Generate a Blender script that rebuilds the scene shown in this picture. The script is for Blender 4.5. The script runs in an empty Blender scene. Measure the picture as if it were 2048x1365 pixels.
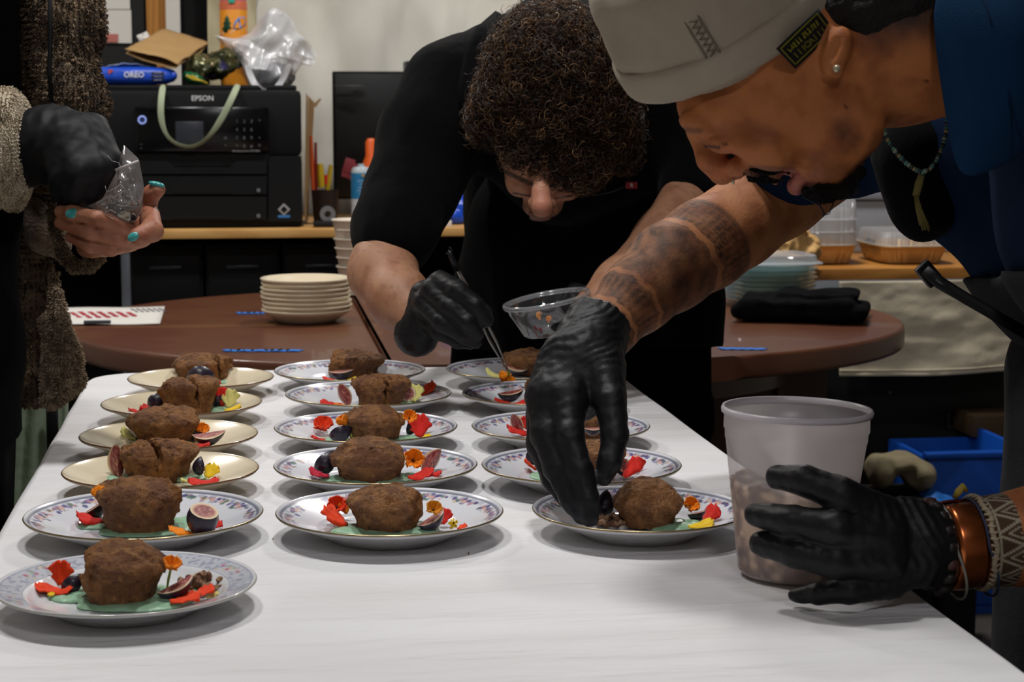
import bpy, bmesh, math, random
import numpy as np
from mathutils import Vector, Matrix, Euler
try:
    import openvdb as vdb
except ImportError:
    import pyopenvdb as vdb

rnd = random.Random(7)
C = bpy.context.scene.collection
PI = math.pi

# ------------------------------------------------------------------ camera
FOC = 3780.0                      # focal length in pixels of the 2048 wide frame
PITCH, YAW = math.radians(7.2), math.radians(7.9)
CAM = np.array([0.0, 0.0, 1.14])
TZ = 0.76                         # top of the white table
cam_d = bpy.data.cameras.new('camera')
cam_d.sensor_width = 36.0
cam_d.lens = 36.0 * FOC / 2048.0
cam_d.clip_start = 0.05
cam_d.dof.use_dof = True
cam_d.dof.focus_distance = 1.85
cam_d.dof.aperture_fstop = 16.0
cam = bpy.data.objects.new('camera', cam_d)
cam.location = CAM
cam.rotation_euler = (PI / 2 - PITCH, 0, -YAW)
C.objects.link(cam)
bpy.context.scene.camera = cam
RM = np.array(cam.rotation_euler.to_matrix())
RIGHT, UP, FWD = RM[:, 0], RM[:, 1], -RM[:, 2]

# ------------------------------------------------------------------ world, lamps, exposure
sc = bpy.context.scene
w = bpy.data.worlds.new('world'); sc.world = w; w.use_nodes = True
w.node_tree.nodes['Background'].inputs[0].default_value = (0.9, 0.92, 1.0, 1)
w.node_tree.nodes['Background'].inputs[1].default_value = 0.02
sc.view_settings.view_transform = 'Standard'
sc.view_settings.look = 'None'
sc.view_settings.gamma = 1.0
sc.view_settings.use_curve_mapping = False
sc.view_settings.exposure = 0.0

def area(name, loc, size, power, col, rot=(0, 0, 0), sy=None):
    d = bpy.data.lights.new(name, 'AREA')
    d.shape = 'RECTANGLE'; d.size = size; d.size_y = sy or size
    d.energy = power; d.color = col
    o = bpy.data.objects.new(name, d); o.location = loc; o.rotation_euler = rot
    C.objects.link(o)
    return o
LIGHTS = [
    # name, location, sx, sy, power, colour
    ('ceiling_and_fill_light', (0.20, 1.65, 2.62), 0.16, 0.16, 14.0, (1.0, 0.985, 0.97)),
    ('ceiling_and_fill_light', (-0.35, 1.95, 2.62), 0.16, 0.16, 12.0, (1.0, 0.985, 0.97)),
    ('ceiling_and_fill_light', (0.95, 4.0, 2.62), 0.3, 0.3, 30.0, (1.0, 0.97, 0.93)),
    ('ceiling_and_fill_light', (-0.9, 3.9, 2.62), 0.3, 0.3, 24.0, (1.0, 0.97, 0.93)),
    ('ceiling_and_fill_light', (0.25, -0.75, 2.62), 0.4, 0.4, 16.0, (0.99, 0.96, 1.0)),  # unseen fill behind the camera, added to brighten the tub and cap fronts
]
for n_, l_, sx_, sy_, p_, c_ in LIGHTS:
    area(n_, l_, sx_, p_, c_, sy=sy_)

# ------------------------------------------------------------------ pixel helpers (2048 x 1365 frame -> metres)
def ray(px, py):
    return FWD + RIGHT * ((px - 1024.0) / FOC) + UP * ((682.5 - py) / FOC)
def P(px, py, d):                 # point at camera depth d
    return CAM + ray(px, py) * d
def T(px, py, z=TZ):              # point on the horizontal plane z
    r = ray(px, py); return CAM + r * ((z - CAM[2]) / r[2])
def Q(px, py, Y):                 # point on the plane Y = const
    r = ray(px, py); return CAM + r * (Y / r[1])
def R(px, d):
    return px * d / FOC
def N(v):
    v = np.asarray(v, float); return v / np.linalg.norm(v)

# ------------------------------------------------------------------ noise
_LAT = np.random.RandomState(5).rand(32, 32, 32).astype('f') * 2 - 1
def vnoise(p, scale, off=0.0):
    q = np.asarray(p, 'f') / scale + off + 100.0
    i = np.floor(q).astype(int); f = q - i; f = f * f * (3 - 2 * f); i &= 31; j = (i + 1) & 31
    x0, y0, z0 = i[..., 0], i[..., 1], i[..., 2]; x1, y1, z1 = j[..., 0], j[..., 1], j[..., 2]
    fx, fy, fz = f[..., 0], f[..., 1], f[..., 2]
    a = _LAT[x0, y0, z0] * (1 - fx) + _LAT[x1, y0, z0] * fx
    b = _LAT[x0, y1, z0] * (1 - fx) + _LAT[x1, y1, z0] * fx
    c = _LAT[x0, y0, z1] * (1 - fx) + _LAT[x1, y0, z1] * fx
    d = _LAT[x0, y1, z1] * (1 - fx) + _LAT[x1, y1, z1] * fx
    return (a * (1 - fy) + b * fy) * (1 - fz) + (c * (1 - fy) + d * fy) * fz
def fbm(p, scale, off=0.0, n=3):
    s = 0; a = 1.0
    for k in range(n):
        s = s + a * vnoise(p, scale / 2 ** k, off + 7.3 * k); a *= 0.5
    return s
def sstep(a, b, x):
    t = np.clip((x - a) / (b - a), 0, 1); return t * t * (3 - 2 * t)
def mixc(c0, c1, t):
    t = np.asarray(t)[..., None]; return np.asarray(c0) * (1 - t) + np.asarray(c1) * t

# ------------------------------------------------------------------ materials
def lin(c):
    if isinstance(c, str):
        c = [int(c[i:i + 2], 16) / 255 for i in (0, 2, 4)]
        return tuple(((x + 0.055) / 1.055) ** 2.4 if x > 0.04045 else x / 12.92 for x in c)
    return tuple(c)
MATS = {}
def mat(name, col=None, rough=0.6, metal=0.0, attr=False, noise=None, bump=None, trans=0.0, alpha=1.0, spec=0.5,
        emit=None, wave=None, sss=0.0, sheen=0.0, ior=1.45, coat=0.0, bump2=None, stretch=(1, 1, 1)):
    """noise=(scale, darker colour, amount)   bump=(scale, strength, distance)   wave=(scale, colour, amount)"""
    if name in MATS: return MATS[name]
    m = bpy.data.materials.new(name); m.use_nodes = True; nt = m.node_tree; nn = nt.nodes; L = nt.links
    b = nn['Principled BSDF']
    b.inputs['Roughness'].default_value = rough
    b.inputs['Metallic'].default_value = metal
    b.inputs['IOR'].default_value = ior
    b.inputs['Specular IOR Level'].default_value = spec
    b.inputs['Transmission Weight'].default_value = trans
    b.inputs['Alpha'].default_value = alpha
    b.inputs['Coat Weight'].default_value = coat
    if sss:
        b.inputs['Subsurface Weight'].default_value = sss
        b.inputs['Subsurface Radius'].default_value = (0.01, 0.004, 0.002)
        b.inputs['Subsurface Scale'].default_value = 0.6
    if sheen: b.inputs['Sheen Weight'].default_value = sheen; b.inputs['Sheen Roughness'].default_value = 0.5
    tc = nn.new('ShaderNodeTexCoord'); mp = nn.new('ShaderNodeMapping'); mp.inputs['Scale'].default_value = stretch
    L.new(tc.outputs['Object'], mp.inputs[0])
    src = None
    if attr:
        a = nn.new('ShaderNodeAttribute'); a.attribute_name = 'Col'; src = a.outputs['Color']
    c0 = lin(col) if col is not None else (0.5, 0.5, 0.5)
    b.inputs['Base Color'].default_value = (*c0, 1)
    for spc in ((noise, 'n'), (wave, 'w')):
        s_, kind = spc
        if not s_: continue
        if kind == 'n':
            t = nn.new('ShaderNodeTexNoise'); t.inputs['Scale'].default_value = s_[0]; t.inputs['Detail'].default_value = 4
            fo = t.outputs['Fac']
        else:
            t = nn.new('ShaderNodeTexWave'); t.inputs['Scale'].default_value = s_[0]; t.inputs['Distortion'].default_value = 6; t.inputs['Detail'].default_value = 3
            fo = t.outputs['Fac']
        L.new(mp.outputs[0], t.inputs['Vector'])
        r = nn.new('ShaderNodeMapRange'); r.inputs[1].default_value = 0.3; r.inputs[2].default_value = 0.7
        r.inputs[3].default_value = 0; r.inputs[4].default_value = s_[2]; L.new(fo, r.inputs[0])
        mx = nn.new('ShaderNodeMix'); mx.data_type = 'RGBA'; L.new(r.outputs[0], mx.inputs[0])
        if src is None: mx.inputs[6].default_value = (*c0, 1)
        else: L.new(src, mx.inputs[6])
        mx.inputs[7].default_value = (*lin(s_[1]), 1); src = mx.outputs[2]
    if src is not None: L.new(src, b.inputs['Base Color'])
    last = None
    for bp in (bump, bump2):
        if not bp: continue
        t = nn.new('ShaderNodeTexNoise'); t.inputs['Scale'].default_value = bp[0]; t.inputs['Detail'].default_value = 5
        L.new(mp.outputs[0], t.inputs['Vector'])
        bn = nn.new('ShaderNodeBump'); bn.inputs['Strength'].default_value = bp[1]; bn.inputs['Distance'].default_value = bp[2]
        L.new(t.outputs['Fac'], bn.inputs['Height'])
        if last is not None: L.new(last, bn.inputs['Normal'])
        last = bn.outputs['Normal']; L.new(last, b.inputs['Normal'])
    if emit:
        b.inputs['Emission Color'].default_value = (*lin(emit[0]), 1); b.inputs['Emission Strength'].default_value = emit[1]
    MATS[name] = m
    return m
def thin_clear(name, tint=(1, 1, 1), haze=0.12, rough=0.1, hazecol=(0.8, 0.85, 0.9)):
    """thin clear plastic film: transparent + glossy + a little haze"""
    if name in MATS: return MATS[name]
    m = bpy.data.materials.new(name); m.use_nodes = True; nt = m.node_tree; nn = nt.nodes; L = nt.links
    nn.clear(); out = nn.new('ShaderNodeOutputMaterial')
    tr = nn.new('ShaderNodeBsdfTransparent'); tr.inputs[0].default_value = (*tint, 1)
    gl = nn.new('ShaderNodeBsdfGlossy'); gl.inputs['Roughness'].default_value = rough
    df = nn.new('ShaderNodeBsdfDiffuse'); df.inputs[0].default_value = (*hazecol, 1)
    lw = nn.new('ShaderNodeLayerWeight'); lw.inputs[0].default_value = 0.35
    m1 = nn.new('ShaderNodeMixShader'); m2 = nn.new('ShaderNodeMixShader'); m1.inputs[0].default_value = haze
    L.new(tr.outputs[0], m1.inputs[1]); L.new(df.outputs[0], m1.inputs[2])
    mr = nn.new('ShaderNodeMapRange'); mr.inputs[3].default_value = 0.06; mr.inputs[4].default_value = 0.55; L.new(lw.outputs['Facing'], mr.inputs[0])
    L.new(mr.outputs[0], m2.inputs[0]); L.new(m1.outputs[0], m2.inputs[1]); L.new(gl.outputs[0], m2.inputs[2])
    L.new(m2.outputs[0], out.inputs[0])
    MATS[name] = m
    return m

# ------------------------------------------------------------------ mesh building
def tag(o, label=None, cat=None, group=None, kind=None):
    if label: o['label'] = label
    if cat: o['category'] = cat
    if group: o['group'] = group
    if kind: o['kind'] = kind
    return o
def absloc(o):
    v = Vector(o.location)
    while o.parent: o = o.parent; v = v + Vector(o.location)
    return v
def thing(name, loc, label=None, cat=None, group=None):
    o = bpy.data.objects.new(name, None); o.empty_display_size = 0.05; C.objects.link(o)
    o.location = Vector(loc); return tag(o, label, cat, group)
def mkobj(name, verts, faces, m, parent=None, smooth=True, col=None, origin=None, mats=None, fmat=None, auto=None):
    """world-space verts/faces -> ONE mesh object whose origin sits at its base (or at origin)"""
    v = np.asarray(verts, 'f').reshape(-1, 3)
    if origin is None:
        origin = np.array([(v[:, 0].min() + v[:, 0].max()) / 2, (v[:, 1].min() + v[:, 1].max()) / 2, v[:, 2].min()])
    origin = np.asarray(origin, float)
    me = bpy.data.meshes.new(name)
    me.from_pydata((v - origin).tolist(), [], faces if isinstance(faces, list) else faces.tolist())
    for mm in (mats or [m]): me.materials.append(mm)
    if fmat is not None: me.polygons.foreach_set('material_index', fmat)
    me.polygons.foreach_set('use_smooth', [smooth] * len(me.polygons))
    if col is not None:
        a = me.color_attributes.new('Col', 'FLOAT_COLOR', 'POINT')
        c4 = np.ones((len(v), 4), 'f'); c4[:, :3] = col; a.data.foreach_set('color', c4.ravel())
    me.update()
    if auto is not None: me.set_sharp_from_angle(angle=math.radians(auto))
    o = bpy.data.objects.new(name, me); C.objects.link(o)
    o.location = Vector(origin.tolist())
    if parent is not None:
        o.location = Vector(origin.tolist()) - absloc(parent); o.parent = parent
    return o
class MB:
    """collects shapes in world space; build() links them as one mesh"""
    def __init__(s): s.v = []; s.f = []; s.m = []; s.n = 0
    def add(s, v, f, mi=0):
        v = [tuple(map(float, p)) for p in v]
        s.v += v; s.f += [tuple(int(i) + s.n for i in q) for q in f]; s.m += [mi] * len(f); s.n += len(v); return s
    def box(s, lo, hi, bev=0.0, rot=0.0, mi=0, M=None):
        bm = bmesh.new(); bmesh.ops.create_cube(bm, size=1)
        lo = np.array(lo, float); hi = np.array(hi, float); c = (lo + hi) / 2; d = np.abs(hi - lo)
        for v in bm.verts: v.co = Vector((v.co.x * d[0], v.co.y * d[1], v.co.z * d[2]))
        if bev: bmesh.ops.bevel(bm, geom=bm.edges[:], offset=min(bev, d.min() * .45), segments=2, affect='EDGES', profile=0.6)
        Mx = Matrix.Rotation(rot, 3, 'Z') if M is None else M
        vs = [Mx @ v.co + Vector(c) for v in bm.verts]
        bm.verts.index_update()
        s.add(vs, [[v.index for v in f.verts] for f in bm.faces], mi); bm.free(); return s
    def tube(s, pts, rad, n=8, cap=True, mi=0, closed=False, flat=1.0, flatdir=None):
        pts = [np.asarray(p, float) for p in pts]; k = len(pts)
        if not hasattr(rad, '__len__'): rad = [rad] * k
        vs = []; a0 = None
        for i, p in enumerate(pts):
            if closed: t = N(pts[(i + 1) % k] - pts[i - 1])
            else: t = N(pts[min(i + 1, k - 1)] - pts[max(i - 1, 0)])
            if flatdir is not None: a = np.asarray(flatdir, float)
            elif a0 is None: a = np.array([0, 0, 1.0]) if abs(t[2]) < .9 else np.array([1.0, 0, 0])
            else: a = a0
            a = N(a - t * a.dot(t)); a0 = a; b = np.cross(t, a)
            for j in range(n):
                th = 2 * PI * j / n
                vs.append(p + rad[i] * (math.cos(th) * a * flat + math.sin(th) * b))
        fs = []
        for i in range(k if closed else k - 1):
            for j in range(n):
                a_, b_ = i * n + j, i * n + (j + 1) % n; c_, d_ = ((i + 1) % k) * n + (j + 1) % n, ((i + 1) % k) * n + j
                fs.append((a_, b_, c_, d_))
        if cap and not closed:
            fs.append(tuple(range(n))[::-1]); fs.append(tuple((k - 1) * n + j for j in range(n)))
        return s.add(vs, fs, mi)
    def lathe(s, prof, c=(0, 0, 0), n=32, mi=0, M=None, wob=None, mis=None, sx=1.0, sy=1.0):
        vs = []; fs = []; k = len(prof)
        for i, (r, z) in enumerate(prof):
            for j in range(n):
                th = 2 * PI * j / n; rr = r * (wob(th, i) if wob else 1)
                p = Vector((rr * math.cos(th) * sx, rr * math.sin(th) * sy, z))
                if M is not None: p = M @ p
                vs.append((p.x + c[0], p.y + c[1], p.z + c[2]))
        for i in range(k - 1):
            for j in range(n):
                fs.append((i * n + j, i * n + (j + 1) % n, (i + 1) * n + (j + 1) % n, (i + 1) * n + j))
        base = s.n; s.add(vs, fs, mi)
        if mis:
            for i in range(k - 1):
                for j in range(n): s.m[len(s.m) - len(fs) + i * n + j] = mis[i]
        if prof[0][0] > 1e-6 and prof[0][0] < 1e-3 or prof[0][0] == 0: pass
        return s
    def cyl(s, a, b, r, n=16, r2=None, mi=0):
        return s.tube([a, b], [r, r if r2 is None else r2], n=n, mi=mi)
    def prism(s, pts, z0, z1, mi=0, bev=0.0):
        bm = bmesh.new(); vs = [bm.verts.new((p[0], p[1], z0)) for p in pts]
        f = bm.faces.new(vs); f.normal_update()
        if f.normal.z > 0: f.normal_flip()
        r = bmesh.ops.extrude_face_region(bm, geom=[f])
        for e in r['geom']:
            if isinstance(e, bmesh.types.BMVert): e.co.z = z1
        if bev:
            es = [e for e in bm.edges if abs(e.verts[0].co.z - e.verts[1].co.z) < 1e-9]
            bmesh.ops.bevel(bm, geom=es, offset=bev, segments=4, affect='EDGES', profile=0.5)
        bm.verts.index_update()
        s.add([v.co for v in bm.verts], [[v.index for v in q.verts] for q in bm.faces], mi); bm.free(); return s
    def sheet(s, fn, nu, nv, mi=0, closeu=False):
        vs = [fn(i / (nu if closeu else nu - 1), j / (nv - 1)) for i in range(nu) for j in range(nv)]
        fs = [(i * nv + j, ((i + 1) % nu) * nv + j, ((i + 1) % nu) * nv + j + 1, i * nv + j + 1) for i in range(nu if closeu else nu - 1) for j in range(nv - 1)]
        return s.add(vs, fs, mi)
    def build(s, name, m, parent=None, smooth=True, auto=40, **k):
        ms = m if isinstance(m, (list, tuple)) else [m]
        o = mkobj(name, s.v, s.f, None, parent, smooth, mats=ms, fmat=s.m if len(ms) > 1 else None, auto=auto, **k)
        return o
def solidify(o, t, offset=0):
    md = o.modifiers.new('thick', 'SOLIDIFY'); md.thickness = t; md.offset = offset; return o
def subsurf(o, n=1):
    md = o.modifiers.new('sub', 'SUBSURF'); md.levels = n; md.render_levels = n; return o
def lettering(name, body, loc, xdir, ydir, size, m, parent, align='CENTER', bold=0.0, ext=0.0004, space=1.0):
    cu = bpy.data.curves.new(name, 'FONT'); cu.body = body; cu.size = size; cu.align_x = align; cu.align_y = 'CENTER'
    cu.extrude = ext; cu.offset = bold; cu.space_character = space; cu.resolution_u = 3
    tmp = bpy.data.objects.new('tmp', cu); C.objects.link(tmp)
    dg = bpy.context.evaluated_depsgraph_get(); ev = tmp.evaluated_get(dg); me = ev.to_mesh()
    v = np.array([x.co[:] for x in me.vertices]); f = [tuple(p.vertices) for p in me.polygons]
    ev.to_mesh_clear(); bpy.data.objects.remove(tmp); bpy.data.curves.remove(cu)
    X, Yd = N(xdir), N(ydir); Z = np.cross(X, Yd)
    wv = np.asarray(loc) + v[:, :1] * X + v[:, 1:2] * Yd + v[:, 2:3] * Z
    return mkobj(name, wv, f, m, parent, smooth=False)

def scribble(name, n, loc, xdir, ydir, size, m, parent, seed=0, gap=(), wd=.62, th=.07):
    """unreadable handwriting or small print: n short letter-like strokes in a row"""
    r_ = random.Random(seed * 31 + n); X, Yd = N(xdir), N(ydir); b = MB(); w_ = size * wd
    for i in range(n):
        if i in gap: continue
        k = r_.choice((3, 4, 4)); x0 = (i + .5 - n / 2) * w_
        pts = [np.asarray(loc) + X * (x0 + r_.uniform(-.3, .3) * w_) + Yd * size * (.5 if j % 2 else -.5) * r_.uniform(.6, 1) for j in range(k)]
        b.tube(pts, size * th, n=4)
    return b.build(name, m, parent, smooth=False, auto=None)

# ------------------------------------------------------------------ signed distance modelling
class SDF:
    def __init__(s, lo, hi, h):
        s.lo = np.minimum(lo, hi).astype(float); s.h = h
        s.n = np.ceil((np.maximum(lo, hi) - s.lo) / h).astype(int) + 1
        s.v = np.full(s.n, 0.5, 'f')
        s.ax = [(s.lo[i] + np.arange(s.n[i]) * h).astype('f') for i in range(3)]
    def _sub(s, lo, hi):
        a = np.clip(np.floor((np.asarray(lo) - s.lo) / s.h).astype(int), 0, s.n - 1)
        b = np.clip(np.ceil((np.asarray(hi) - s.lo) / s.h).astype(int) + 1, 1, s.n)
        sl = tuple(slice(a[i], max(b[i], a[i] + 1)) for i in range(3))
        g = np.stack(np.meshgrid(*[s.ax[i][sl[i]] for i in range(3)], indexing='ij'), -1)
        return sl, g
    def _mix(s, sl, d, k, sub):
        a = s.v[sl]
        if sub: a_, b_ = -a, d; r = np.minimum(a_, b_)
        else: r = np.minimum(a, d); a_, b_ = a, d
        if sub:
            r = np.maximum(a, -d)
            if k: h = np.maximum(k - np.abs(a + d), 0) / k; r = r + h * h * k * .25
        elif k:
            h = np.maximum(k - np.abs(a - d), 0) / k; r = r - h * h * k * .25
        s.v[sl] = r
    def cone(s, a, b, ra, rb, k=0.0, sub=False):
        a = np.asarray(a, float); b = np.asarray(b, float); m = max(ra, rb) + k + 3 * s.h
        sl, g = s._sub(np.minimum(a, b) - m, np.maximum(a, b) + m)
        ab = (b - a).astype('f'); L = max(float(ab @ ab), 1e-12)
        t = np.clip(((g - a.astype('f')) @ ab) / L, 0, 1)
        d = np.linalg.norm(g - a.astype('f') - t[..., None] * ab, axis=-1) - (ra + (rb - ra) * t)
        s._mix(sl, d, k, sub)
    def limb(s, pts, k=0.004, kj=None, sub=False):
        """pts: [(point, radius), ...]"""
        for i in range(len(pts) - 1):
            s.cone(pts[i][0], pts[i + 1][0], pts[i][1], pts[i + 1][1], k if i == 0 or kj is None else kj, sub)
    def ell(s, c, r, M=None, k=0.0, sub=False):
        """M: 3x3 whose COLUMNS are the ellipsoid's axes"""
        c = np.asarray(c, float); r = np.asarray(r, float); M = np.eye(3) if M is None else np.asarray(M, float)
        e = np.sqrt(((M * r) ** 2).sum(1)) + k + 3 * s.h
        sl, g = s._sub(c - e, c + e)
        q = (g - c.astype('f')) @ M.astype('f')
        k0 = np.linalg.norm(q / r.astype('f'), axis=-1); k1 = np.linalg.norm(q / (r * r).astype('f'), axis=-1)
        s._mix(sl, k0 * (k0 - 1) / np.maximum(k1, 1e-6), k, sub)
    def box(s, c, r, M=None, rd=0.005, k=0.0, sub=False):
        c = np.asarray(c, float); r = np.asarray(r, float); M = np.eye(3) if M is None else np.asarray(M, float)
        e = np.abs(M * r).sum(1) + k + 3 * s.h
        sl, g = s._sub(c - e, c + e)
        q = np.abs((g - c.astype('f')) @ M.astype('f')) - (r - rd).astype('f')
        d = np.linalg.norm(np.maximum(q, 0), axis=-1) + np.minimum(q.max(-1), 0) - rd
        s._mix(sl, d, k, sub)
    def plane(s, c, n, k=0.0):
        """keep the side opposite to n"""
        n = N(n)
        g = np.stack(np.meshgrid(*s.ax, indexing='ij'), -1)
        d = (g - np.asarray(c, 'f')) @ n.astype('f')
        a = s.v; r = np.maximum(a, d)
        if k: h = np.maximum(k - np.abs(a - d), 0) / k; r = r + h * h * k * .25
        s.v = r.astype('f')
    def noise(s, amp, scale, off=0, n=2):
        m = np.abs(s.v) < amp * 3 + s.h * 2
        idx = np.argwhere(m); p = s.lo + idx * s.h
        s.v[m] += amp * fbm(p, scale, off, n)
    def fn(s, f, band=0.02):
        m = np.abs(s.v) < band
        idx = np.argwhere(m); p = s.lo + idx * s.h
        s.v[m] = f(p, s.v[m])
    def mesh(s):
        s.v[0], s.v[-1] = .5, .5; s.v[:, 0], s.v[:, -1] = .5, .5; s.v[:, :, 0], s.v[:, :, -1] = .5, .5
        g = vdb.FloatGrid(0.5); g.copyFromArray(s.v.astype('f'))
        p, t, q = g.convertToPolygons(isovalue=0.0)
        f = [tuple(int(i) for i in x) for x in q] + [tuple(int(i) for i in x) for x in t]
        return s.lo + p * s.h, f
def SDFQ(x0, y0, x1, y1, Y, dy, h):
    a = [Q(x, y, Y) for x in (x0, x1) for y in (y0, y1)]
    a = np.array([q + [0, s * dy, 0] for q in a for s in (-1, 1)]); return SDF(a.min(0) - .01, a.max(0) + .01, h)
def frame(x, y=None):
    """matrix with columns x, y', z' made orthonormal from a main axis and a second one"""
    x = N(x); y = np.array([0, 0, 1.0]) if y is None else np.asarray(y, float)
    y = N(y - x * x.dot(y)); return np.stack([x, y, np.cross(x, y)], 1)
def sdfobj(name, S, m, parent=None, colf=None, disp=None, smooth_it=0, origin=None):
    v, f = S.mesh()
    o = mkobj(name, v, f, m, parent, True, origin=origin)
    me = o.data
    if smooth_it:
        bm = bmesh.new(); bm.from_mesh(me)
        for _ in range(smooth_it): bmesh.ops.smooth_vert(bm, verts=bm.verts[:], factor=0.5, use_axis_x=True, use_axis_y=True, use_axis_z=True)
        bm.to_mesh(me); bm.free()
    n = len(me.vertices); off = np.array(absloc(o))
    co = np.empty(n * 3, 'f'); me.vertices.foreach_get('co', co); co = co.reshape(-1, 3)
    if disp is not None:
        nr = np.empty(n * 3, 'f'); me.vertex_normals.foreach_get('vector', nr); nr = nr.reshape(-1, 3)
        co = co + nr * disp(co + off, nr)[:, None]
        me.vertices.foreach_set('co', co.ravel())
    if colf is not None:
        a = me.color_attributes.new('Col', 'FLOAT_COLOR', 'POINT')
        c4 = np.ones((n, 4), 'f'); c4[:, :3] = colf(co + off); a.data.foreach_set('color', c4.ravel())
    me.update()
    return o
def proj(p):
    """world points -> (px, py, depth) arrays, to lay out a thing's own markings"""
    q = np.asarray(p) - CAM; d = q @ FWD
    return 1024 + FOC * (q @ RIGHT) / d, 682.5 - FOC * (q @ UP) / d, d
# ================================================================== the room
M_wall = mat('wall_paint', 'b9b4aa', rough=0.9, noise=(3, '9c978f', .3), bump=(60, .15, .01))
M_wallb = mat('wall_bluegrey', '8d9299', rough=0.8, noise=(3, '777d86', .3))
M_floor = mat('floor_concrete', '4a4642', rough=0.7, noise=(4, '2d2b29', .7), bump=(30, .2, .01))
M_ceil = mat('ceiling_paint', 'a9a59c', rough=0.95)
M_black = mat('black_plastic', '0b0b0d', rough=0.45, spec=.4, bump=(900, .1, .001))
M_blackm = mat('black_matte', '0a0a0b', rough=0.8, spec=.25)
M_white = mat('white_paint', 'c8c6c0', rough=0.6)
X0, X1, Y0, Y1, ZC = -1.9, 3.4, -2.2, 5.35, 2.75
def struct(name, m, *boxes, **k):
    b = MB()
    for lo, hi in boxes: b.box(lo, hi)
    o = b.build(name, m, smooth=False); o['kind'] = 'structure'; return o
struct('floor', M_floor, ((X0, Y0, -.08), (X1, Y1, 0)))
struct('ceiling', M_ceil, ((X0, Y0, ZC), (X1, Y1, ZC + .08)))
struct('wall_back', M_wallb, ((X0 - .1, Y1, 0), (X1 + .1, Y1 + .1, ZC)))
struct('wall_left', M_wall, ((X0 - .1, Y0, 0), (X0, Y1, ZC)))
struct('wall_right', M_wall, ((X1, Y0, 0), (X1 + .1, Y1, ZC)))
struct('wall_front', M_wall, ((X0 - .1, Y0 - .1, 0), (X1 + .1, Y0, ZC)))
for nm, lo, hi in (('baseboard_back', (X0, Y1 - .02, 0), (X1, Y1, .1)), ('baseboard_left', (X0, Y0, 0), (X0 + .02, Y1 - .02, .1))):
    struct(nm, M_white, (lo, hi))
# wood post and pale casing seen above the printer (a framed opening in the back wall)
M_pine = mat('pine_post', 'a8722c', rough=0.55, wave=(3, '8a571c', .6), stretch=(8, 8, .6))
Yw = Y1 - .04
for nm, x0, x1, m, th in (('trim_1', 295, 334, M_pine, .05), ('trim_2', 334, 362, M_white, .07), ('trim_3', 1040, 1066, M_white, .05)):
    a, b_ = Q(x0, 40, Yw), Q(x1, 40, Yw)
    struct(nm, m, ((a[0], Yw - th, .1), (b_[0], Yw + .04, ZC)))
a, b_ = Q(1066, 20, Yw), Q(1215, 20, Yw)
struct('trim_4', M_pine, ((a[0], Yw - .03, .1), (b_[0] + .1, Yw + .04, 1.55)))

# hanging painter's cloth on the back wall
def drop_fn(x0, x1, z0, z1, Y, amp, per, off=0, slant=0.35):
    def f(u, v):
        x = x0 + (x1 - x0) * u; z = z0 + (z1 - z0) * v
        y = Y - amp * (math.sin((x + slant * z) * per + off) * .5 + .5) - amp * .8 * float(fbm(np.array([x * 1.2, z * .5, off]), .12))
        return (x, y, z)
    return f
M_drop = mat('canvas_cloth', 'd8d5cc', rough=0.95, noise=(5, 'bab7ad', .45), bump=(700, .3, .001), sheen=.1)
b = MB(); xa, xb = Q(505, 40, 5.25)[0], Q(1040, 40, 5.25)[0]
b.sheet(drop_fn(xa, xb, .5, 2.3, 5.24, .02, 26), 120, 60)
o = solidify(b.build('wall_cloth', M_drop, auto=None), .002)
tag(o, 'large off-white cloth hung over the back wall behind the printer desk', 'cloth')
b = MB(); b.sheet(drop_fn(Q(415, 40, 5.2)[0], Q(512, 40, 5.2)[0], .9, 2.2, 5.22, .03, 60), 40, 30)
o = solidify(b.build('curtain_panel', mat('curtain_cream', 'b9b092', rough=.9, noise=(9, '8f8769', .5)), auto=None), .002)
tag(o, 'narrow cream curtain panel hanging behind the pink insulated bottle', 'curtain')
# black board between the casing and the curtain
a, b_ = Q(362, 70, 5.28), Q(416, 0, 5.28)
o = MB().box((a[0], 5.26, .95), (b_[0], 5.3, 1.9), bev=.004).build('wall_board', M_blackm); tag(o, 'tall black board on the wall between pale casing and cream curtain', 'board')
# paper notices, upper left, on a dark board
a, b_ = Q(-40, 95, 5.28), Q(296, 0, 5.28)
t = thing('notice_board', (a[0] + .2, 5.27, 1.1), 'dark notice board with pale papers pinned beside the wood post', 'board')
MB().box((a[0] - .3, 5.27, .9), (b_[0] - .01, 5.3, 1.9)).build('panel', mat('board_dark', '101113', rough=.8), t)
M_paper = mat('paper_white', 'cfccc6', rough=.85); M_pinkp = mat('paper_pink', 'b06a62', rough=.85)
for (x0, y0, x1, y1, m, nm) in ((196, -60, 258, 18, M_paper, 'paper_sheet'), (200, 20, 262, 86, M_paper, 'paper_sheet'), (197, 68, 236, 84, M_pinkp, 'paper_slip'), (120, -40, 186, 70, M_paper, 'paper_sheet')):
    p0, p1 = Q(x0, y1, 5.262), Q(x1, y0, 5.262)
    dy = .003 if m is M_pinkp else 0
    MB().box((p0[0], 5.2635 - dy, p0[2]), (p1[0], 5.2665 - dy, p1[2])).build(nm, m, t)

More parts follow.
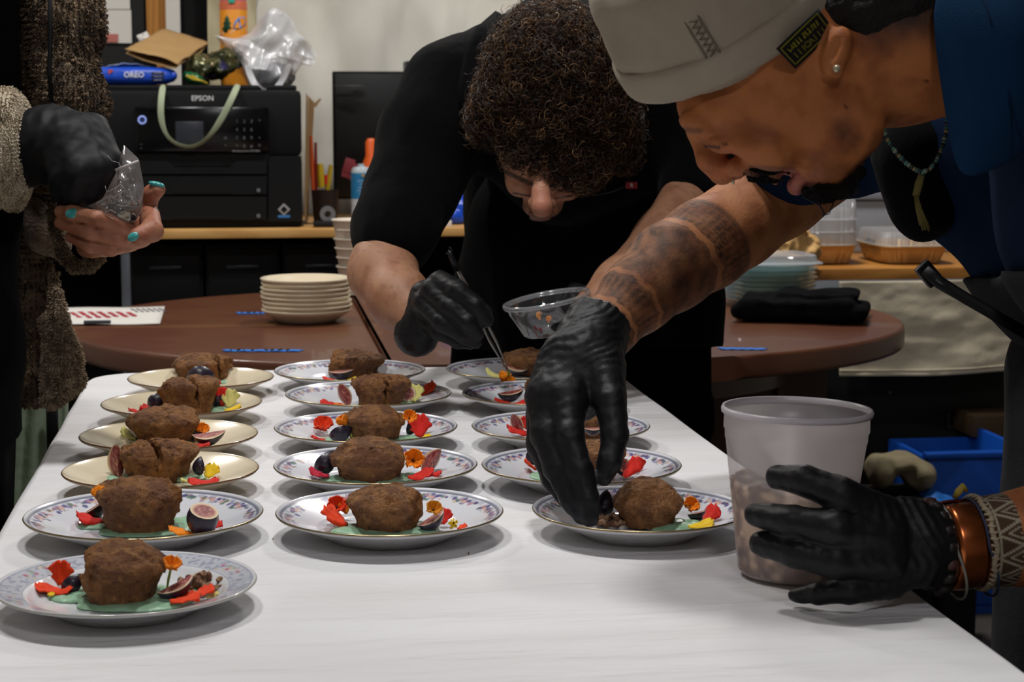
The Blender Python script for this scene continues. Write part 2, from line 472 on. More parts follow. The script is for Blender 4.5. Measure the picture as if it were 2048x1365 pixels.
# ------------------------------------------------------------------ printer desk
DZ = 0.838
M_desk = mat('desk_birch', 'c79a5c', rough=.45, wave=(2.5, 'b07f42', .5), stretch=(.6, 8, 8))
t = thing('printer_desk', (0.1, 4.9, 0), 'long pale wooden desk carrying the printer against the cloth wall', 'desk')
MB().box((-1.3, 4.56, DZ - .021), (0.95, 5.18, DZ), bev=.003).build('desk_top', M_desk, t)
for x in (-1.25, 0.86):
    for y in (4.62, 5.1): MB().box((x, y, 0), (x + .045, y + .045, DZ - .022), bev=.003).build('leg', M_blackm, t)
g = Q(240, 500, 4.6)[0]
MB().box((g, 4.62, 0), (g + .022, 4.66, DZ - .022), bev=.002).build('leg', mat('grey_steel', '7d828c', rough=.4, metal=.6), t)['label'] = 'slim grey steel leg'
MB().box((-1.3, 5.12, .02), (0.94, 5.14, DZ - .022)).build('back_panel', M_blackm, t)
M_cab = mat('cabinet_black', '0e0e10', rough=.5, spec=.4)
for k, (x0, x1, lab) in enumerate(((255, 405, 'black steel cabinet under the desk below the left half of the printer'), (410, 560, 'black steel cabinet under the desk below the right half of the printer'), (565, 720, 'black steel cabinet under the desk behind the takeaway bowls'))):
    xa, xb = Q(x0, 500, 4.72)[0], Q(x1, 500, 4.72)[0]
    c = thing('drawer_cabinet', ((xa + xb) / 2, 4.9, 0), lab, 'cabinet', 'black cabinets under the desk')
    MB().box((xa, 4.74, 0.02), (xb, 5.1, .79), bev=.004).build('body', M_cab, c)
    for i in range(3):
        z0 = .04 + i * .25
        d = MB().box((xa + .006, 4.722, z0), (xb - .006, 4.7395, z0 + .24), bev=.004).build('drawer', M_cab, c)
        MB().box(((xa + xb) / 2 - .04, 4.712, z0 + .19), ((xa + xb) / 2 + .04, 4.7215, z0 + .2), bev=.002).build('handle', mat('grey_metal', '55585e', rough=.35, metal=.8), d)

# ------------------------------------------------------------------ printer
PY = 4.62
pw = lambda px, py: Q(px, py, PY)
pt = thing('printer', (-.13, 4.8, DZ), 'large black office printer on the pale wooden desk', 'printer')
M_pr = mat('printer_black', '0c0d0f', rough=.55, spec=.25, bump=(1500, .25, .001))
M_prd = mat('printer_recess', '050506', rough=.6, spec=.3)
M_prg = mat('printer_gloss', '08090b', rough=.15, spec=.5)
xl, xr = -.392, pw(604, 300)[0]
zt = pw(400, 180)[2]
z1, z2 = pw(400, 312)[2], pw(400, 303)[2]
# body: lower box, upper lid; front pieces added proud of it
MB().box((xl, PY + .012, DZ + .001), (xr, 4.98, z1 - .004), bev=.01).build('body', M_pr, pt)
MB().box((xl, PY + .004, z1 - .002), (xr, 4.98, zt), bev=.014).build('upper_body', M_pr, pt)
MB().box((xl + .01, PY + .03, zt - .003), (xr - .01, 4.97, zt + .012), bev=.006).build('scanner_lid', M_pr, pt)
c0, c1 = pw(270, 305), pw(537, 213)
MB().box((c0[0], PY - .012, c0[2]), (c1[0], PY + .006, c1[2]), bev=.008).build('control_panel', M_prg, pt)
s0, s1 = pw(352, 288), pw(407, 243)
MB().box((s0[0], PY - .0145, s0[2]), (s1[0], PY - .0115, s1[2]), bev=.001).build('screen', mat('screen_grey', '30333a', rough=.25), pt)
# power ring
pc = pw(285, 240); pc[1] = PY - .0125
b = MB(); b.tube([pc + np.array([math.cos(a) * .0085, 0, math.sin(a) * .0085]) for a in np.linspace(0, 2 * PI, 20, endpoint=False)], .0021, n=6, closed=True)
b.build('power_button', mat('power_ring', '8fa2e8', emit=('8fa2e8', .35)), pt)
b = MB(); b.lathe([(0.0001, 0), (.0028, 0), (.0028, .002), (.0001, .002)], n=12, M=Matrix.Rotation(PI / 2, 3, 'X'), c=pc).build('power_button', mat('ring_dark', '3a4a9a'), pt)
M_key = mat('key_grey', '66686d', rough=.6)
for r_ in range(4):
    for c_ in range(3):
        kp = pw(474 + c_ * 14.5, 243 + r_ * 16.5); kp[1] = PY - .0128
        lettering('keypad_digit', '123456789*0#'[r_ * 3 + c_], kp, (1, 0, 0), (0, 0, 1), .011, M_key, pt)
for (x_, y_, s_, tx) in ((519, 240, .006, 'o'), (519, 275, .006, 'o'), (519, 290, .008, 'o'), (451, 275, .01, '◦'), (451, 290, .006, 'o'), (283, 288, .006, '---'), (283, 296, .006, 'v')):
    kp = pw(x_, y_); kp[1] = PY - .0128
    lettering('panel_icon', tx if tx != '◦' else 'o', kp, (1, 0, 0), (0, 0, 1), s_ * 1.3, M_key, pt)
kp = pw(492, 302); kp[1] = PY - .0128
lettering('model_lettering', 'WorkForce Pro WF-7820', kp, (1, 0, 0), (0, 0, 1), .0062, mat('lettering_pale', '9b9da1', rough=.5), pt)
kp = pw(405, 197); kp[1] = PY + .0035
lettering('brand_lettering', 'EPSON', kp, (1, 0, 0), (0, 0, 1), .0175, mat('lettering_silver', 'd4d6d8', rough=.5), pt, bold=.0002, ext=.0006)
# output slot with curved lip, two paper trays with seams
def trapfront(name, px, m, y0, y1):
    b = MB(); k = len(px); vs = [(*pw(x, y)[[0]], y0, pw(x, y)[2]) for x, y in px]
    bk = [(v[0], y1, v[2]) for v in vs]
    return b.add(vs + bk, [tuple(range(k))[::-1], tuple(range(k, 2 * k))] + [(i, (i + 1) % k, (i + 1) % k + k, i + k) for i in range(k)]).build(name, m, pt, smooth=False)
trapfront('output_slot', [(275, 308), (536, 308), (536, 332), (275, 332)], M_prd, PY + .002, PY + .014)
trapfront('tray_lip', [(216, 322), (336, 322), (348, 334), (460, 334), (474, 322), (533, 322), (533, 348), (216, 348)], M_pr, PY - .006, PY + .012)
for (ya, yb) in ((352, 389), (393, 440)):
    trapfront('paper_tray', [(216, ya), (533, ya), (533, yb), (216, yb)], M_pr, PY - .004, PY + .012)
    trapfront('tray_grip', [(346, yb - 18), (463, yb - 18), (463, yb - 2), (346, yb - 2)], M_prd, PY - .005, PY - .0035)
    kp = pw(517, yb - 8); kp[1] = PY - .0045
    b = MB(); b.box(kp - .004, kp + np.array([.004, .0005, .004]), bev=.0005).build('tray_mark', M_key, pt)
trapfront('side_cover', [(537, 312), (603, 312), (603, 443), (537, 443)], M_pr, PY - .001, PY + .012)
kp = pw(568, 419); kp[1] = PY - .0015
for s_, m_ in ((.0105, mat('lettering_pale')), (.006, M_pr)):
    b = MB(); b.box(kp - np.array([s_, .0008, s_]), kp + np.array([s_, .0008, s_]), M=Matrix.Rotation(PI / 4, 3, 'Y')).build('emblem', m_, pt); kp[1] -= .0012
kp = pw(568, 433); kp[1] = PY - .0018
MB().box(kp - np.array([.0145, .0006, .0032]), kp + np.array([.0145, .0006, .0032])).build('emblem_band', mat('emblem_blue', '2f6fae'), pt)

# ------------------------------------------------------------------ things on the printer
zt2 = zt + .012
# cookie package
M_blue = mat('pack_blue', '1248c0', rough=.3, coat=.3, bump=(40, .5, .004)); M_wh = mat('pack_white', 'd6dce6', rough=.4)
ck = thing('cookie_package', (-.33, 4.64, zt2), 'blue cookie package with white lettering lying on the printer', 'package')
y_ = 4.67
a0, a1 = Q(178, 166, y_), Q(352, 128, y_)
def pack(u, v):
    x = a0[0] - .06 + (a1[0] - a0[0] + .06) * u; th = 2 * PI * v
    e = min(1.0, 9 * min(u, 1 - u)) ** .45
    r = .0215 * (.22 + .78 * e) ; rr = .035 * (.8 + .2 * e)
    n = float(vnoise(np.array([x * 3, math.cos(th), math.sin(th)]), .25)) * .0015
    sg = lambda c, q: math.copysign(abs(c) ** q, c)
    return (x, 4.705 + (rr + n) * sg(math.cos(th), .6), zt2 + .0225 + (r + n) * sg(math.sin(th), .6))
b = MB(); b.sheet(pack, 40, 29); b.build('wrapper', M_blue, ck, auto=None)
fr = 4.668
lettering('brand_lettering', 'OREO', Q(268, 150, fr), (1, 0, 0), (0, 0, 1), .0175, M_wh, ck, bold=.0005, ext=.0006)
M_dk = mat('pack_dark', '0c1230', rough=.5)
for k in range(3):
    p0, p1 = Q(303, 147.5 + k * 7, fr), Q(328, 144 + k * 7, fr)
    MB().box((p0[0], fr - .0005, p0[2]), (p1[0], fr + .002, p1[2] - .0002)).build('print_panel', M_dk, ck)
    scribble('print_lines', 9, (np.array(p0) + p1) / 2 - [0, .001, 0], (1, 0, 0), (0, 0, 1), .0034, M_wh, ck, k)
p0 = Q(222, 143, fr)
b = MB(); b.add([p0 + np.array(q) for q in ((-.006, 0, .005), (.006, 0, .003), (-.005, 0, -.007), (-.006, .002, .005), (.006, .002, .003), (-.005, .002, -.007))], [(0, 2, 1), (3, 4, 5), (0, 1, 4, 3), (1, 2, 5, 4), (2, 0, 3, 5)]).build('print_triangle', mat('pack_red', 'c8482c'), ck, smooth=False)
# pale torn flap along the top
b = MB(); fa, fb = Q(214, 127, 4.71), Q(300, 127, 4.71)
b.sheet(lambda u, v: (fa[0] + (fb[0] - fa[0]) * u, 4.69 + .03 * v, zt2 + .044 + .008 * math.sin(PI * u) * (1 - v) + .001 * math.sin(u * 20)), 24, 5)
solidify(b.build('flap', mat('foil_pale', 'b9cbe2', rough=.25, metal=.3), ck, auto=None), .001)
# round printed cookie at the left end
lettering('cookie_print', 'O', Q(196, 152, fr), (1, 0, 0), (0, 0, 1), .03, mat('print_pale', '5f7fd0'), ck, bold=.001)

# dark object under the paper bag and brown folded paper bag
o = MB().box(Q(222, 135, 4.86), Q(262, 92, 4.9), bev=.01).build('adapter_box', M_black); tag(o, 'small black box at the back of the printer beside the brown paper', 'box')
o.location.z = zt2
def gridquad(c, n=14, sag=0.0, amp=.002, seed=0, sc=.05):
    c = [np.asarray(q, float) for q in c]
    def f(u, v):
        p = c[0] * (1 - u) * (1 - v) + c[1] * u * (1 - v) + c[2] * u * v + c[3] * (1 - u) * v
        p = p + np.array([0, 0, -sag * 4 * u * (1 - u)]); p[2] += amp * float(fbm(p * 1.0, sc, seed)); return p
    return f
M_kraft = mat('kraft_paper', 'a98759', rough=.8, noise=(14, '93713f', .4), bump=(90, .3, .002))
bg = thing('paper_bag', (-.15, 4.8, zt2 + .05), 'flat brown paper bag lying across the top of the printer', 'bag')
for k, (c, nm) in enumerate((([Q(250, 100, 4.68), Q(356, 128, 4.66), Q(418, 84, 4.9), Q(325, 60, 4.93)], 'upper_sheet'), ([Q(252, 106, 4.685), Q(352, 136, 4.665), Q(412, 96, 4.9), Q(322, 70, 4.93)], 'lower_sheet'))):
    b = MB(); b.sheet(gridquad(c, sag=-.004 if k == 0 else .004, amp=.004, seed=k), 20, 16); solidify(b.build(nm, M_kraft, bg, auto=None), .0015)
# chip bag, green pod, yellow twist
S = SDFQ(355, 185, 480, 85, 4.820, 0.080, .003)
cc = Q(425, 137, 4.8)
S.ell(cc, (.055, .05, .036)); S.ell(Q(455, 125, 4.8), (.03, .04, .03), k=.02); S.ell(Q(398, 148, 4.78), (.03, .03, .02), k=.02); S.noise(.012, .03, 3, 3)
def chipcol(p):
    n = fbm(p, .02, 2, 3); c = mixc(lin('30351f'), lin('5c5a38'), sstep(-.4, .5, n)); c = mixc(c, lin('7d6a48'), sstep(.35, .8, vnoise(p, .012, 9)))
    return mixc(c, lin('3d3a66'), sstep(.45, .8, vnoise(p, .02, 33)))
o = sdfobj('snack_bag', S, mat('foil_bag', attr=True, rough=.25, metal=.35), colf=chipcol); tag(o, 'crumpled dark olive foil snack bag on the printer under the plastic bag', 'bag')
o.location.z = zt2 + .001
b = MB(); b.tube([Q(x, y, 4.70) for x, y in ((366, 143), (376, 148), (390, 152), (405, 158))], [.008, .013, .014, .009], n=12)
o = b.build('green_sharpener', mat('green_gloss', '0e5a34', rough=.2), auto=None); tag(o, 'small glossy green plastic pod in front of the olive snack bag', 'clip'); o.location.z = zt2
b = MB()
for dx in (0, 6, 12): b.tube([Q(372 + dx, 160, 4.66) + [0, 0, 0], Q(385 + dx, 168, 4.66), Q(408 + dx * .6, 172 + dx * .4, 4.655)], .0022, n=6)
o = b.build('twist_tie', mat('yellow_tie', 'b09a1c', rough=.5), auto=None); tag(o, 'yellow twist tie lying below the green plastic pod', 'tie'); o.location.z = zt2 + .001
# tote handle strap hanging over the front
M_strap = mat('strap_sage', '9aa58a', rough=.8, bump=(400, .3, .001))
pts = [(324, 168), (323, 185), (321, 215), (322, 240), (330, 268), (346, 286), (372, 295), (396, 292), (418, 275), (436, 250), (450, 225), (462, 200), (472, 178), (476, 158)]
b = MB(); pp = [Q(x, y, 4.585) for x, y in pts]; k = len(pp)
nrm = []
for i in range(k):
    tdir = N(pp[min(i + 1, k - 1)] - pp[max(i - 1, 0)]); nrm.append(N(np.cross(tdir, [0, -1, 0])))
pp[0][1] = 4.66; pp[-1][1] = 4.66; pp[0][2] = pp[-1][2] = zt2 + .003; pp[1][1] = pp[-2][1] = 4.6
wd = .0085
vs = []
for i in range(k):
    tw = math.sin(i * .9) * .3
    wv = nrm[i] * math.cos(tw) * (1 if not 4 <= i <= 8 else .55) + np.array([0, 1, 0]) * (math.sin(tw) + (.6 if 4 <= i <= 8 else 0))
    vs += [pp[i] - wv * wd, pp[i] + wv * wd]
b.add(vs, [(2 * i, 2 * i + 1, 2 * i + 3, 2 * i + 2) for i in range(k - 1)])
o = b.build('bag_strap', M_strap, auto=None); solidify(o, .0018); subsurf(o, 2)
tag(o, 'pale sage fabric strap looping down over the printer front', 'strap')
# insulated bottle
bc = Q(469, 140, 4.93)
bt = thing('insulated_bottle', (bc[0], 4.93, zt2), 'orange and pink insulated bottle with a woodland print behind the plastic bag', 'bottle')
zb = lambda y: Q(469, y, 4.93)[2]
rb = R(27, 4.93 * 1.0)
b = MB(); b.lathe([(0.001, zt2), (rb, zt2), (rb, zb(22)), (rb * .97, zb(20)), (0.001, zb(20))], c=(bc[0], 4.93, 0), n=32); b.build('body', mat('bottle_orange', 'd98a1e', rough=.45), bt)
b = MB(); b.lathe([(0.001, zb(20) + .0005), (rb * .99, zb(20)), (rb, zb(10)), (rb * .97, zb(2)), (0.001, zb(2))], c=(bc[0], 4.93, 0), n=32); b.build('collar', mat('bottle_salmon', 'cf6d4a', rough=.5), bt)
b = MB(); b.lathe([(0.001, zb(2)), (rb * .93, zb(2)), (rb * .93, zb(-22)), (rb * .7, zb(-30)), (0.001, zb(-30))], c=(bc[0], 4.93, 0), n=32); b.build('lid', mat('bottle_mauve', 'a65688', rough=.5), bt)
MB().box((bc[0] - .012, 4.93 - rb - .004, zb(8)), (bc[0] + .004, 4.93 - rb + .01, zb(-6)), bev=.003).build('button', mat('bottle_mint', '35a58c', rough=.5), bt)
def onbottle(name, poly, m, off=.0012):
    vs = []; 
    for x, y in poly:
        q = Q(x, y, 4.93); dx = np.clip((q[0] - bc[0]) / rb, -.95, .95); vs.append((bc[0] + rb * dx, 4.93 - (rb + off) * math.sqrt(1 - dx * dx), q[2]))
    b = MB(); b.add(vs, [tuple(range(len(vs)))[::-1]]); o = b.build(name, m, bt, smooth=False); solidify(o, .001)
onbottle('tree_print', [(449, 66), (455, 66), (456, 60), (463, 58), (459, 50), (462, 48), (457, 40), (459, 39), (454, 31), (449, 40), (451, 41), (446, 49), (449, 51), (444, 59)], mat('print_green', '2d5a44'))
onbottle('wave_print', [(466, 58), (470, 44), (478, 36), (488, 34), (492, 42), (490, 52), (482, 58), (474, 60)], mat('print_blue', '3f7fc4'))
onbottle('snow_print', [(444, 72), (446, 66), (462, 66), (470, 60), (484, 60), (492, 56), (493, 72)], mat('print_white', 'cfd3da'), .0008)

# crumpled translucent white plastic bag: creased film in layers, with its loop handle hanging down
M_film = thin_clear('bag_film', haze=.42, rough=.3, hazecol=(.78, .80, .85))
pb = thing('plastic_bag', (Q(530, 180, 4.72)[0], 4.76, zt2), 'crumpled translucent white plastic bag slumped on top of the printer', 'bag')
def film(cs, c0, Y, seed, bulge=.05, amp=.02, nu=72, nv=22):
    c0 = np.array(c0, float); n = len(cs)
    def f(u, v):
        t = u * n; i = int(t) % n; w_ = t - int(t); q = np.array(cs[i], float) * (1 - w_) + np.array(cs[(i + 1) % n]) * w_; q = c0 + (q - c0) * v
        k = np.array([q[0] * .018, q[1] * .018, seed]); k2 = np.array([q[0] * .05 + q[1] * .02, q[1] * .03, seed + 5])
        dd = -bulge * (1 - v ** 2) + amp * abs(float(vnoise(k, 1.0))) * 2 + amp * .45 * abs(float(vnoise(k2, 1.0)))
        p = Q(q[0], q[1], Y + dd); p[2] = max(p[2], zt2 + .001) if p[1] > PY - .01 else p[2]; return p
    b = MB(); b.sheet(f, nu, nv, closeu=True); return b
out_ = [(428, 70), (470, 78), (500, 66), (520, 38), (545, 14), (566, 22), (585, 40), (596, 66), (618, 84), (634, 112), (626, 134), (604, 128), (590, 150), (580, 176), (556, 184), (520, 184), (498, 176), (486, 150), (462, 110), (440, 86)]
film(out_, (535, 105), 4.80, 1, .07, .03).build('outer_film', M_film, pb, auto=None)
film([(x + (535 - x) * .08, y + (105 - y) * .06 - 2) for x, y in out_], (540, 100), 4.86, 7, -.03, .03).build('inner_film', M_film, pb, auto=None)
film([(440, 74), (500, 80), (530, 100), (548, 130), (540, 150), (520, 168), (500, 160), (480, 120), (455, 92)], (505, 118), 4.745, 12, .02, .02).build('front_fold', M_film, pb, auto=None)
film([(560, 60), (600, 90), (628, 118), (606, 124), (586, 150), (574, 120), (556, 96)], (588, 105), 4.765, 15, .02, .02).build('side_fold', M_film, pb, auto=None)
b = MB(); lp = [(492, 128), (500, 152), (511, 174), (528, 186), (546, 184), (560, 170), (572, 146), (580, 126)]
pp = [Q(x, y, 4.655) for x, y in lp]; vs = []
for i, p_ in enumerate(pp):
    c_ = Q(536, 130, 4.655); o_ = N(p_ - c_); vs += [p_ + o_ * .007, p_ - o_ * .009 + [0, .012 * math.sin(i * 1.7), 0]]
b.add(vs, [(2 * i, 2 * i + 1, 2 * i + 3, 2 * i + 2) for i in range(len(pp) - 1)]); o = b.build('handle_loop', thin_clear('bag_film2', haze=.8, rough=.3, hazecol=(.78, .80, .85)), pb, auto=None); subsurf(o, 2)
S = SDFQ(505, 180, 600, 125, 4.84, .08, .004); S.ell(Q(552, 152, 4.84), (.05, .05, .034)); S.noise(.005, .02, 3)
S.plane((0, 0, zt2 + .002), (0, 0, -1))
o = sdfobj('grey_bundle', S, mat('bundle_grey', '6f7278', rough=.7)); tag(o, 'grey bundle showing through the translucent plastic bag', 'bundle')
# white tissue behind the brown bag
S = SDFQ(265, 95, 315, 58, 4.950, 0.050, .003); S.ell(Q(290, 76, 4.95), (.018, .02, .012)); S.noise(.006, .012)
o = sdfobj('paper_tissue', S, M_paper); tag(o, 'scrap of white tissue behind the brown paper bag', 'tissue')
o2 = MB().box((Q(268, 80, 4.95)[0], 4.9, zt2), (Q(312, 80, 4.95)[0], 4.98, o.location.z), bev=.004).build('tissue_box', M_blackm); tag(o2, 'low black box under the white tissue behind the brown bag', 'box')

# ------------------------------------------------------------------ right of the printer on the desk
def bx(x0, y0, x1, y1, Y, dep, m, nm, lab, cat, bev=.003, rot=0, grp=None):
    p0, p1 = Q(x0, y1, Y), Q(x1, y0, Y)
    o = MB().box((p0[0], Y, max(p0[2], DZ)), (p1[0], Y + dep, p1[2]), bev=bev).build(nm, m)
    tag(o, lab, cat, grp); return o
o = bx(668, 143, 826, 430, 4.98, .02, M_blackm, 'monitor', 'black computer monitor behind the blue and white spray can', 'monitor', .004)
o.location.z = DZ + .06; 
p0, p1 = Q(668, 400, 4.98), Q(826, 143, 4.98)
bpy.data.objects.remove(o)
mo = thing('monitor', ((p0[0] + p1[0]) / 2, 5.0, DZ), 'wide black monitor seen from behind, beside the printer', 'monitor')
MB().box((p0[0], 4.98, DZ + .05), (p1[0] + .18, 5.01, p1[2]), bev=.004).build('housing', M_blackm, mo)
MB().box((p0[0] + .006, 4.977, DZ + .056), (p1[0] + .174, 4.9795, p1[2] - .006), bev=.001).build('screen', mat('screen_black', '060708', rough=.35), mo)
MB().box((p1[0] - .02, 5.011, DZ), (p1[0] + .03, 5.03, DZ + .2), bev=.003).build('stand', M_blackm, mo)
MB().box((p1[0] - .08, 4.96, DZ), (p1[0] + .09, 5.06, DZ + .012), bev=.004).build('base', M_blackm, mo)
p1b = Q(812, 122, 5.06)
m2 = thing('computer_case', (p1b[0] + .12, 5.1, DZ), 'taller black case just visible behind the monitor and the curly-haired cook', 'computer')
MB().box((p1b[0], 5.06, DZ), (p1b[0] + .3, 5.16, p1b[2]), bev=.004).build('housing', M_black, m2)
# folded cardboard leaning beside the printer
cb = thing('cardboard_sheet', Q(612, 447, 4.8), 'bent brown cardboard standing on edge against the printer side', 'cardboard')
b = MB()
pl = [(606, 182, 4.70), (612, 190, 4.72), (627, 205, 4.76), (611, 300, 4.78), (606, 440, 4.79)]
M_card = mat('cardboard', '8a6f4b', rough=.85)
for (q, th) in (([(607, 186), (611, 192), (608, 442), (604, 442)], 4.66), ([(612, 192), (624, 205), (611, 442), (607, 442)], 4.78), ([(622, 208), (636, 196), (638, 199), (626, 216)], 4.8)):
    vs = [Q(x, y, th) + [.006, 0, 0] for x, y in q]; vs = [np.array([v[0], v[1], max(v[2], DZ + .001)]) for v in vs]
    b.add(vs + [v + np.array([.004, .12, 0]) for v in vs], [(0, 1, 2, 3), (7, 6, 5, 4), (0, 4, 5, 1), (1, 5, 6, 2), (2, 6, 7, 3), (3, 7, 4, 0)])
b.build('flap', M_card, cb, smooth=False)
# tool pot with handles
tp = thing('pen_pot', Q(650, 446, 4.72), 'dark wire pot of red and yellow tools beside the cardboard', 'pot')
pc = Q(650, 400, 4.74); pc[2] = DZ
b = MB(); b.lathe([(0.001, 0), (.028, 0), (.034, .085), (.031, .085), (.026, .004), (0.001, .004)], c=pc, n=20); b.build('pot', mat('pot_dark', '1d1310', rough=.5), tp)
for (x, y, x2, y2, r, cl, nm) in ((652, 370, 652, 350, .006, 'b8231c', 'red_tool'), (632, 380, 631, 285, .0042, '6d1410', 'red_pen'), (626, 380, 622, 272, .005, 'b04a1e', 'orange_marker'), (643, 375, 640, 328, .009, 'b0941a', 'yellow_tool'), (655, 380, 662, 330, .006, 'b0941a', 'yellow_marker')):
    b = MB(); b.tube([Q(x, y, 4.74), Q((x + x2) / 2, (y + y2) / 2, 4.74), Q(x2, y2, 4.74)], [r, r, r * .8], n=10); o = b.build(nm, mat('h' + cl, cl, rough=.4))
    tag(o, {'red_tool': 'short thick red tool handle in the dark pot', 'red_pen': 'thin dark red pen standing tall in the pot', 'orange_marker': 'orange marker nearest the cardboard in the pot', 'yellow_tool': 'short wide yellow handle in the middle of the pot', 'yellow_marker': 'slim yellow marker at the spray can side of the pot'}[nm], 'tool')
# black tape dispenser
td = thing('tape_dispenser', Q(655, 446, 4.66), 'small black tape dispenser in front of the tool pot', 'dispenser')
p = Q(655, 430, 4.64)
MB().box((p[0] - .035, 4.61, DZ), (p[0] + .035, 4.65, DZ + .016), bev=.005).build('base', M_black, td)
b = MB(); b.lathe([(.008, -.009), (.019, -.009), (.019, .009), (.008, .009), (.008, -.009)], c=(p[0], 4.63, DZ + .032), n=20, M=Matrix.Rotation(PI / 2, 3, 'X')); b.build('tape_roll', mat('tape_grey', '6b6d72', rough=.3), td)
# clear bag with red print
cbg = thing('clear_bag', (Q(700, 440, 4.84)[0], 4.84, DZ), 'clear crinkled bag with red print behind the spray can', 'bag')
cs_ = [(662, 420), (664, 372), (676, 330), (694, 306), (716, 300), (732, 316), (736, 352), (730, 410), (712, 440), (674, 440)]
film(cs_, (700, 370), 4.86, 21, .05, .03, 50, 18).build('front_film', M_film, cbg, auto=None)
film(cs_, (700, 370), 4.90, 27, -.02, .02, 50, 18).build('back_film', M_film, cbg, auto=None)
for (x, y, w_, h_) in ((697, 333, 10, 16), (706, 352, 8, 9), (690, 350, 7, 5), (712, 336, 6, 8)):
    p0, p1 = Q(x - w_, y + h_, 4.845), Q(x + w_, y - h_, 4.845)
    MB().box((p0[0], 4.842, p0[2]), (p1[0], 4.844, p1[2]), bev=.0008, M=Matrix.Rotation(.3, 3, 'Y')).build('red_print', mat('print_dullred', '7d2a34', rough=.5), cbg)
# spray can (white / blue)
c = Q(723, 380, 4.72); zz = lambda y: Q(723, y, 4.72)[2]; r = R(20.5, 4.72)
st = thing('spray_can', (c[0], 4.72, DZ), 'white and blue can with a pale top on the desk edge', 'can')
MB().lathe([(0.001, DZ), (r, DZ), (r, zz(396)), (r, zz(396))], c=(c[0], 4.72, 0), n=28).build('body', mat('can_white', 'b9c2cc', rough=.4), st)
MB().lathe([(r + .0006, zz(397)), (r + .0006, zz(346)), (r, zz(346))], c=(c[0], 4.72, 0), n=28).build('label_band', mat('can_blue', '2274a8', rough=.4), st)
MB().lathe([(r, zz(346)), (r, zz(342)), (r * .8, zz(335)), (r * .3, zz(333)), (r * .3, zz(328)), (0.001, zz(328))], c=(c[0], 4.72, 0), n=28).build('top', mat('can_top', 'a9b6bd', rough=.35), st)
p = Q(726, 351, 4.72 - r - .002); MB().lathe([(0.0001, 0), (.0035, 0), (.0035, .001), (0.0001, .001)], c=p, n=12, M=Matrix.Rotation(PI / 2, 3, 'X')).build('emblem', mat('gold_dot', 'b08f3a'), st)
for k in range(5):
    p = Q(724, 362 + k * 6.5, 4.72 - r - .0015); scribble('print_lines', (9, 5, 7, 10, 5)[k], p, (1, 0, 0), (0, 0, 1), .0042, mat('print_white'), st, k)
for k in range(4):
    p = Q(724, 404 + k * 6.5, 4.72 - r - .0008); scribble('print_lines', (6, 8, 7, 9)[k], p, (1, 0, 0), (0, 0, 1), .004, mat('print_blue'), st, k + 9)
# orange bottle
c = Q(742, 310, 4.88)
b = MB(); rr = R(11, 4.88); b.lathe([(0.001, DZ), (.024, DZ), (.024, Q(742, 330, 4.88)[2]), (rr, Q(742, 312, 4.88)[2]), (rr, Q(742, 284, 4.88)[2]), (rr * .6, Q(742, 277, 4.88)[2]), (0.001, Q(742, 277, 4.88)[2])], c=(c[0], 4.88, 0), n=20)
o = b.build('orange_bottle', mat('orange_plastic', 'd4591a', rough=.4)); tag(o, 'bright orange bottle showing its cap beside the cook sleeve', 'bottle')
# between the arm and the chest: blue bag, white bag, red box
S = SDFQ(870, 440, 960, 350, 4.725, 0.125, .003)
S.ell(Q(915, 410, 4.72), (R(38, 4.7), .04, R(26, 4.7)), k=.01); S.ell(Q(905, 428, 4.70), (R(24, 4.7), .03, R(16, 4.7)), k=.01); S.noise(.006, .025, 3)
o = sdfobj('blue_pouch', S, mat('pouch_blue', '1546b8', rough=.3, bump=(60, .5, .004)), colf=None); tag(o, 'shiny royal blue pouch on the desk seen under the cook arm', 'pouch'); o.location.z = DZ
S = SDFQ(870, 395, 970, 330, 4.825, 0.125, .003); S.ell(Q(905, 375, 4.82), (R(36, 4.8), .04, R(18, 4.8)), k=.01); S.ell(Q(930, 362, 4.86), (R(22, 4.8), .03, R(16, 4.8)), k=.01); S.noise(.008, .022, 6)
o = sdfobj('pale_bag', S, mat('bag_pale', '9aa0ad', rough=.4, bump=(60, .5, .004))); tag(o, 'pale crinkled bag resting behind the royal blue pouch', 'bag')
o2 = MB().box((o.location.x - .05, 4.76, DZ), (o.location.x + .05, 4.86, o.location.z + .006), bev=.003).build('storage_box', mat('box_grey', '8d8f95', rough=.7)); tag(o2, 'grey box under the pale crinkled bag', 'box')
p0 = Q(876, 446, 4.62); rbx = thing('small_carton', (p0[0], 4.62, DZ), 'little white carton with red print on the desk edge', 'carton')
MB().box((p0[0], 4.6, DZ), (p0[0] + .032, 4.64, DZ + .014), bev=.001, rot=.0).build('box', M_paper, rbx)
MB().box((p0[0] + .003, 4.5985, DZ + .002), (p0[0] + .016, 4.601, DZ + .012)).build('red_print', mat('print_red', 'b0202a'), rbx)

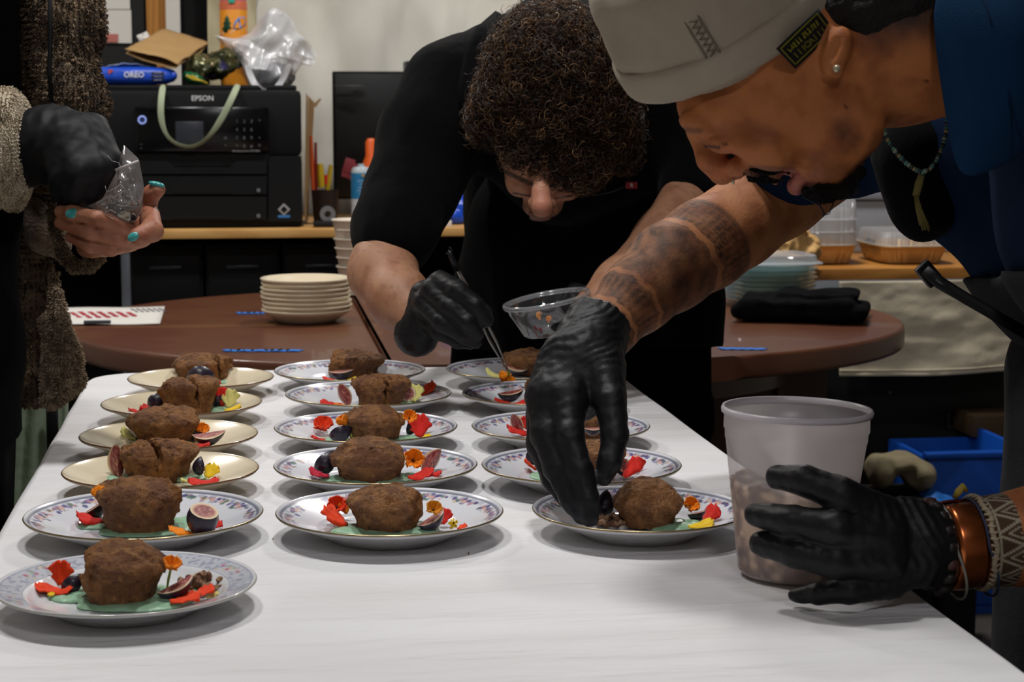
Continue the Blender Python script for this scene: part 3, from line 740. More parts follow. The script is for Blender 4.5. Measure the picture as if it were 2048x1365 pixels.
# ------------------------------------------------------------------ bench on the right
BY = 4.15
bz = Q(1700, 538, BY)[2]; xb0, xb1 = Q(1440, 540, BY)[0], 2.3
t = thing('side_bench', ((xb0 + xb1) / 2, BY + .3, 0), 'wooden-topped bench with a canvas cloth hanging down its front', 'bench')
M_oak = mat('bench_wood', 'b57d3a', rough=.45, wave=(2, '96602a', .5), stretch=(.7, 9, 9))
b = MB(); b.box((xb0, BY, bz - .026), (xb1, BY + .62, bz), bev=.003); b.build('bench_top', M_oak, t)
for x in (xb0 + .05, xb1 - .1):
    for y in (BY + .08, BY + .52): MB().box((x, y, 0), (x + .05, y + .05, bz - .027), bev=.003).build('leg', M_blackm, t)
b = MB(); cx0 = Q(1678, 745, BY - .02)[0]; cz0 = Q(1750, 751, BY - .02)[2]
def clothf(u, v):
    x = cx0 + (xb1 - .02 - cx0) * u; z = cz0 - .004 * math.sin(u * 9) + (bz - .028 - cz0 + .004 * math.sin(u * 9)) * v
    y = BY - .012 - .012 * (1 - v) ** .7 * (math.sin(x * 22 + z * 8) * .5 + .5) - .005 * float(fbm(np.array([x, z * 2.2, .1]), .11))
    return (x, y, z)
b.sheet(clothf, 110, 50)
o = solidify(b.build('canvas_cloth', mat('canvas_cream', 'cfc4ad', rough=.95, noise=(6, 'b3a78f', .4), bump=(14, .35, .012), bump2=(800, .2, .001)), auto=None), .0025)
tag(o, 'cream canvas cloth hanging from the front edge of the bench', 'cloth')
o['label'] = 'cream canvas cloth hanging down the front of the wooden bench'
b = MB(); b.tube([np.array(clothf(u, .06)) - [0, .002, 0] for u in np.linspace(0, 1, 90)], .0018, n=6); h = b.build('hem', mat('canvas_cream'), o, auto=None)
# grey-blue storage bin behind trays
p0, p1 = Q(1590, 480, 4.72), Q(1905, 378, 4.72)
gb = thing('storage_bin', ((p0[0] + p1[0]) / 2, 4.85, bz), 'large blue-grey plastic bin behind the foil trays on the bench', 'bin')
MB().box((p0[0], 4.56 + .02, bz), (p1[0] + .1, 4.76, Q(1700, 400, 4.6)[2]), bev=.01).build('body', mat('bin_grey', '8f959e', rough=.5), gb)
MB().box((p0[0] - .01, 4.57, Q(1700, 400, 4.6)[2] + .001), (p1[0] + .11, 4.77, Q(1700, 380, 4.6)[2]), bev=.006).build('lid', mat('bin_lid', '7d838d', rough=.5), gb)
MB().box((Q(1805, 450, 4.58)[0], 4.574, bz + .01), (Q(1809, 450, 4.58)[0], 4.58, Q(1700, 402, 4.6)[2]), bev=.001).build('rib', mat('bin_lid'), gb)
# foil trays with clear domes
M_foil = mat('tray_foil', 'c9a46e', rough=.45, metal=.35, bump=(60, .3, .003))  # gold tint puts the bench wood's reflection into the foil colour
M_dome = thin_clear('dome_clear', haze=.34, rough=.05, hazecol=(.75, .78, .82))
def foil_tray(px0, px1, py_top, py_bot, Y, dep, lab, domes=1, dh=34):
    a, b_ = Q(px0, py_bot, Y), Q(px1, py_bot, Y); cx = (a[0] + b_[0]) / 2; w2 = (b_[0] - a[0]) / 2; h = Q(px0, py_top, Y)[2] - bz
    t = thing('foil_tray', (cx, Y + dep / 2, bz), lab, 'tray', 'foil trays with clear lids on the bench')
    b = MB(); n = 160; prof = [(0.0, .002), (.8, .002), (.84, .004), (1.0, h), (1.04, h), (1.05, h - .003)]
    vs = []
    for r_, z in prof:
        for j in range(n):
            th = 2 * PI * j / n; c_, s_ = math.cos(th), math.sin(th); sq = lambda q: math.copysign(abs(q) ** .42, q)
            rp = r_ * (1 + (.014 * math.sin(th * 44) if .82 < r_ < 1.02 else 0))
            vs.append((cx + sq(c_) * w2 * rp, Y + dep / 2 + sq(s_) * dep / 2 * rp, bz + z))
    b.add(vs, [(i * n + j, i * n + (j + 1) % n, (i + 1) * n + (j + 1) % n, (i + 1) * n + j) for i in range(len(prof) - 1) for j in range(n)])
    solidify(b.build('tray', M_foil, t), .0008)
    z0 = h
    for d_ in range(domes):
        b = MB(); H = Q(px0, py_top - dh, Y)[2] - Q(px0, py_top, Y)[2]; prof = [(1.05, z0 + .001), (1.0, z0 + .003), (.97, z0 + H * .8), (.93, z0 + H), (.3, z0 + H + .002), (0.0, z0 + H + .002)]
        vs = []
        for i_, (r_, z) in enumerate(prof):
            for j in range(n):
                th = 2 * PI * j / n; c_, s_ = math.cos(th), math.sin(th)
                rp = r_ * (1 + (.012 * math.sin(th * 60) if 1 <= i_ <= 2 else 0))
                vs.append((cx + sq(c_) * w2 * rp, Y + dep / 2 + sq(s_) * dep / 2 * rp, bz + z))
        b.add(vs, [(i * n + j, i * n + (j + 1) % n, (i + 1) * n + (j + 1) % n, (i + 1) * n + j) for i in range(len(prof) - 1) for j in range(n)])
        b.build('lid', M_dome, t); z0 += H * .55
    return t
foil_tray(1592, 1722, 492, 535, 4.24, .24, 'foil tray with a tall stack of clear lids beside the crumpled paper bag', 3, 46)
foil_tray(1768, 1905, 494, 535, 4.22, .24, 'foil tray with one low clear lid nearest the blue shirt', 1, 28)
# dark gap filler: black lump added between the trays
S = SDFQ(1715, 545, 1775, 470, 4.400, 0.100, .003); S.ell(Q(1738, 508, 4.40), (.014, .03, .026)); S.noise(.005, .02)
o = sdfobj('dark_gap_filler', S, M_blackm); o.location.z = bz; tag(o, 'black filler lump in the dark gap between the two foil trays', 'pouch')
# crumpled brown bag
S = SDFQ(1440, 570, 1680, 405, 4.190, 0.210, .0035)
for (x, y, a_, c_, an) in ((1570, 488, 68, 46, 10), (1585, 450, 44, 28, -20), (1525, 512, 55, 28, 0), (1612, 500, 30, 34, 0)):
    S.ell(Q(x, y, 4.14), (R(a_, 4.1), .07, R(c_, 4.1)), np.array(Matrix.Rotation(math.radians(an), 3, 'Y')), k=.02)
S.fn(lambda p, v: v + .016 * np.abs(vnoise(p, .04, 3)) + .008 * np.abs(vnoise(p, .02, 8)))
v_, f_ = S.mesh(); o = mkobj('crumpled_bag', v_, f_, mat('kraft_light', 'c59c62', rough=.75, bump=(40, .4, .006)), smooth=True)
tag(o, 'crumpled light brown paper bag behind the stacked clear plates', 'bag')
BZ = bz
# under the bench: dark machine, blue crate, beige rag, mesh, box
o = MB().box((Q(1645, 800, 4.3)[0], 4.3, 0), (2.15, 4.58, Q(1700, 740, 4.3)[2] + .02), bev=.01).build('equipment_case', mat('case_black', '0d0e0e', rough=.55)); tag(o, 'big black case standing under the canvas-covered bench', 'case')
for (x, y) in ((1778, 786),):
    q = Q(x, y, 4.296); MB().lathe([(0.0001, 0), (.006, 0), (.005, .004), (0.0001, .005)], c=q, n=12, M=Matrix.Rotation(PI / 2, 3, 'X')).build('rivet', mat('grey_metal'), o)
q0, q1 = Q(1892, 858, 4.296), Q(1900, 826, 4.296)
MB().box((q0[0], 4.288, q0[2]), (q1[0], 4.2985, q1[2]), bev=.002).build('latch', mat('grey_metal'), o)
o = MB().box((Q(1930, 870, 4.2)[0], 4.15, Q(1940, 872, 4.2)[2]), (Q(2040, 870, 4.2)[0], 4.28, Q(1940, 830, 4.2)[2]), bev=.004).build('wooden_block', mat('block_brown', '4a3822', rough=.7)); tag(o, 'brown block above the blue crate under the bench', 'block')
o.location.z = Q(1940, 868, 4.2)[2]
cr = thing('plastic_crate', (Q(1930, 950, 4.0)[0], 4.1, 0), 'blue plastic crate on the floor under the bench', 'crate')
x0_, x1_ = Q(1855, 950, 3.95)[0], Q(2035, 950, 3.95)[0]; zc_ = Q(1900, 918, 3.95)[2]
M_cr = mat('crate_blue', '0b4aa8', rough=.45)
for (lo, hi) in (((x0_, 3.95, .02), (x1_, 3.965, zc_)), ((x0_, 4.2, .02), (x1_, 4.215, zc_)), ((x0_, 3.966, .02), (x0_ + .015, 4.199, zc_)), ((x1_ - .015, 3.966, .02), (x1_, 4.199, zc_ + .03))):
    MB().box(lo, hi, bev=.004).build('side_panel', M_cr, cr)
MB().box((x0_, 3.95, 0), (x1_, 4.215, .018)).build('bottom_panel', M_cr, cr)
MB().box((x0_ - .006, 3.94, zc_ + .001), (x1_ + .006, 3.972, zc_ + .014), bev=.004).build('rim', M_cr, cr)
q0 = Q(1848, 925, 4.2)
bo = MB().box((Q(1735, 950, 3.8)[0], 3.72, 0), (Q(1848, 950, 3.8)[0], 3.9, Q(1800, 985, 3.8)[2]), bev=.01).build('black_box', M_blackm); tag(bo, 'black box under the beige rag beside the blue crate', 'box')
S = SDFQ(1715, 1020, 1880, 895, 3.825, 0.175, .004)
for (x, y, a_, c_) in ((1790, 950, 52, 30), (1830, 970, 30, 26), (1755, 965, 32, 34)): S.ell(Q(x, y, 3.81), (R(a_, 3.8), .07, R(c_, 3.8)), k=.02)
S.noise(.012, .05, 2)
o = sdfobj('folded_rag', S, mat('rag_beige', '8f8468', rough=.95, bump=(300, .4, .002))); o.location.z = bo.location.z + Q(1800, 985, 3.8)[2] + .001; tag(o, 'beige rag lying on the black box by the crate', 'rag')
S = SDFQ(1835, 1040, 1925, 955, 3.700, 0.200, .0035)
for (x, y, a_, c_) in ((1880, 1005, 32, 16), (1860, 1000, 18, 22)): S.ell(Q(x, y, 3.75), (R(a_, 3.7), .05, R(c_, 3.7)), k=.02)
S.fn(lambda p, v: v + .007 * np.abs(vnoise(p, .018, 3)) - .002)
ob = sdfobj('blue_netting', S, mat('net_blue', '1465b8', rough=.6)); tag(ob, 'crumpled bright blue netting in front of the crate', 'netting')
o = MB().box((bo.location.x + .075, 3.69, 0), (ob.location.x + .07, 3.82, ob.location.z + .004), bev=.006).build('low_box', M_blackm); tag(o, 'low black box under the blue netting', 'box')
# ================================================================== round table
RZ = 0.72; RC = (0.462, 3.655)
ra_x, ra_y = 0.805, 0.655
M_mah = mat('table_mahogany', '5f3823', rough=.36, spec=.5, coat=.2, wave=(1.2, '54291a', .5), stretch=(.8, 6, 6), bump=(120, .06, .002))
M_mahd = mat('table_edge', '431c0f', rough=.3, coat=.2)
rt = thing('round_table', (RC[0], RC[1], 0), 'large oval mahogany dining table behind the white table', 'table')
seams = (0.218, 0.672)
edges = [(-9, seams[0] - .0012), (seams[0] + .0012, seams[1] - .0012), (seams[1] + .0012, 9)]
for x0, x1 in edges:
    pts = []
    for k in range(160):
        th = 2 * PI * k / 160; x = RC[0] + ra_x * math.copysign(abs(math.cos(th)) ** .92, math.cos(th)); y = RC[1] + ra_y * math.copysign(abs(math.sin(th)) ** .92, math.sin(th))
        pts.append((x, y))
    # clip polygon to the leaf
    def clip(ps, f, xv):
        out = []
        for i in range(len(ps)):
            a, b_ = ps[i - 1], ps[i]; ia, ib = f(a[0]), f(b_[0])
            if ia != ib: t_ = (xv - a[0]) / (b_[0] - a[0]); out.append((xv, a[1] + t_ * (b_[1] - a[1])))
            if ib: out.append(b_)
        return out
    if x0 > -5: pts = clip(pts, lambda x: x > x0, x0)
    if x1 < 5: pts = clip(pts, lambda x: x < x1, x1)
    MB().prism(pts, RZ - .042, RZ, bev=.008).build('table_leaf', M_mah, rt)
b = MB(); b.lathe([(.60, RZ - .105), (.62, RZ - .105), (.62, RZ - .043), (.60, RZ - .043), (.60, RZ - .105)], c=(RC[0], RC[1], 0), n=64, sy=.8); b.build('table_apron', M_mahd, rt)
# box pedestal to the right with panelled faces
px0, px1 = Q(1452, 760, 3.35)[0], Q(1672, 760, 3.35)[0]
MB().box((px0 - .35, 3.4, .08), (px1, 3.9, RZ - .043), bev=.006).build('pedestal', M_mahd, rt)
MB().box((px1 - .10, 3.385, .1), (px1 - .09, 3.3995, RZ - .106), bev=.002).build('pedestal_moulding', M_mah, rt)
MB().box((px0 - .42, 3.34, 0), (px1 + .05, 3.96, .079), bev=.01).build('pedestal_foot', M_mahd, rt)
for x in (-.17,):
    MB().tube([(x, 3.5, 0), (x, 3.5, RZ - .043)], .012, n=12).build('leg', mat('grey_steel'), rt)['label'] = 'thin grey folding leg'

# painter's tape
M_tape = mat('tape_blue', '1d6cc4', rough=.7, bump=(200, .3, .001)); M_ink = mat('ink_dark', '10141c', rough=.8)
def tape(x0, y0, x1, y1, wpx, text, lab):
    a, b_ = T(x0, y0, RZ + .0008), T(x1, y1, RZ + .0008); d = N(b_ - a); nn_ = np.array([-d[1], d[0], 0]); L_ = np.linalg.norm(b_ - a); n = 24; wv = .0115
    vs = []
    for i in range(n):
        c_ = a + d * L_ * i / (n - 1); j = .0015 * math.sin(i * 5.1) if i in (0, n - 1) else 0
        e = .004 if i in (0, n - 1) else 0
        for s_, zz_ in ((-1, 0), (1, 0)): vs.append(c_ + nn_ * wv * s_ + d * e * (s_ if i else -s_) + np.array([0, 0, .0003 + .0004 * math.sin(i * 1.3)]))
    b = MB(); b.add(vs, [(2 * i, 2 * i + 2, 2 * i + 3, 2 * i + 1) for i in range(n - 1)])
    t = thing('tape_strip', (a + b_) / 2, lab, 'tape', 'blue tape strips on the oval table')
    solidify(b.build('strip', M_tape, t, auto=None), .0006, 1)
    if text: scribble('handwriting', int(L_ / .0125), (a + b_) / 2 + np.array([0, 0, .0018]), d, nn_, .017, M_ink, t, len(text), (4, 9), .7, .06)
tape(447, 702, 603, 702, 8, 'xx', 'blue tape strip with dark handwriting at the front rim of the oval table')
tape(474, 627, 532, 627, 6, 'x', 'blue tape strip just left of the cream plate stack')
tape(1440, 698, 1532, 699, 6, '', 'blue tape strip in front of the folded black cloth')
# sheet of paper with red and grey handwriting
pp_ = [T(120, 617, RZ + .001), T(330, 614, RZ + .001), T(320, 649, RZ + .001), T(110, 651, RZ + .001)]
ps = thing('menu_sheet', sum(pp_) / 4, 'white paper sheet with red handwriting on the oval table', 'paper')
b = MB(); b.sheet(lambda u, v: (pp_[0] * (1 - u) + pp_[1] * u) * (1 - v) + (pp_[3] * (1 - u) + pp_[2] * u) * v + np.array([0, 0, .001 + .0008 * math.sin(u * 7)]), 12, 8); solidify(b.build('sheet', M_paper, ps, auto=None), .0004, 1)
M_red = mat('ink_red', 'b03040', rough=.8); M_gry = mat('ink_grey', '6d6a70', rough=.8)
xd = N(pp_[1] - pp_[0]); yd = N(np.cross([0, 0, 1], xd)); yd2 = N(yd * .96 - xd * .25)
for k, s_ in enumerate(('x' * 9, 'x' * 11, 'x' * 10, 'x' * 10, 'x' * 7, 'x' * 8, 'x' * 6)):
    p = (pp_[0] + pp_[3]) / 2 + xd * (.035 + .018 * k) ; scribble('red_writing', len(s_) + 2, p + np.array([0, 0, .0024]), yd2, -xd, .011, M_red, ps, k, (4,), .85, .08)
for k in range(6):
    p = (pp_[0] + pp_[1]) / 2 * .55 + (pp_[1] + pp_[2]) / 2 * .45 + xd * (.0 + .011 * k) - yd * .01; scribble('grey_writing', 12, p + np.array([0, 0, .0024]), yd2, -xd, .007, M_gry, ps, k + 20, (5,), .8, .05)
b = MB(); q0, q1 = T(168, 651, RZ), T(222, 651, RZ); b.box(np.array([q0[0], q0[1] - .012, RZ + .004]), np.array([q1[0], q0[1], RZ + .01]), bev=.002)
o = b.build('grey_pen', mat('pen_grey', '4a4d55', rough=.4)); tag(o, 'short grey pen lying at the near edge of the menu sheet', 'pen')
o.location.z = RZ + .0035

# stack of cream plates
M_cream = mat('plate_cream', 'd9cbb0', rough=.3, coat=.3)
sc_ = T(617, 622, RZ + .05); sr = R(92, 3.55)
cpt = T(616, 650, RZ)
cz = (cpt[0] , cpt[1] + sr * .62)
for k in range(8):
    z = RZ + .0005 + k * .0085; dx, dy = rnd.uniform(-.0025, .0025), rnd.uniform(-.002, .002)
    b = MB(); prof = [(0.0001, .0), (.6, .0), (.66, .002), (.90, .016), (1.0, .023), (1.003, .0255), (.985, .026), (.9, .0205), (.7, .0085), (.6, .006), (.0001, .006)]
    b.lathe([(r_ * sr, zz_) for r_, zz_ in prof], c=(cz[0] + dx, cz[1] + dy, z), n=56)
    o = b.build('cream_plate', M_cream, auto=None)
    lab = ('topmost', 'second from the top', 'third from the top', 'fourth from the top', 'fourth from the bottom', 'third from the bottom', 'second from the bottom', 'bottom')[7 - k]
    tag(o, f'plain cream plate, {lab} in the stack of eight on the oval table', 'plate', 'stacked cream plates')
# takeaway bowls stack
M_bowl = mat('bowl_paper', 'd8cdbd', rough=.6); M_bowl2 = mat('bowl_rim', 'b08a55', rough=.6)
bq = T(716, 592, RZ); bY = bq[1] + .04
ys = [590, 560, 530, 500, 470, 440, 433]
xc = Q(718, 560, bY)[0]
zb_ = lambda y: Q(718, y, bY)[2]
n_b = 6
hstep = (zb_(437) - .065 - RZ) / (n_b - 1)
for k in range(n_b):
    z = RZ + .0005 + k * hstep; dx = rnd.uniform(-.003, .003) - k * .0012
    r0 = R(45, bY); w_ = lambda th, i: 1
    b = MB(); b.lathe([(0.0001, 0), (r0 * .72, 0), (r0 * .74, .004), (r0 * .97, .058), (r0 * 1.03, .0605), (r0 * 1.02, .063), (r0 * .965, .0615), (r0 * .72, .006), (.0001, .006)], c=(xc + dx, bY, z), n=40, mis=[0, 0, 0, 1, 0, 0, 0, 0])
    o = b.build('paper_bowl', [M_bowl, M_bowl2], auto=60)
    tag(o, f'cream takeaway bowl, {("bottom", "second from the bottom", "third from the bottom", "third from the top", "second from the top", "topmost")[k]} of the nested stack beside the cook sleeve', 'bowl', 'nested takeaway bowls')
# stack of teal clear plates
M_teal = thin_clear('plate_teal', tint=(.85, .95, .95), haze=.35, rough=.08, hazecol=(.52, .68, .70))
tq = T(1545, 624, RZ); tr = R(98, tq[1] + .06); tY = tq[1] + .13; tX = Q(1540, 590, tY)[0]
def flute(th, i): return 1 + (.012 * math.sin(th * 40) if i >= 2 else 0)
for k in range(9):
    z = RZ + .0006 + k * .0092; b = MB()
    b.lathe([(0.0001, 0), (tr * .62, 0), (tr * .68, .004), (tr * .98, .0125), (tr, .014), (tr * .98, .0145), (tr * .66, .006), (0.0001, .002)], c=(tX + rnd.uniform(-.003, .003), tY, z), n=120, wob=flute)
    o = b.build('clear_plate', M_teal, auto=60)
    tag(o, f'teal-tinted clear plastic plate, {("bottom", "second from the bottom", "third from the bottom", "fourth from the bottom", "middle", "fourth from the top", "third from the top", "second from the top", "topmost")[k]} of the fluted stack of nine', 'plate', 'stacked teal clear plates')
b = MB(); zl = RZ + .0006 + 9 * .0092 + .006
def sqr(th, r_, e=.3): return (math.copysign(abs(math.cos(th)) ** e, math.cos(th)) * r_, math.copysign(abs(math.sin(th)) ** e, math.sin(th)) * r_)
vs = []; prof = [(tr * .98, 0), (tr, .002), (tr * .98, .004), (tr * .9, .006), (tr * .86, .018), (tr * .4, .020), (.001, .020)]
for r_, z in prof:
    for j in range(64): x, y = sqr(2 * PI * j / 64, r_, .45); vs.append((tX + x, tY + y, zl + z))
b.add(vs, [(i * 64 + j, i * 64 + (j + 1) % 64, (i + 1) * 64 + (j + 1) % 64, (i + 1) * 64 + j) for i in range(len(prof) - 1) for j in range(64)])
o = b.build('container_lid', thin_clear('lid_clear', haze=.45, rough=.12, hazecol=(.6, .62, .66))); tag(o, 'clear rounded-square plastic lid on top of the teal plate stack', 'lid')
# folded black cloth
S = SDF(T(1440, 690, RZ) - [0, 0, .01], T(1790, 600, RZ) + [.05, .1, .09], .004)
cq = T(1612, 640, RZ); X_ = N(T(1750, 648, RZ) - T(1480, 640, RZ)); Mx = frame(X_, (0, 1, 0))
S.box(cq + [0, .02, .014], (R(135, 3.55), .105, .013), Mx, rd=.012, k=.004); S.box(cq + [-.015, .0, .03], (R(115, 3.55), .08, .012), Mx, rd=.011, k=.006)
S.box(cq + [.03, .02, .042], (R(85, 3.55), .06, .009), Mx, rd=.009, k=.008); S.noise(.007, .05, 4)
o = sdfobj('black_cloth', S, mat('cloth_black', '050609', rough=1, spec=.1, bump=(50, .5, .006))); o.location.z = RZ; tag(o, 'folded black cloth on the right end of the oval table', 'cloth')

# ================================================================== white table
X0t, X1t, Yb, Yf = -.225, .512, 2.70, .86
wt = thing('folding_table', ((X0t + X1t) / 2, 1.8, 0), 'folding table under the white cloth where the desserts are plated', 'table')
MB().box((X0t + .006, Yf + .006, TZ - .05), (X1t - .006, Yb - .006, TZ - .006), bev=.012).build('table_top', mat('table_grey', '9a9a98', rough=.5), wt)
for x in (X0t + .06, X1t - .06):
    for y in (Yf + .25, Yb - .25): MB().tube([(x, y, 0), (x, y, TZ - .051)], .014, n=12).build('leg', mat('grey_steel'), wt)
# cloth: one sheet, rounded corners, short drape with folds
rc = .07
def outline(n_side=60, n_c=14):
    pts = []; cs = [(X1t - rc, Yb - rc, 0), (X0t + rc, Yb - rc, 90), (X0t + rc, Yf + rc, 180), (X1t - rc, Yf + rc, 270)]
    for i, (cx, cy, a0) in enumerate(cs):
        for j in range(n_c): th = math.radians(a0 + 90 * j / (n_c - 1)); pts.append((cx + rc * math.cos(th), cy + rc * math.sin(th), math.cos(th), math.sin(th)))
        nx = cs[(i + 1) % 4]; th = math.radians(a0 + 90); q0 = pts[-1]; q1 = (nx[0] + rc * math.cos(th), nx[1] + rc * math.sin(th))
        for j in range(1, n_side): t_ = j / n_side; pts.append((q0[0] + (q1[0] - q0[0]) * t_, q0[1] + (q1[1] - q0[1]) * t_, math.cos(th), math.sin(th)))
    return pts
ol = outline(); K = len(ol); rings = []
cxm, cym = (X0t + X1t) / 2, (Yf + Yb) / 2
b = MB(); vs = []; lev = []
for s_ in (.02, .3, .55, .75, .88, .95, .985, 1.0): lev.append(('t', s_))
for dz_ in (.004, .012, .03, .07, .12, .18, .24): lev.append(('d', dz_))
cum = 0
for kind, q in lev:
    for i, (x, y, nx, ny) in enumerate(ol):
        if kind == 't':
            vs.append((cxm + (x - cxm) * q - nx * (.004 if q == 1 else 0), cym + (y - cym) * q - ny * (.004 if q == 1 else 0), TZ))
        else:
            fl = min(1, q / .1); wv = .012 * fl * math.sin(i * .55 + math.sin(i * .13) * 2)
            vs.append((x + nx * (.002 + wv + q * .05), y + ny * (.002 + wv + q * .05), TZ - q))
b.add(vs, [(r_ * K + i, r_ * K + (i + 1) % K, (r_ + 1) * K + (i + 1) % K, (r_ + 1) * K + i) for r_ in range(len(lev) - 1) for i in range(K)])
b.f.append(tuple(range(K))[::-1]); b.m.append(0)
M_cloth = mat('cloth_white', 'e0dfe2', rough=.9, noise=(6, 'cfccca', .5), bump=(9, .7, .014), bump2=(26, .4, .005), stretch=(.6, 3.2, 1), sheen=.1)
o = b.build('tablecloth', M_cloth, auto=None)
tag(o, 'white cloth spread over the folding table of plated desserts', 'tablecloth')
# ================================================================== plates
def cream_col(r, th):
    c = np.tile(np.array(lin('dccfb2')), (len(r), 1)); return mixc(c, lin('6b4a2c'), sstep(.982, .988, r))
_fr = np.random.RandomState(11)
_fl = []
PAL = [lin(x) for x in ('4a4a86', '6a5c93', 'b08a96', 'cdb590', 'd3a9a4', '5d7a66', '39405e', '8a8fb4')]
for c_ in range(15):
    t0 = 2 * PI * c_ / 15
    for k in range(22):
        u = _fr.uniform(-1, 1); _fl.append((t0 + u * .19, .915 - .012 * abs(u) - abs(_fr.normal(0, .042)) * (1 - .5 * abs(u)), _fr.uniform(.016, .030), PAL[_fr.choice(8, p=[.2, .14, .13, .12, .09, .16, .08, .08])]))
    _fl.append((t0, .875, .03, PAL[4])); _fl.append((t0, .875, .009, PAL[3])); _fl.append((t0 + .06, .90, .026, PAL[2])); _fl.append((t0 - .06, .90, .026, PAL[0]))
    _fl.append((t0 + .01, .84, .011, PAL[5])); _fl.append((t0 - .03, .83, .007, PAL[0]))
def floral_col(r, th):
    c = np.tile(np.array(lin('d9dbe2')), (len(r), 1))
    vb = sstep(.885, .9, r) * (1 - sstep(.93, .942, r)); c = mixc(c, lin('7f86a2'), vb * .45 * (np.sin(th * 45) > -.3))
    for t0, r0, s_, cl in _fl:
        dt = (th - t0 + PI) % (2 * PI) - PI
        d = np.hypot(dt * r0, r - r0); c = mixc(c, cl, .85 * (1 - sstep(s_ * .75, s_, d)))
    c = mixc(c, lin('5a5f74'), .85 * (sstep(.938, .944, r) * (1 - sstep(.962, .968, r))))
    return mixc(c, lin('8c7a52'), sstep(.985, .99, r))
_rs = []
for c_ in range(6):
    t0 = 2 * PI * c_ / 6 + .35
    for k in range(16):
        _rs.append((t0 + _fr.normal(0, .16), .875 + _fr.uniform(-.06, .06), _fr.uniform(.012, .026), lin(('a7b49a', 'c9b79c', 'd8c7b4', '8fa08a', 'c9a7a0')[k % 5])))
    for k, dt in enumerate((-.12, .05, .17)): _rs.append((t0 + dt, .875 + (-1) ** k * .015, .026, lin('c27f96'))); _rs.append((t0 + dt, .875 + (-1) ** k * .015, .013, lin('a24f72')))
def rose_col(r, th):
    c = np.tile(np.array(lin('dadbde')), (len(r), 1))
    band = sstep(.79, .80, r) * (1 - sstep(.955, .965, r))
    p = np.stack([np.cos(th) * r, np.sin(th) * r, 0 * r], 1)
    c = mixc(c, lin('b3b8c4'), band * .7); c = mixc(c, lin('8288a0'), band * sstep(.1, .5, vnoise(p, .03, 3)) * .6)
    for t0, r0, s_, cl in _rs:
        dt = (th - t0 + PI) % (2 * PI) - PI; d = np.hypot(dt * r0, r - r0); c = mixc(c, cl, .8 * (1 - sstep(s_ * .7, s_, d)))
    for a in (.785, .962): c = mixc(c, lin('7d84a0'), .8 * (sstep(a - .006, a - .003, r) * (1 - sstep(a + .003, a + .006, r))))
    return mixc(c, lin('a9a79f'), sstep(.985, .99, r))
M_china = mat('china_glazed', attr=True, rough=.22, coat=.4, spec=.5)
M_gilt = mat('china_gilt', '9a8a68', rough=.25, metal=.8)
def plate_mesh(name, Rm, colf, nth, flat=False):
    if not flat: top = [(1.0, .0225), (.992, .0235), (.985, .0234)] + [(r, .0234 - .0145 * ((.985 - r) / .365) ** .8) for r in np.linspace(.975, .64, 34)] + [(.62, .0075), (.57, .006), (.3, .0055), (.0005, .0055)]
    else: top = [(1.0, .0205), (.992, .0215), (.985, .0215)] + [(r, .0215 - .006 * (.985 - r) / .22) for r in np.linspace(.975, .77, 26)] + [(.74, .0135), (.68, .008), (.6, .006), (.3, .0055), (.0005, .0055)]
    bot = [(.0005, .0025), (.48, .0025), (.50, .0), (.54, .0), (.555, .003), (.7, .0085), (.9, .0175), (.985, .0205 if not flat else .019)]
    prof = bot + top
    b = MB(); b.lathe([(r * Rm, z) for r, z in prof], n=nth)
    v = np.array(b.v); rr = np.hypot(v[:, 0], v[:, 1]) / Rm; th = np.arctan2(v[:, 1], v[:, 0])
    up = np.repeat(np.arange(len(prof)) >= len(bot) - 1, nth)
    col = np.tile(np.array(lin('d6d6d6' if colf is not cream_col else 'd8caad')), (len(v), 1)); col[up] = colf(rr[up], th[up])
    fm = None
    o = mkobj(name, b.v, b.f, M_china, None, True, col=col, origin=(0, 0, 0)); me = o.data; bpy.data.objects.remove(o)
    if colf is floral_col:
        me.materials.append(M_gilt); n0 = (len(bot) - 1) * nth; idx = [0] * len(me.polygons)
        for i in range(n0 + nth * 1, n0 + nth * 2): idx[i] = 1
        me.polygons.foreach_set('material_index', idx)
    return me
PM = {'cream': plate_mesh('plate', .0945, cream_col, 128), 'floral': plate_mesh('plate', .100, floral_col, 720), 'rose': plate_mesh('plate', .0985, rose_col, 640, True)}
WELL = TZ + .0068
PL = {  # key: (kind, left px, right px, rim top px, rim bottom px, phrase)
 'A1': ('cream', 257, 547, 732, 782, 'backmost cream plate of the left row'),
 'A2': ('cream', 204, 523, 779, 836, 'second cream plate from the back'),
 'A3': ('cream', 161, 515, 839, 904, 'third cream plate from the back'),
 'A4': ('cream', 127, 517, 903, 981, 'cream plate nearest the camera'),
 'A5': ('floral', 52, 525, 983, 1079, 'left-row floral plate'),
 'A6': ('rose', -6, 512, 1095, 1238, 'rose-bordered plate'),
 'B1': ('floral', 549, 851, 720, 763, 'backmost plate of the middle row'),
 'B2': ('floral', 571, 903, 763, 814, 'second plate from the back in the middle row'),
 'B3': ('floral', 549, 915, 822, 889, 'third plate from the back in the middle row'),
 'B4': ('floral', 548, 955, 893, 971, 'fourth plate from the back in the middle row'),
 'B5': ('floral', 552, 1007, 976, 1077, 'front plate of the middle row'),
 'C1': ('floral', 892, 1196, 717, 759, 'backmost plate of the right row'),
 'C2': ('floral', 924, 1246, 762, 813, 'second plate from the back in the right row'),
 'C3': ('floral', 943, 1300, 822, 885, 'third plate from the back in the right row'),
 'C4': ('floral', 963, 1363, 893, 970, 'fourth plate from the back in the right row'),
 'C5': ('floral', 1073, 1488, 968, 1075, 'front plate of the right row'),
}
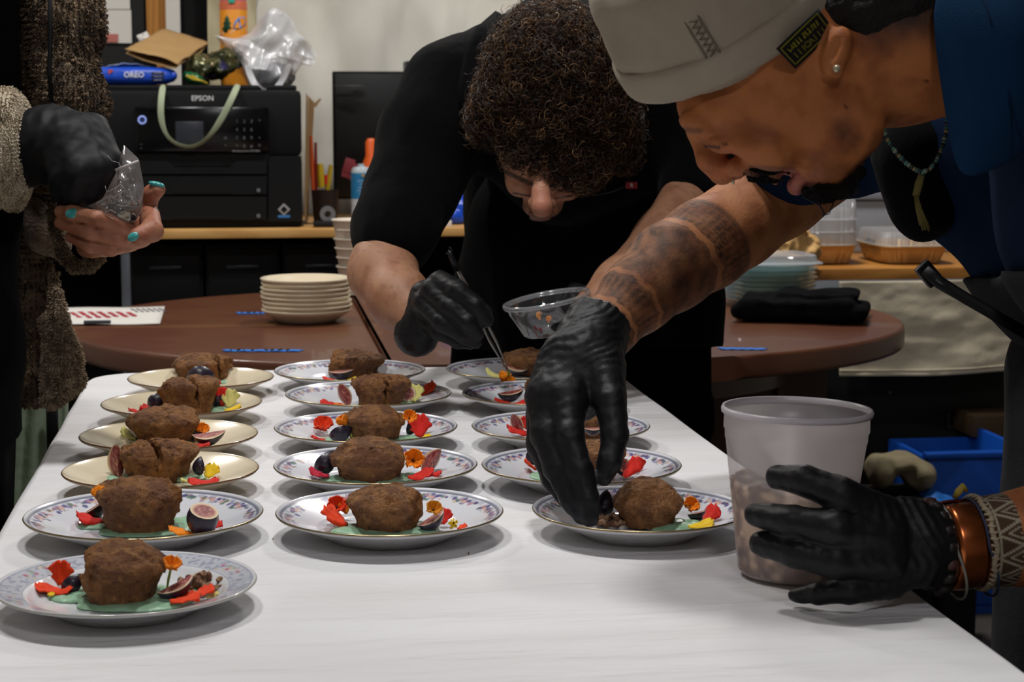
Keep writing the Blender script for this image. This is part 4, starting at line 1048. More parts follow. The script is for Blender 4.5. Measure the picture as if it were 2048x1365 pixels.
LOOK = {'A1': 'cream plate with thin brown rim line, backmost of the left row', 'A2': 'cream plate with thin brown rim line, second from the back of the left row',
 'A3': 'cream plate with thin brown rim line, third from the back of the left row', 'A4': 'cream plate with thin brown rim line, directly behind the blue floral plate',
 'A5': 'blue floral plate in the left row behind the rose-bordered plate', 'A6': 'rose-bordered white plate at the front left corner of the table',
 'B1': 'floral plate backmost in the middle row, before the oval table', 'B2': 'floral plate second from the back in the middle row', 'B3': 'floral plate third from the back, centre of the middle row',
 'B4': 'floral plate fourth from the back in the middle row', 'B5': 'floral plate at the front of the middle row, unobstructed',
 'C1': 'shaded floral plate backmost in the right row under the tweezers', 'C2': 'floral plate second from the back in the right row', 'C3': 'floral plate third in the right row, crossed by the gloved hand',
 'C4': 'floral plate fourth in the right row, below the gloved fingers', 'C5': 'floral plate at the front of the right row beside the plastic tub'}
PC = {}
for key, (kind, x0, x1, yt, yb, ph) in PL.items():
    a, b_ = T((x0 + x1) / 2, yt, TZ + .0225), T((x0 + x1) / 2, yb, TZ + .0225); c = (a + b_) / 2
    e = T((x0 + x1) / 2, (yt + yb) / 2 + 0, TZ + .0225)
    d = (c - CAM) @ FWD; rad = R((x1 - x0) / 2, d)
    o = bpy.data.objects.new('plate', PM[kind]); C.objects.link(o)
    o.location = (c[0], c[1], TZ + .0005)
    base = {'cream': .0945, 'floral': .100, 'rose': .0985}[kind]
    s_ = min(max(rad / base, .96), 1.06); o.scale = (s_, s_, 1); o.rotation_euler.z = rnd.uniform(0, 6.28)
    tag(o, LOOK[key], 'plate', {'cream': 'cream dessert plates in the left row', 'floral': 'blue floral dessert plates on the cloth', 'rose': None}[kind])
    PC[key] = (c, rad * 1.0)

# ================================================================== food
def muffcol(seed, cuts):
    def f(p):
        n = fbm(p, .012, seed, 3); c = mixc(lin('74492a'), lin('99683a'), sstep(-.6, .7, n))
        c = mixc(c, lin('4a2a16'), sstep(.35, .9, vnoise(p, .004, seed + 5)) * .55)
        c = mixc(c, lin('c08a4e'), sstep(.5, .9, vnoise(p, .0055, seed + 9)) * .5)
        for (q, nn_, ww) in cuts:
            d = np.abs((p - q) @ nn_); c = mixc(c, lin('94602a'), (1 - sstep(ww * .6, ww * 1.6, d)) * .75)
        return c
    return f
M_muf = mat('muffin_crumb', attr=True, rough=.8, bump=(300, 1.0, .007), bump2=(1100, .8, .002))
MUF_LAB = {}
def muffin(key, x0, x1, ytop, ybase, lab, seed=0, crack=None, torn=None, squash=1.0, dome=.011, lump=1.0, tilt=0.0, hh=None):
    f = T((x0 + x1) / 2, ybase, WELL + .001); d = (f - CAM) @ FWD; w_ = R(x1 - x0, d) / 2
    Yc = f[1] + w_ * .74
    c = np.array([Q((x0 + x1) / 2, ybase, Yc)[0], Yc, WELL + .001])
    H = hh or max(.03, min(.055, Q((x0 + x1) / 2, ytop, Yc)[2] - c[2]))
    h = .0011
    S = SDF(c - [w_ * 1.4, w_ * 1.4, .01], c + [w_ * 1.4, w_ * 1.4, H + .02], h)
    g = np.stack(np.meshgrid(*S.ax, indexing='ij'), -1) - c.astype('f')
    g[..., 1] /= squash
    ca, sa = math.cos(tilt), math.sin(tilt)
    r = np.hypot(g[..., 0], g[..., 1]); z = g[..., 2]
    hz = H - dome; rw = w_ * (.755 + .225 * np.clip(z / hz, 0, 1.1))
    side = (r - rw) * .97
    topz = H - dome * 1.15 * (1 - np.sqrt(np.clip(1 - (r / (w_ * 1.02)) ** 2, 0, 1)))
    capd = (z - topz) * .95
    k = .006; a = np.maximum(side, capd); a = a + np.maximum(k - np.abs(side - capd), 0) ** 2 / k * .25
    a = np.maximum(a, -z)
    # lip of the muffin top
    lipd = np.hypot((r - w_ * .93), (z - (hz - .0015)) * .9) - .0044
    hk = np.maximum(.006 - np.abs(a - lipd), 0) / .006; a = np.minimum(a, lipd) - hk * hk * .006 * .25
    S.v = a.astype('f')
    cuts = []
    if crack is not None:
        xc = Q(crack, ybase, Yc)[0]; nn_ = N([math.cos(.25), math.sin(.25), 0]); q = np.array([xc, Yc, c[2]])
        gg = np.stack(np.meshgrid(*S.ax, indexing='ij'), -1)
        dd = np.abs((gg - q.astype('f')) @ nn_.astype('f') + .0025 * vnoise(gg, .012, seed)) - (.0008 + .003 * np.clip((gg[..., 2] - c[2]) / H, 0, 1.2) ** 2)
        S.v = np.maximum(S.v, -dd) + np.maximum(.003 - np.abs(S.v + dd), 0) ** 2 / .003 * .25; cuts.append((q, nn_, .0045))
        S.v = S.v.astype('f')
    if torn is not None:
        ang, off = torn; nn_ = np.array([math.cos(ang), math.sin(ang), .15]); q = c + nn_ * w_ * off
        gg = np.stack(np.meshgrid(*S.ax, indexing='ij'), -1)
        dd = (gg - q.astype('f')) @ nn_.astype('f') + .006 * vnoise(gg, .011, seed + 3)
        S.v = np.maximum(S.v, dd).astype('f'); cuts.append((q, nn_, .006))
    S.fn(lambda p, v: v + .0019 * fbm(p, .016, seed * 3.1, 2) * lump + .0016 * fbm(p, .006, seed * 1.7, 2) + .0011 * sstep(.45, .9, vnoise(p, .0035, seed)) , .006)
    o = sdfobj('muffin', S, M_muf, colf=muffcol(seed, cuts))
    tag(o, lab, 'muffin', 'brown muffins on the dessert plates')
    PCm[key] = (c, w_, H); return o
PCm = {}
muffin('A1', 349, 467, 708, 768, 'split brown muffin on the backmost cream plate, left row', 1, crack=431, torn=(-.4, .86), dome=.012)
muffin('A2', 317, 436, 758, 832, 'brown muffin broken in two on the second cream plate', 2, crack=386, torn=(PI * .9, .88), dome=.006)
muffin('A3', 258, 412, 814, 890, 'broad uncracked brown muffin on the third cream plate', 3, torn=(.1, .82), lump=1.3, dome=.014)
muffin('A4', 243, 392, 880, 965, 'brown muffin split down the middle behind the floral plate', 4, crack=304, dome=.012)
muffin('A5', 193, 372, 955, 1070, 'ragged brown muffin on the left-row blue floral plate', 5, torn=(.2, .86), lump=1.4, dome=.013)
muffin('A6', 152, 332, 1086, 1215, 'seed-flecked brown muffin on the rose-bordered plate', 6, torn=(PI * 1.0, .86), lump=1.4, dome=.015)
muffin('B1', 643, 768, 702, 757, 'hollowed brown muffin on the backmost plate, middle row', 7, torn=(PI * .95, .7), lump=1.5)
muffin('B2', 705, 818, 751, 815, 'brown muffin in two halves, second plate of middle row', 8, crack=757, dome=.008)
muffin('B3', 688, 808, 812, 885, 'domed brown muffin on the third plate, middle row', 9, dome=.013, torn=(0, .93))
muffin('B4', 664, 818, 878, 966, 'smooth-topped oval muffin on the fourth plate, middle row', 10, dome=.017, torn=(.1, .9))
muffin('B5', 694, 854, 970, 1069, 'lumpy brown muffin on the front plate, middle row', 11, dome=.014, torn=(-.1, .88), lump=1.5)
muffin('C1', 1000, 1120, 700, 752, 'shadowed brown muffin near the tweezers, backmost right-row plate', 12, torn=(PI, .9), lump=1.5)
muffin('C2', 1045, 1160, 752, 810, 'brown muffin half hidden behind the glove, second right-row plate', 13, torn=(PI, .93))
muffin('C3', 1110, 1236, 815, 882, 'brown muffin behind the gloved hand, third right-row plate', 14)
muffin('C4', 1115, 1245, 880, 962, 'brown muffin seen between gloved thumb and finger', 15)
muffin('C5', 1229, 1361, 958, 1060, 'smooth round-domed muffin beside the plastic tub', 16, dome=.02, lump=.5)
# seeds on the front muffin
c, w_, H = PCm['A6']; b = MB()
for k in range(16):
    a = rnd.uniform(0, 6.28); r = rnd.uniform(0, .6) * w_; q = c + [r * math.cos(a), r * math.sin(a), H - .016 * (r / w_) ** 2 * 1.1 - .0006]
    b.box(q - [.0016, .0009, .0006], q + [.0016, .0009, .0009], bev=.0003, rot=0)
o = b.build('seeds', mat('seed_black', '120d0a', rough=.6)); tag(o, 'dark seeds scattered over the seed-flecked front muffin', 'seeds', kind='stuff')

# ---------- green sauce
M_sauce = mat('sauce_green', '8db693', rough=.35, sss=.0, bump=(90, .3, .002), noise=(60, '9dc2a5', .6))
def sauce(key, lab, *blobs):
    d0 = PCm[key][0]; lo = d0 - [.09, .09, .006]; hi = d0 + [.09, .09, .012]
    S = SDF(lo, hi, .0013)
    for (px, py, rx, ry) in blobs:
        q = T(px, py, WELL); dd = (q - CAM) @ FWD; S.ell(q + [0, 0, 0], (R(rx, dd), R(ry, dd) * 3.6, .0042), k=.004)
    S.noise(.0016, .012, 3)
    S.plane((0, 0, WELL - .0004), (0, 0, -1))
    o = sdfobj('green_sauce', S, M_sauce); tag(o, lab, 'sauce', 'pools of pale green sauce')
sauce('A1', 'pale green sauce peeking out on the backmost cream plate', (450, 766, 20, 3.8), (420, 766, 34, 5.0))
sauce('A2', 'pale green sauce beside the halved muffin, second cream plate', (440, 824, 31, 6.2), (400, 824, 45, 7.5))
sauce('A3', 'pale green sauce at the left of the broad muffin', (265, 878, 34, 7.5), (320, 882, 67, 7.5))
sauce('A4', 'pale green sauce on both sides of the split muffin', (236, 957, 27, 11.2), (365, 957, 50, 10.0), (300, 960, 67, 10.0))
sauce('A5', 'pale green sauce wide under the ragged muffin', (190, 1052, 40, 10.0), (290, 1064, 90, 13.8), (350, 1050, 67, 12.5))
sauce('A6', 'pale green sauce spread over the rose-bordered plate', (150, 1192, 56, 16.2), (290, 1207, 90, 18.8), (340, 1192, 56, 20.0), (235, 1210, 78, 15.0))
sauce('B2', 'pale green sauce right of the two muffin halves', (815, 808, 25, 5.0), (780, 810, 34, 6.2))
sauce('B3', 'pale green sauce flanking the domed muffin', (668, 882, 34, 6.2), (815, 878, 31, 7.5), (740, 884, 56, 6.2))
sauce('B4', 'pale green sauce around the smooth-topped oval muffin', (672, 959, 34, 7.5), (795, 957, 45, 10.0), (740, 964, 67, 7.5))
sauce('B5', 'pale green sauce under the lumpy front muffin', (695, 1062, 36, 11.2), (830, 1060, 50, 12.5), (765, 1068, 67, 10.0))
sauce('C4', 'pale green sauce under the gloved fingertips', (1088, 954, 31, 11.2), (1180, 957, 45, 8.8))
sauce('C5', 'pale green sauce between dome muffin and yellow petal', (1340, 1057, 50, 10.0), (1378, 1050, 34, 10.0))

# ---------- figs
def fig_cols(rf, p, seed):
    n = vnoise(p, .0016, seed); c = mixc(lin('7c3034'), lin('b06a62'), sstep(-.4, .6, n))
    c = mixc(c, lin('d9b48a'), sstep(.45, .8, vnoise(p, .0011, seed + 4)) * .7)
    c = mixc(c, lin('c98f7c'), sstep(.68, .8, rf)); return mixc(c, lin('dcc9a2'), sstep(.82, .9, rf))
M_flesh = mat('fig_flesh', attr=True, rough=.4, bump=(900, .6, .001)); M_skin = mat('fig_skin', '1e1521', rough=.38, noise=(120, '2b2338', .6), bump=(300, .3, .001), coat=.1)
def fig(px, py, size, lab, mode='lie', yaw=0, lean=0, half=.75, beta=.35, lift=0.0, seed=1):
    """wedge of a fig; size in pixels of its length. lie: cut faces up and to the viewer; stand: upright, flesh to the viewer; dark: skin to the viewer"""
    q = T(px, py, WELL + .001 + lift); q = q - [0, 0, lift]; d = (q - CAM) @ FWD; L_ = R(size, d); y_, l_ = math.radians(yaw), math.radians(lean)
    if mode == 'lie': ax = np.array([math.cos(y_) * math.cos(l_), math.sin(y_) * math.cos(l_), math.sin(l_)]); hp = np.array([math.sin(y_), -math.cos(y_), 0]); sv = np.array([0, 0, -1.0]) + beta * hp
    else: ax = np.array([math.sin(l_), 0, math.cos(l_)]); sv = np.array([math.sin(y_), math.cos(y_), 0.]) * (1 if mode == 'stand' else -1) + [0, 0, -.25]
    sv = N(sv - ax * (sv @ ax)); M = np.stack([np.cross(sv, ax), sv, ax], 1)
    prof = lambda t: L_ * .40 * math.sin(PI * min(1, max(0, t)) ** 1.15) ** .6 + .0002
    nv, nu, nr = 15, 13, 9
    sk = []; 
    for i in range(nu):
        a = PI / 2 + half * (2 * i / (nu - 1) - 1) * 1.0
        for j in range(nv): t = j / (nv - 1); r = prof(t); sk.append((r * math.cos(a), r * math.sin(a), (.5 - t) * L_))
    sf = [(i * nv + j, i * nv + j + 1, (i + 1) * nv + j + 1, (i + 1) * nv + j) for i in range(nu - 1) for j in range(nv - 1)]
    fl = []; ff = []; rf = []
    for s_ in (0, 1):
        a = PI / 2 + half * (2 * s_ - 1); base = len(fl)
        for i in range(nr):
            for j in range(nv):
                t = j / (nv - 1); r = prof(t) * (i / (nr - 1)) * .995; bul = .0006 * math.sin(PI * i / (nr - 1)) * (1 if s_ else -1)
                fl.append((r * math.cos(a) - bul * math.sin(a), r * math.sin(a) + bul * math.cos(a) * 0, (.5 - t) * L_)); 
                edge = min(1, min(t, 1 - t) * 5); rf.append(max(i / (nr - 1), 1 - edge * .9))
        for i in range(nr - 1):
            for j in range(nv - 1):
                z = base + i * nv + j; qd = (z, z + 1, z + nv + 1, z + nv); ff.append(qd if s_ == 0 else qd[::-1])
    sk = np.array(sk) @ M.T; fl = np.array(fl) @ M.T
    mn = min(sk[:, 2].min(), fl[:, 2].min()); mid = (sk.max(0) + sk.min(0)) / 2
    off = q - [mid[0], mid[1], mn] + [0, 0, lift]
    t = thing('fig_wedge', q, lab, 'fig', 'fig wedges on the dessert plates')
    mkobj('skin', sk + off, sf, M_skin, t); fl = fl + off; mkobj('flesh', fl, ff, M_flesh, t, col=fig_cols(np.array(rf), fl, seed))
    return t
W = 'wedge of dark fig '
def figcut(px, py, size, lab, lean=(20, -10), frac=.45, seed=1):
    """bottom part of a fig cut straight across, the round cut face on top"""
    q = T(px, py, WELL + .001); d = (q - CAM) @ FWD; L_ = R(size, d); M = np.array(Euler((math.radians(lean[0]), math.radians(lean[1]), 0)).to_matrix())
    ts = np.linspace(frac, 1, 10); pr = [(L_ * .36 * math.sin(PI * min(1, t) ** 1.15) ** .6 + .0001, (1 - t) * L_) for t in ts]; n = 24
    vs = [(r * math.cos(2 * PI * j / n), r * math.sin(2 * PI * j / n), z) for r, z in pr for j in range(n)]
    fs = [(i * n + j, (i + 1) * n + j, (i + 1) * n + (j + 1) % n, i * n + (j + 1) % n) for i in range(9) for j in range(n)]
    r0, z0 = pr[0]; fv = [(r0 * k / 8 * math.cos(2 * PI * j / n) * .998, r0 * k / 8 * math.sin(2 * PI * j / n) * .998, z0 + .0003) for k in range(9) for j in range(n)]
    ff = [(k * n + j, (k + 1) * n + j, (k + 1) * n + (j + 1) % n, k * n + (j + 1) % n) for k in range(8) for j in range(n)]
    vs = np.array(vs) @ M.T; fv = np.array(fv) @ M.T; off = q - [0, 0, vs[:, 2].min()]
    t = thing('fig_wedge', q, lab, 'fig', 'fig wedges on the dessert plates')
    mkobj('skin', vs + off, fs, M_skin, t); mkobj('flesh', fv + off, ff, M_flesh, t, col=fig_cols(np.repeat(np.arange(9) / 8, n), fv + off, seed))
fig(402, 776, 56, 'dark fig half, skin upwards, on the backmost cream plate', 'dark', 0, 85, 1.5, seed=1)
fig(313, 822, 44, 'dark fig piece left of the halved muffin, second cream plate', 'dark', 30, 50, 1.2, seed=2)
fig(438, 818, 40, 'dark fig piece right of the halved muffin, second cream plate', 'dark', -30, 25, 1.0, seed=3)
fig(418, 894, 68, 'pink fig wedge, cut side up, right side of third cream plate', 'lie', 6, 6, .8, .45, seed=4)
fig(392, 884, 32, 'small dark fig piece beside the broad muffin', 'dark', 0, 70, 1.1, seed=5)
fig(232, 957, 72, 'upright fig wedge with red flesh left of the split muffin', 'stand', -12, -4, .62, seed=6)
fig(397, 954, 40, 'dark pointed fig tip on red petals behind the floral plate', 'dark', 20, 6, .9, seed=7, lift=.002)
fig(188, 1042, 62, 'fig wedge leaning on the left of the ragged muffin', 'lie', 15, 30, .9, .9, seed=8)
figcut(397, 1070, 88, 'upright cut fig standing right of the ragged muffin', (20, 14), .36, seed=9)
fig(145, 1190, 55, 'dark fig piece tucked left of the seed-flecked muffin', 'dark', 20, 50, .9, seed=10)
fig(350, 1204, 84, 'fig wedge, cut side up, between flecked muffin and crumble', 'lie', 30, 18, .85, .7, seed=11)
fig(683, 762, 50, 'fig wedge in front of the hollowed muffin', 'lie', 4, 4, .9, .6, seed=12)
fig(690, 812, 50, 'fig wedge with red flesh left of the two halves', 'stand', 10, -22, .7, seed=13)
figcut(817, 803, 46, 'pale fig slice right of the two muffin halves', (70, -20), .4, seed=14)
fig(682, 886, 50, 'dark fig piece left of the domed muffin', 'dark', 10, 70, 1.0, seed=15)
fig(824, 872, 40, 'small fig piece right of the domed muffin', 'dark', -20, 15, .9, seed=16)
fig(650, 953, 60, 'dark fig wedge, skin outward, left of the oval muffin', 'dark', 10, 35, .9, seed=17)
fig(862, 948, 62, 'fig wedge with speckled flesh right of the oval muffin', 'stand', -14, 34, .72, seed=18)
fig(682, 1013, 42, 'fig slice behind red flowers left of the lumpy muffin', 'lie', 0, 0, .8, .2, seed=19, lift=.012)
fig(862, 1063, 66, 'fig wedge, cut side up, right of the lumpy muffin', 'lie', 24, 26, .9, .6, seed=20)
fig(1040, 752, 66, 'thin fig slice in shade beside the tweezers', 'lie', 0, 0, .6, .3, seed=21)
fig(1022, 806, 56, 'fig wedge on red petals, second right-row plate', 'lie', 10, 8, .85, .6, seed=22)
fig(1034, 868, 46, 'speckled fig wedge on red petals by the gloved knuckle', 'stand', 8, -26, .7, seed=23, lift=.002)
fig(1187, 872, 40, 'fig piece seen between gloved thumb and forefinger', 'lie', 0, 0, 1.1, .3, seed=24, lift=.016)
fig(1068, 937, 50, 'dark fig piece left of the glove, fourth right-row plate', 'dark', 0, 10, 1.0, seed=25)
figcut(1243, 950, 48, 'fig half right of the gloved thumb', (50, 10), .42, seed=26)
fig(1396, 1044, 44, 'dark fig piece between orange flower and red petal', 'lie', 10, 10, 1.0, .9, seed=27)
fig(1208, 1040, 60, 'dark fig wedge against the dome muffin by the fingertips', 'dark', 10, 10, .9, seed=28)

# ---------- petals and flowers
def petal_geo(q, s_, yaw, pitch, roll=0, curl=.35, seed=0, nt=3, ax=(0, 0, 0)):
    M = np.array(Euler((math.radians(pitch), math.radians(roll), math.radians(yaw)), 'XYZ').to_matrix())
    vs = []; nu, nv = 9, 9
    for i in range(nu):
        for j in range(nv):
            u = i / (nu - 1); v = 2 * j / (nv - 1) - 1
            wd = s_ * .5 * (1 + .16 * math.sin(u * 13 + seed * 3 + v) + .1 * math.sin(u * 29 + seed)) * (.16 + .84 * math.sin(min(1, u * 1.12) * PI * .56) ** 1.2) * (1 if u < .85 else 1 - (u - .85) * 1.6)
            x = v * wd; y = u * s_ * (1 - .10 * v * v + .035 * math.sin(v * 9 + seed))
            z = curl * s_ * (u * u * .6 - .25 * v * v) + s_ * .10 * math.sin(v * 7 + seed * 2 + u * 4) * u + s_ * .03 * math.sin(v * 15 - u * 6 + seed)
            vs.append((x, y, z))
    return np.array(vs) @ M.T + q, [(i * nv + j, (i + 1) * nv + j, (i + 1) * nv + j + 1, i * nv + j + 1) for i in range(nu - 1) for j in range(nv - 1)]
def petm(hexc):
    return mat('petal_' + hexc, hexc, rough=.75, spec=.25, noise=(140, {'d8281c': 'b01510', 'e8430f': 'd02a10', 'f08a08': 'd86a05', 'e8c41a': 'd0a010', 'cfc77a': 'b5b060', 'c01838': '8a1028'}.get(hexc, hexc), .5), bump=(200, .4, .001), sheen=.1)
PN = {'d8281c': 'red', 'e8430f': 'orange-red', 'f08a08': 'orange', 'e8c41a': 'yellow', 'cfc77a': 'pale yellow', 'c01838': 'crimson'}
RD, OR_, OG, YL, PY_, CR = 'd8281c', 'e8430f', 'f08a08', 'e8c41a', 'cfc77a', 'c01838'
def petal(px, py, size, col, yaw, lab, pitch=0, curl=.35, lift=0.002, n=1, roll=0, grp='loose petals on the dessert plates'):
    q = T(px, py, WELL + .001 + lift) - [0, 0, lift]; d = (q - CAM) @ FWD; s_ = R(size, d); vs = []
    v, f = petal_geo(np.zeros(3), s_, yaw, pitch, roll, curl, seed=px * .7)
    mid = (v.max(0) + v.min(0)) / 2; v = v - [mid[0], mid[1], v[:, 2].min()] + q + [0, 0, lift]
    o = mkobj('petal', v, f, petm(col)); solidify(o, .0007); tag(o, lab, 'petal', grp); return o
def flower(px, py, size, col, lab, n=5, open_=.55, yaw=0, lean=(0, 0), lift=.003, cen=None, stem=None, name='flower'):
    q = T(px, py, WELL + .001 + lift); d = (q - CAM) @ FWD; s_ = R(size, d) * .55
    t = thing(name, q, lab, 'flower', 'edible flowers on the dessert plates'); ML = np.array(Euler((math.radians(lean[0]), math.radians(lean[1]), 0), 'XYZ').to_matrix())
    allv = []
    for k in range(n):
        v, f = petal_geo(np.zeros(3), s_, yaw + 360 * k / n + 9 * math.sin(k * 3), 90 * (1 - open_) * .9, 0, .35, seed=k + px)
        allv.append((v, f))
    A = np.concatenate([v for v, f in allv]) @ ML.T; mn = min(0, A[:, 2].min())
    for v, f in allv:
        o = mkobj('petal', v @ ML.T + q - [0, 0, mn], f, petm(col), t); solidify(o, .0006)
    MB().tube([q + ML @ np.array([0, 0, 0]) - [0, 0, mn], q + ML @ np.array([0, 0, s_ * .28]) - [0, 0, mn]], [s_ * .12, s_ * .07], n=8).build('centre', mat('flower_core', cen or 'b0480a', rough=.7), t)
    if stem:
        e = T(stem[0], stem[1], WELL + stem[2]); MB().tube([q - [0, 0, mn], (q + e) / 2 + [0, 0, .002], e], [s_ * .1, s_ * .12, s_ * .07], n=8).build('stem', mat('stem_green', '8f9a3a', rough=.6), t)
    return t
# A1
petal(424, 768, 34, RD, 80, 'red petal in front of the backmost cream plate muffin', curl=.5)
petal(456, 752, 18, 'e8a090', 20, 'faint pink petal right of the backmost split muffin', pitch=60)
# A2
petal(300, 824, 40, RD, 75, 'red petal lying far left, second cream plate', curl=.3); petal(272, 827, 30, RD, 100, 'small red petal at the left tip, second cream plate', curl=.3)
petal(447, 812, 36, RD, 0, 'upright red petal on the second cream plate', pitch=70, lift=.004); petal(462, 816, 38, PY_, -20, 'pale yellow petal behind the upright red petal', pitch=50, lift=.002)
petal(466, 822, 32, YL, -90, 'bright yellow petal at the right, second cream plate', curl=.4)
# A3
petal(257, 880, 34, PY_, 70, 'pale yellow petal left of the broad muffin', pitch=20, curl=.5)
flower(404, 868, 34, OG, 'orange flower leaning on the broad muffin', lean=(35, 10), lift=.008, yaw=20, cen='3a1408')
petal(378, 892, 40, OG, 85, 'orange petal under the pink fig wedge', curl=.2); petal(402, 895, 36, RD, -95, 'red petal under the pink fig wedge', curl=.2)
# A4
petal(400, 968, 48, RD, 90, 'big red petal, right side behind the blue floral plate', curl=.2); petal(424, 966, 30, RD, -60, 'small red petal, right end behind the floral plate', curl=.3)
petal(424, 955, 36, YL, -30, 'yellow petal showing behind the big red petal', pitch=25); petal(372, 965, 22, PY_, 90, 'thin pale yellow petal between muffin and red petal')
# A5
petal(182, 1048, 56, RD, 80, 'red petal under the left fig, blue floral plate', curl=.4, lift=.001); petal(200, 1003, 34, OG, 30, 'orange petal on top of the leaning fig wedge', lift=.026, pitch=40)
petal(362, 1071, 48, OG, 85, 'orange petal in front of the upright cut fig', curl=.3); petal(426, 1060, 40, RD, -50, 'red petal right of the upright cut fig', curl=.5)
petal(396, 1075, 26, OG, -90, 'small orange petal below the upright cut fig', curl=.2)
# A6
petal(98, 1184, 56, OR_, 80, 'long orange-red petal at far left, rose-bordered plate', curl=.3); petal(122, 1170, 48, OR_, -10, 'orange-red petal standing behind the long one', pitch=60, lift=.002)
petal(128, 1188, 36, OR_, -70, 'orange-red petal against the dark fig piece', curl=.5); petal(102, 1192, 14, YL, 0, 'tiny yellow petal scrap on rose-bordered plate')
flower(342, 1140, 46, OG, 'orange flower over the fig, rose-bordered plate', lean=(25, 15), lift=.024, yaw=40, stem=(333, 1185, .004), cen='b86008')
petal(372, 1203, 62, OR_, -75, 'broad orange-red petal below the walnut crumble', curl=.2, lift=.003); petal(408, 1190, 44, OR_, -60, 'orange-red petal right under the crumble', curl=.4, lift=.004)
petal(425, 1195, 26, PY_, -60, 'pale yellow petal under the crumble edge')
# B1
petal(657, 762, 24, RD, 85, 'red petal sliver before the hollowed muffin'); petal(704, 761, 18, YL, -80, 'yellow petal bit before the hollowed muffin')
# B2
petal(662, 812, 44, RD, 85, 'red petal lying before the left fig, second middle plate', curl=.15); petal(686, 816, 36, OG, 95, 'orange petal strip under the left fig', curl=.1)
petal(830, 803, 38, PY_, -10, 'pale yellow petal right of the pale fig slice', pitch=40, curl=.3); petal(852, 795, 46, OR_, -75, 'orange-red petal at the right, second middle plate', pitch=25, curl=.3)
# B3
flower(646, 862, 48, OR_, 'orange-red flower at far left, third middle plate', lean=(30, 0), lift=.004, yaw=15)
petal(636, 884, 30, RD, 120, 'red petal under the orange-red flower', curl=.5)
flower(690, 852, 38, OG, 'orange flower with green stem left of the domed muffin', n=4, lean=(10, -30), lift=.018, yaw=50, stem=(706, 878, .004), open_=.3)
flower(818, 845, 36, OG, 'orange flower on the right of the domed muffin', lean=(45, 10), lift=.022, yaw=10, cen='8a1a08')
petal(840, 874, 46, RD, -15, 'tall red petal right of the domed muffin', pitch=48, curl=.4, lift=.0005); petal(851, 879, 22, YL, -60, 'little yellow petal by the tall red petal', curl=.5)
# B4
petal(638, 955, 40, CR, 80, 'crimson petal left of the oval muffin', curl=.5)
flower(826, 934, 50, OG, 'large orange flower right of the oval muffin', lean=(60, 8), lift=.010, yaw=30, cen='c85a08')
petal(842, 958, 52, RD, -80, 'red petal below the speckled fig wedge', curl=.4); petal(866, 955, 36, RD, -100, 'red petal right below the speckled fig wedge', curl=.3)
# B5
flower(672, 1024, 48, OR_, 'orange-red flower left of the lumpy muffin', lean=(40, 10), lift=.010, yaw=0, cen='d88a10'); petal(668, 1052, 56, OR_, 60, 'large orange-red petal below the front left flower', pitch=15, curl=.5)
petal(690, 1028, 26, OG, 20, 'orange petal between the left flower and lumpy muffin', pitch=50, lift=.008)
flower(866, 1028, 40, 'd88a1a', 'amber flower behind the fig, front middle plate', lean=(40, 10), lift=.016, yaw=20, cen='8a5008')
flower(905, 1056, 34, YL, 'rolled yellow flower with dark centre, front middle plate', n=5, open_=.15, lean=(75, 0), lift=.003, yaw=10, cen='3a0a10')
petal(888, 1048, 34, RD, -20, 'red petal between fig and rolled yellow flower', pitch=40); petal(924, 1058, 20, OR_, -60, 'tiny orange-red petal right of the yellow flower', curl=.5)
# C1
petal(988, 757, 34, PY_, 80, 'pale yellow petal by the tweezer tip', curl=.6)
# C2
petal(1005, 809, 32, RD, 85, 'left red petal under the fig, second right-row plate', curl=.4); petal(1038, 811, 36, RD, -85, 'right red petal by the muffin, second right-row plate', curl=.3)
# C3
petal(1037, 872, 48, RD, 85, 'red petal left of the glove, third right-row plate', curl=.5); petal(1052, 862, 30, RD, 20, 'upright red petal at the gloved knuckle', pitch=50)
# C4
petal(1062, 942, 30, OR_, 100, 'orange-red petal left of the glove, fourth right-row plate', pitch=20, curl=.5)
petal(1262, 953, 46, RD, -60, 'red petal right of the thumb, fourth right-row plate', pitch=25, curl=.5); petal(1276, 945, 30, RD, -10, 'upright red petal tip right of the gloved thumb', pitch=60)
# C5
flower(1378, 1022, 42, OG, 'orange flower behind the fig, front right plate', lean=(40, 20), lift=.008, yaw=0, cen='a05008')
petal(1402, 1055, 52, YL, -85, 'yellow petal at the front, plate by the tub', curl=.25); petal(1420, 1046, 44, RD, -60, 'red petal next to the plastic tub', pitch=25, curl=.5)

# ---------- walnut crumble
M_crm = mat('walnut_crumble', attr=True, rough=.8, bump=(500, .6, .001))
def crumble(name, q, sx, sy, hz, n, lab, seed, size=.0032, kw=None):
    S = SDF(q - [sx * 1.3, sy * 1.3, .002], q + [sx * 1.3, sy * 1.3, hz + .012], .0009); r_ = random.Random(seed)
    for k in range(n):
        a = r_.uniform(0, 6.28); rr = math.sqrt(r_.random()); z = r_.random() * hz * (1 - rr * .8)
        S.ell(q + [sx * rr * math.cos(a), sy * rr * math.sin(a), z + size * .7], np.array([size * r_.uniform(.7, 1.5), size * r_.uniform(.6, 1.1), size * r_.uniform(.5, .9)]), np.array(Euler((r_.uniform(0, 3), r_.uniform(0, 3), r_.uniform(0, 3))).to_matrix()), k=.0006)
    S.noise(.0007, .002, seed)
    cf = lambda p: mixc(mixc(lin('6e4a35'), lin('a98a68'), sstep(-.3, .5, vnoise(p, .004, seed))), lin('33182a'), sstep(.4, .7, vnoise(p, .007, seed + 3)))
    o = sdfobj(name, S, M_crm, colf=cf); tag(o, lab, 'crumble', kind='stuff'); return o
crumble('nut_crumble', T(405, 1178, WELL + .001), .020, .022, .012, 60, 'heap of walnut crumble on the rose-bordered plate', 3)
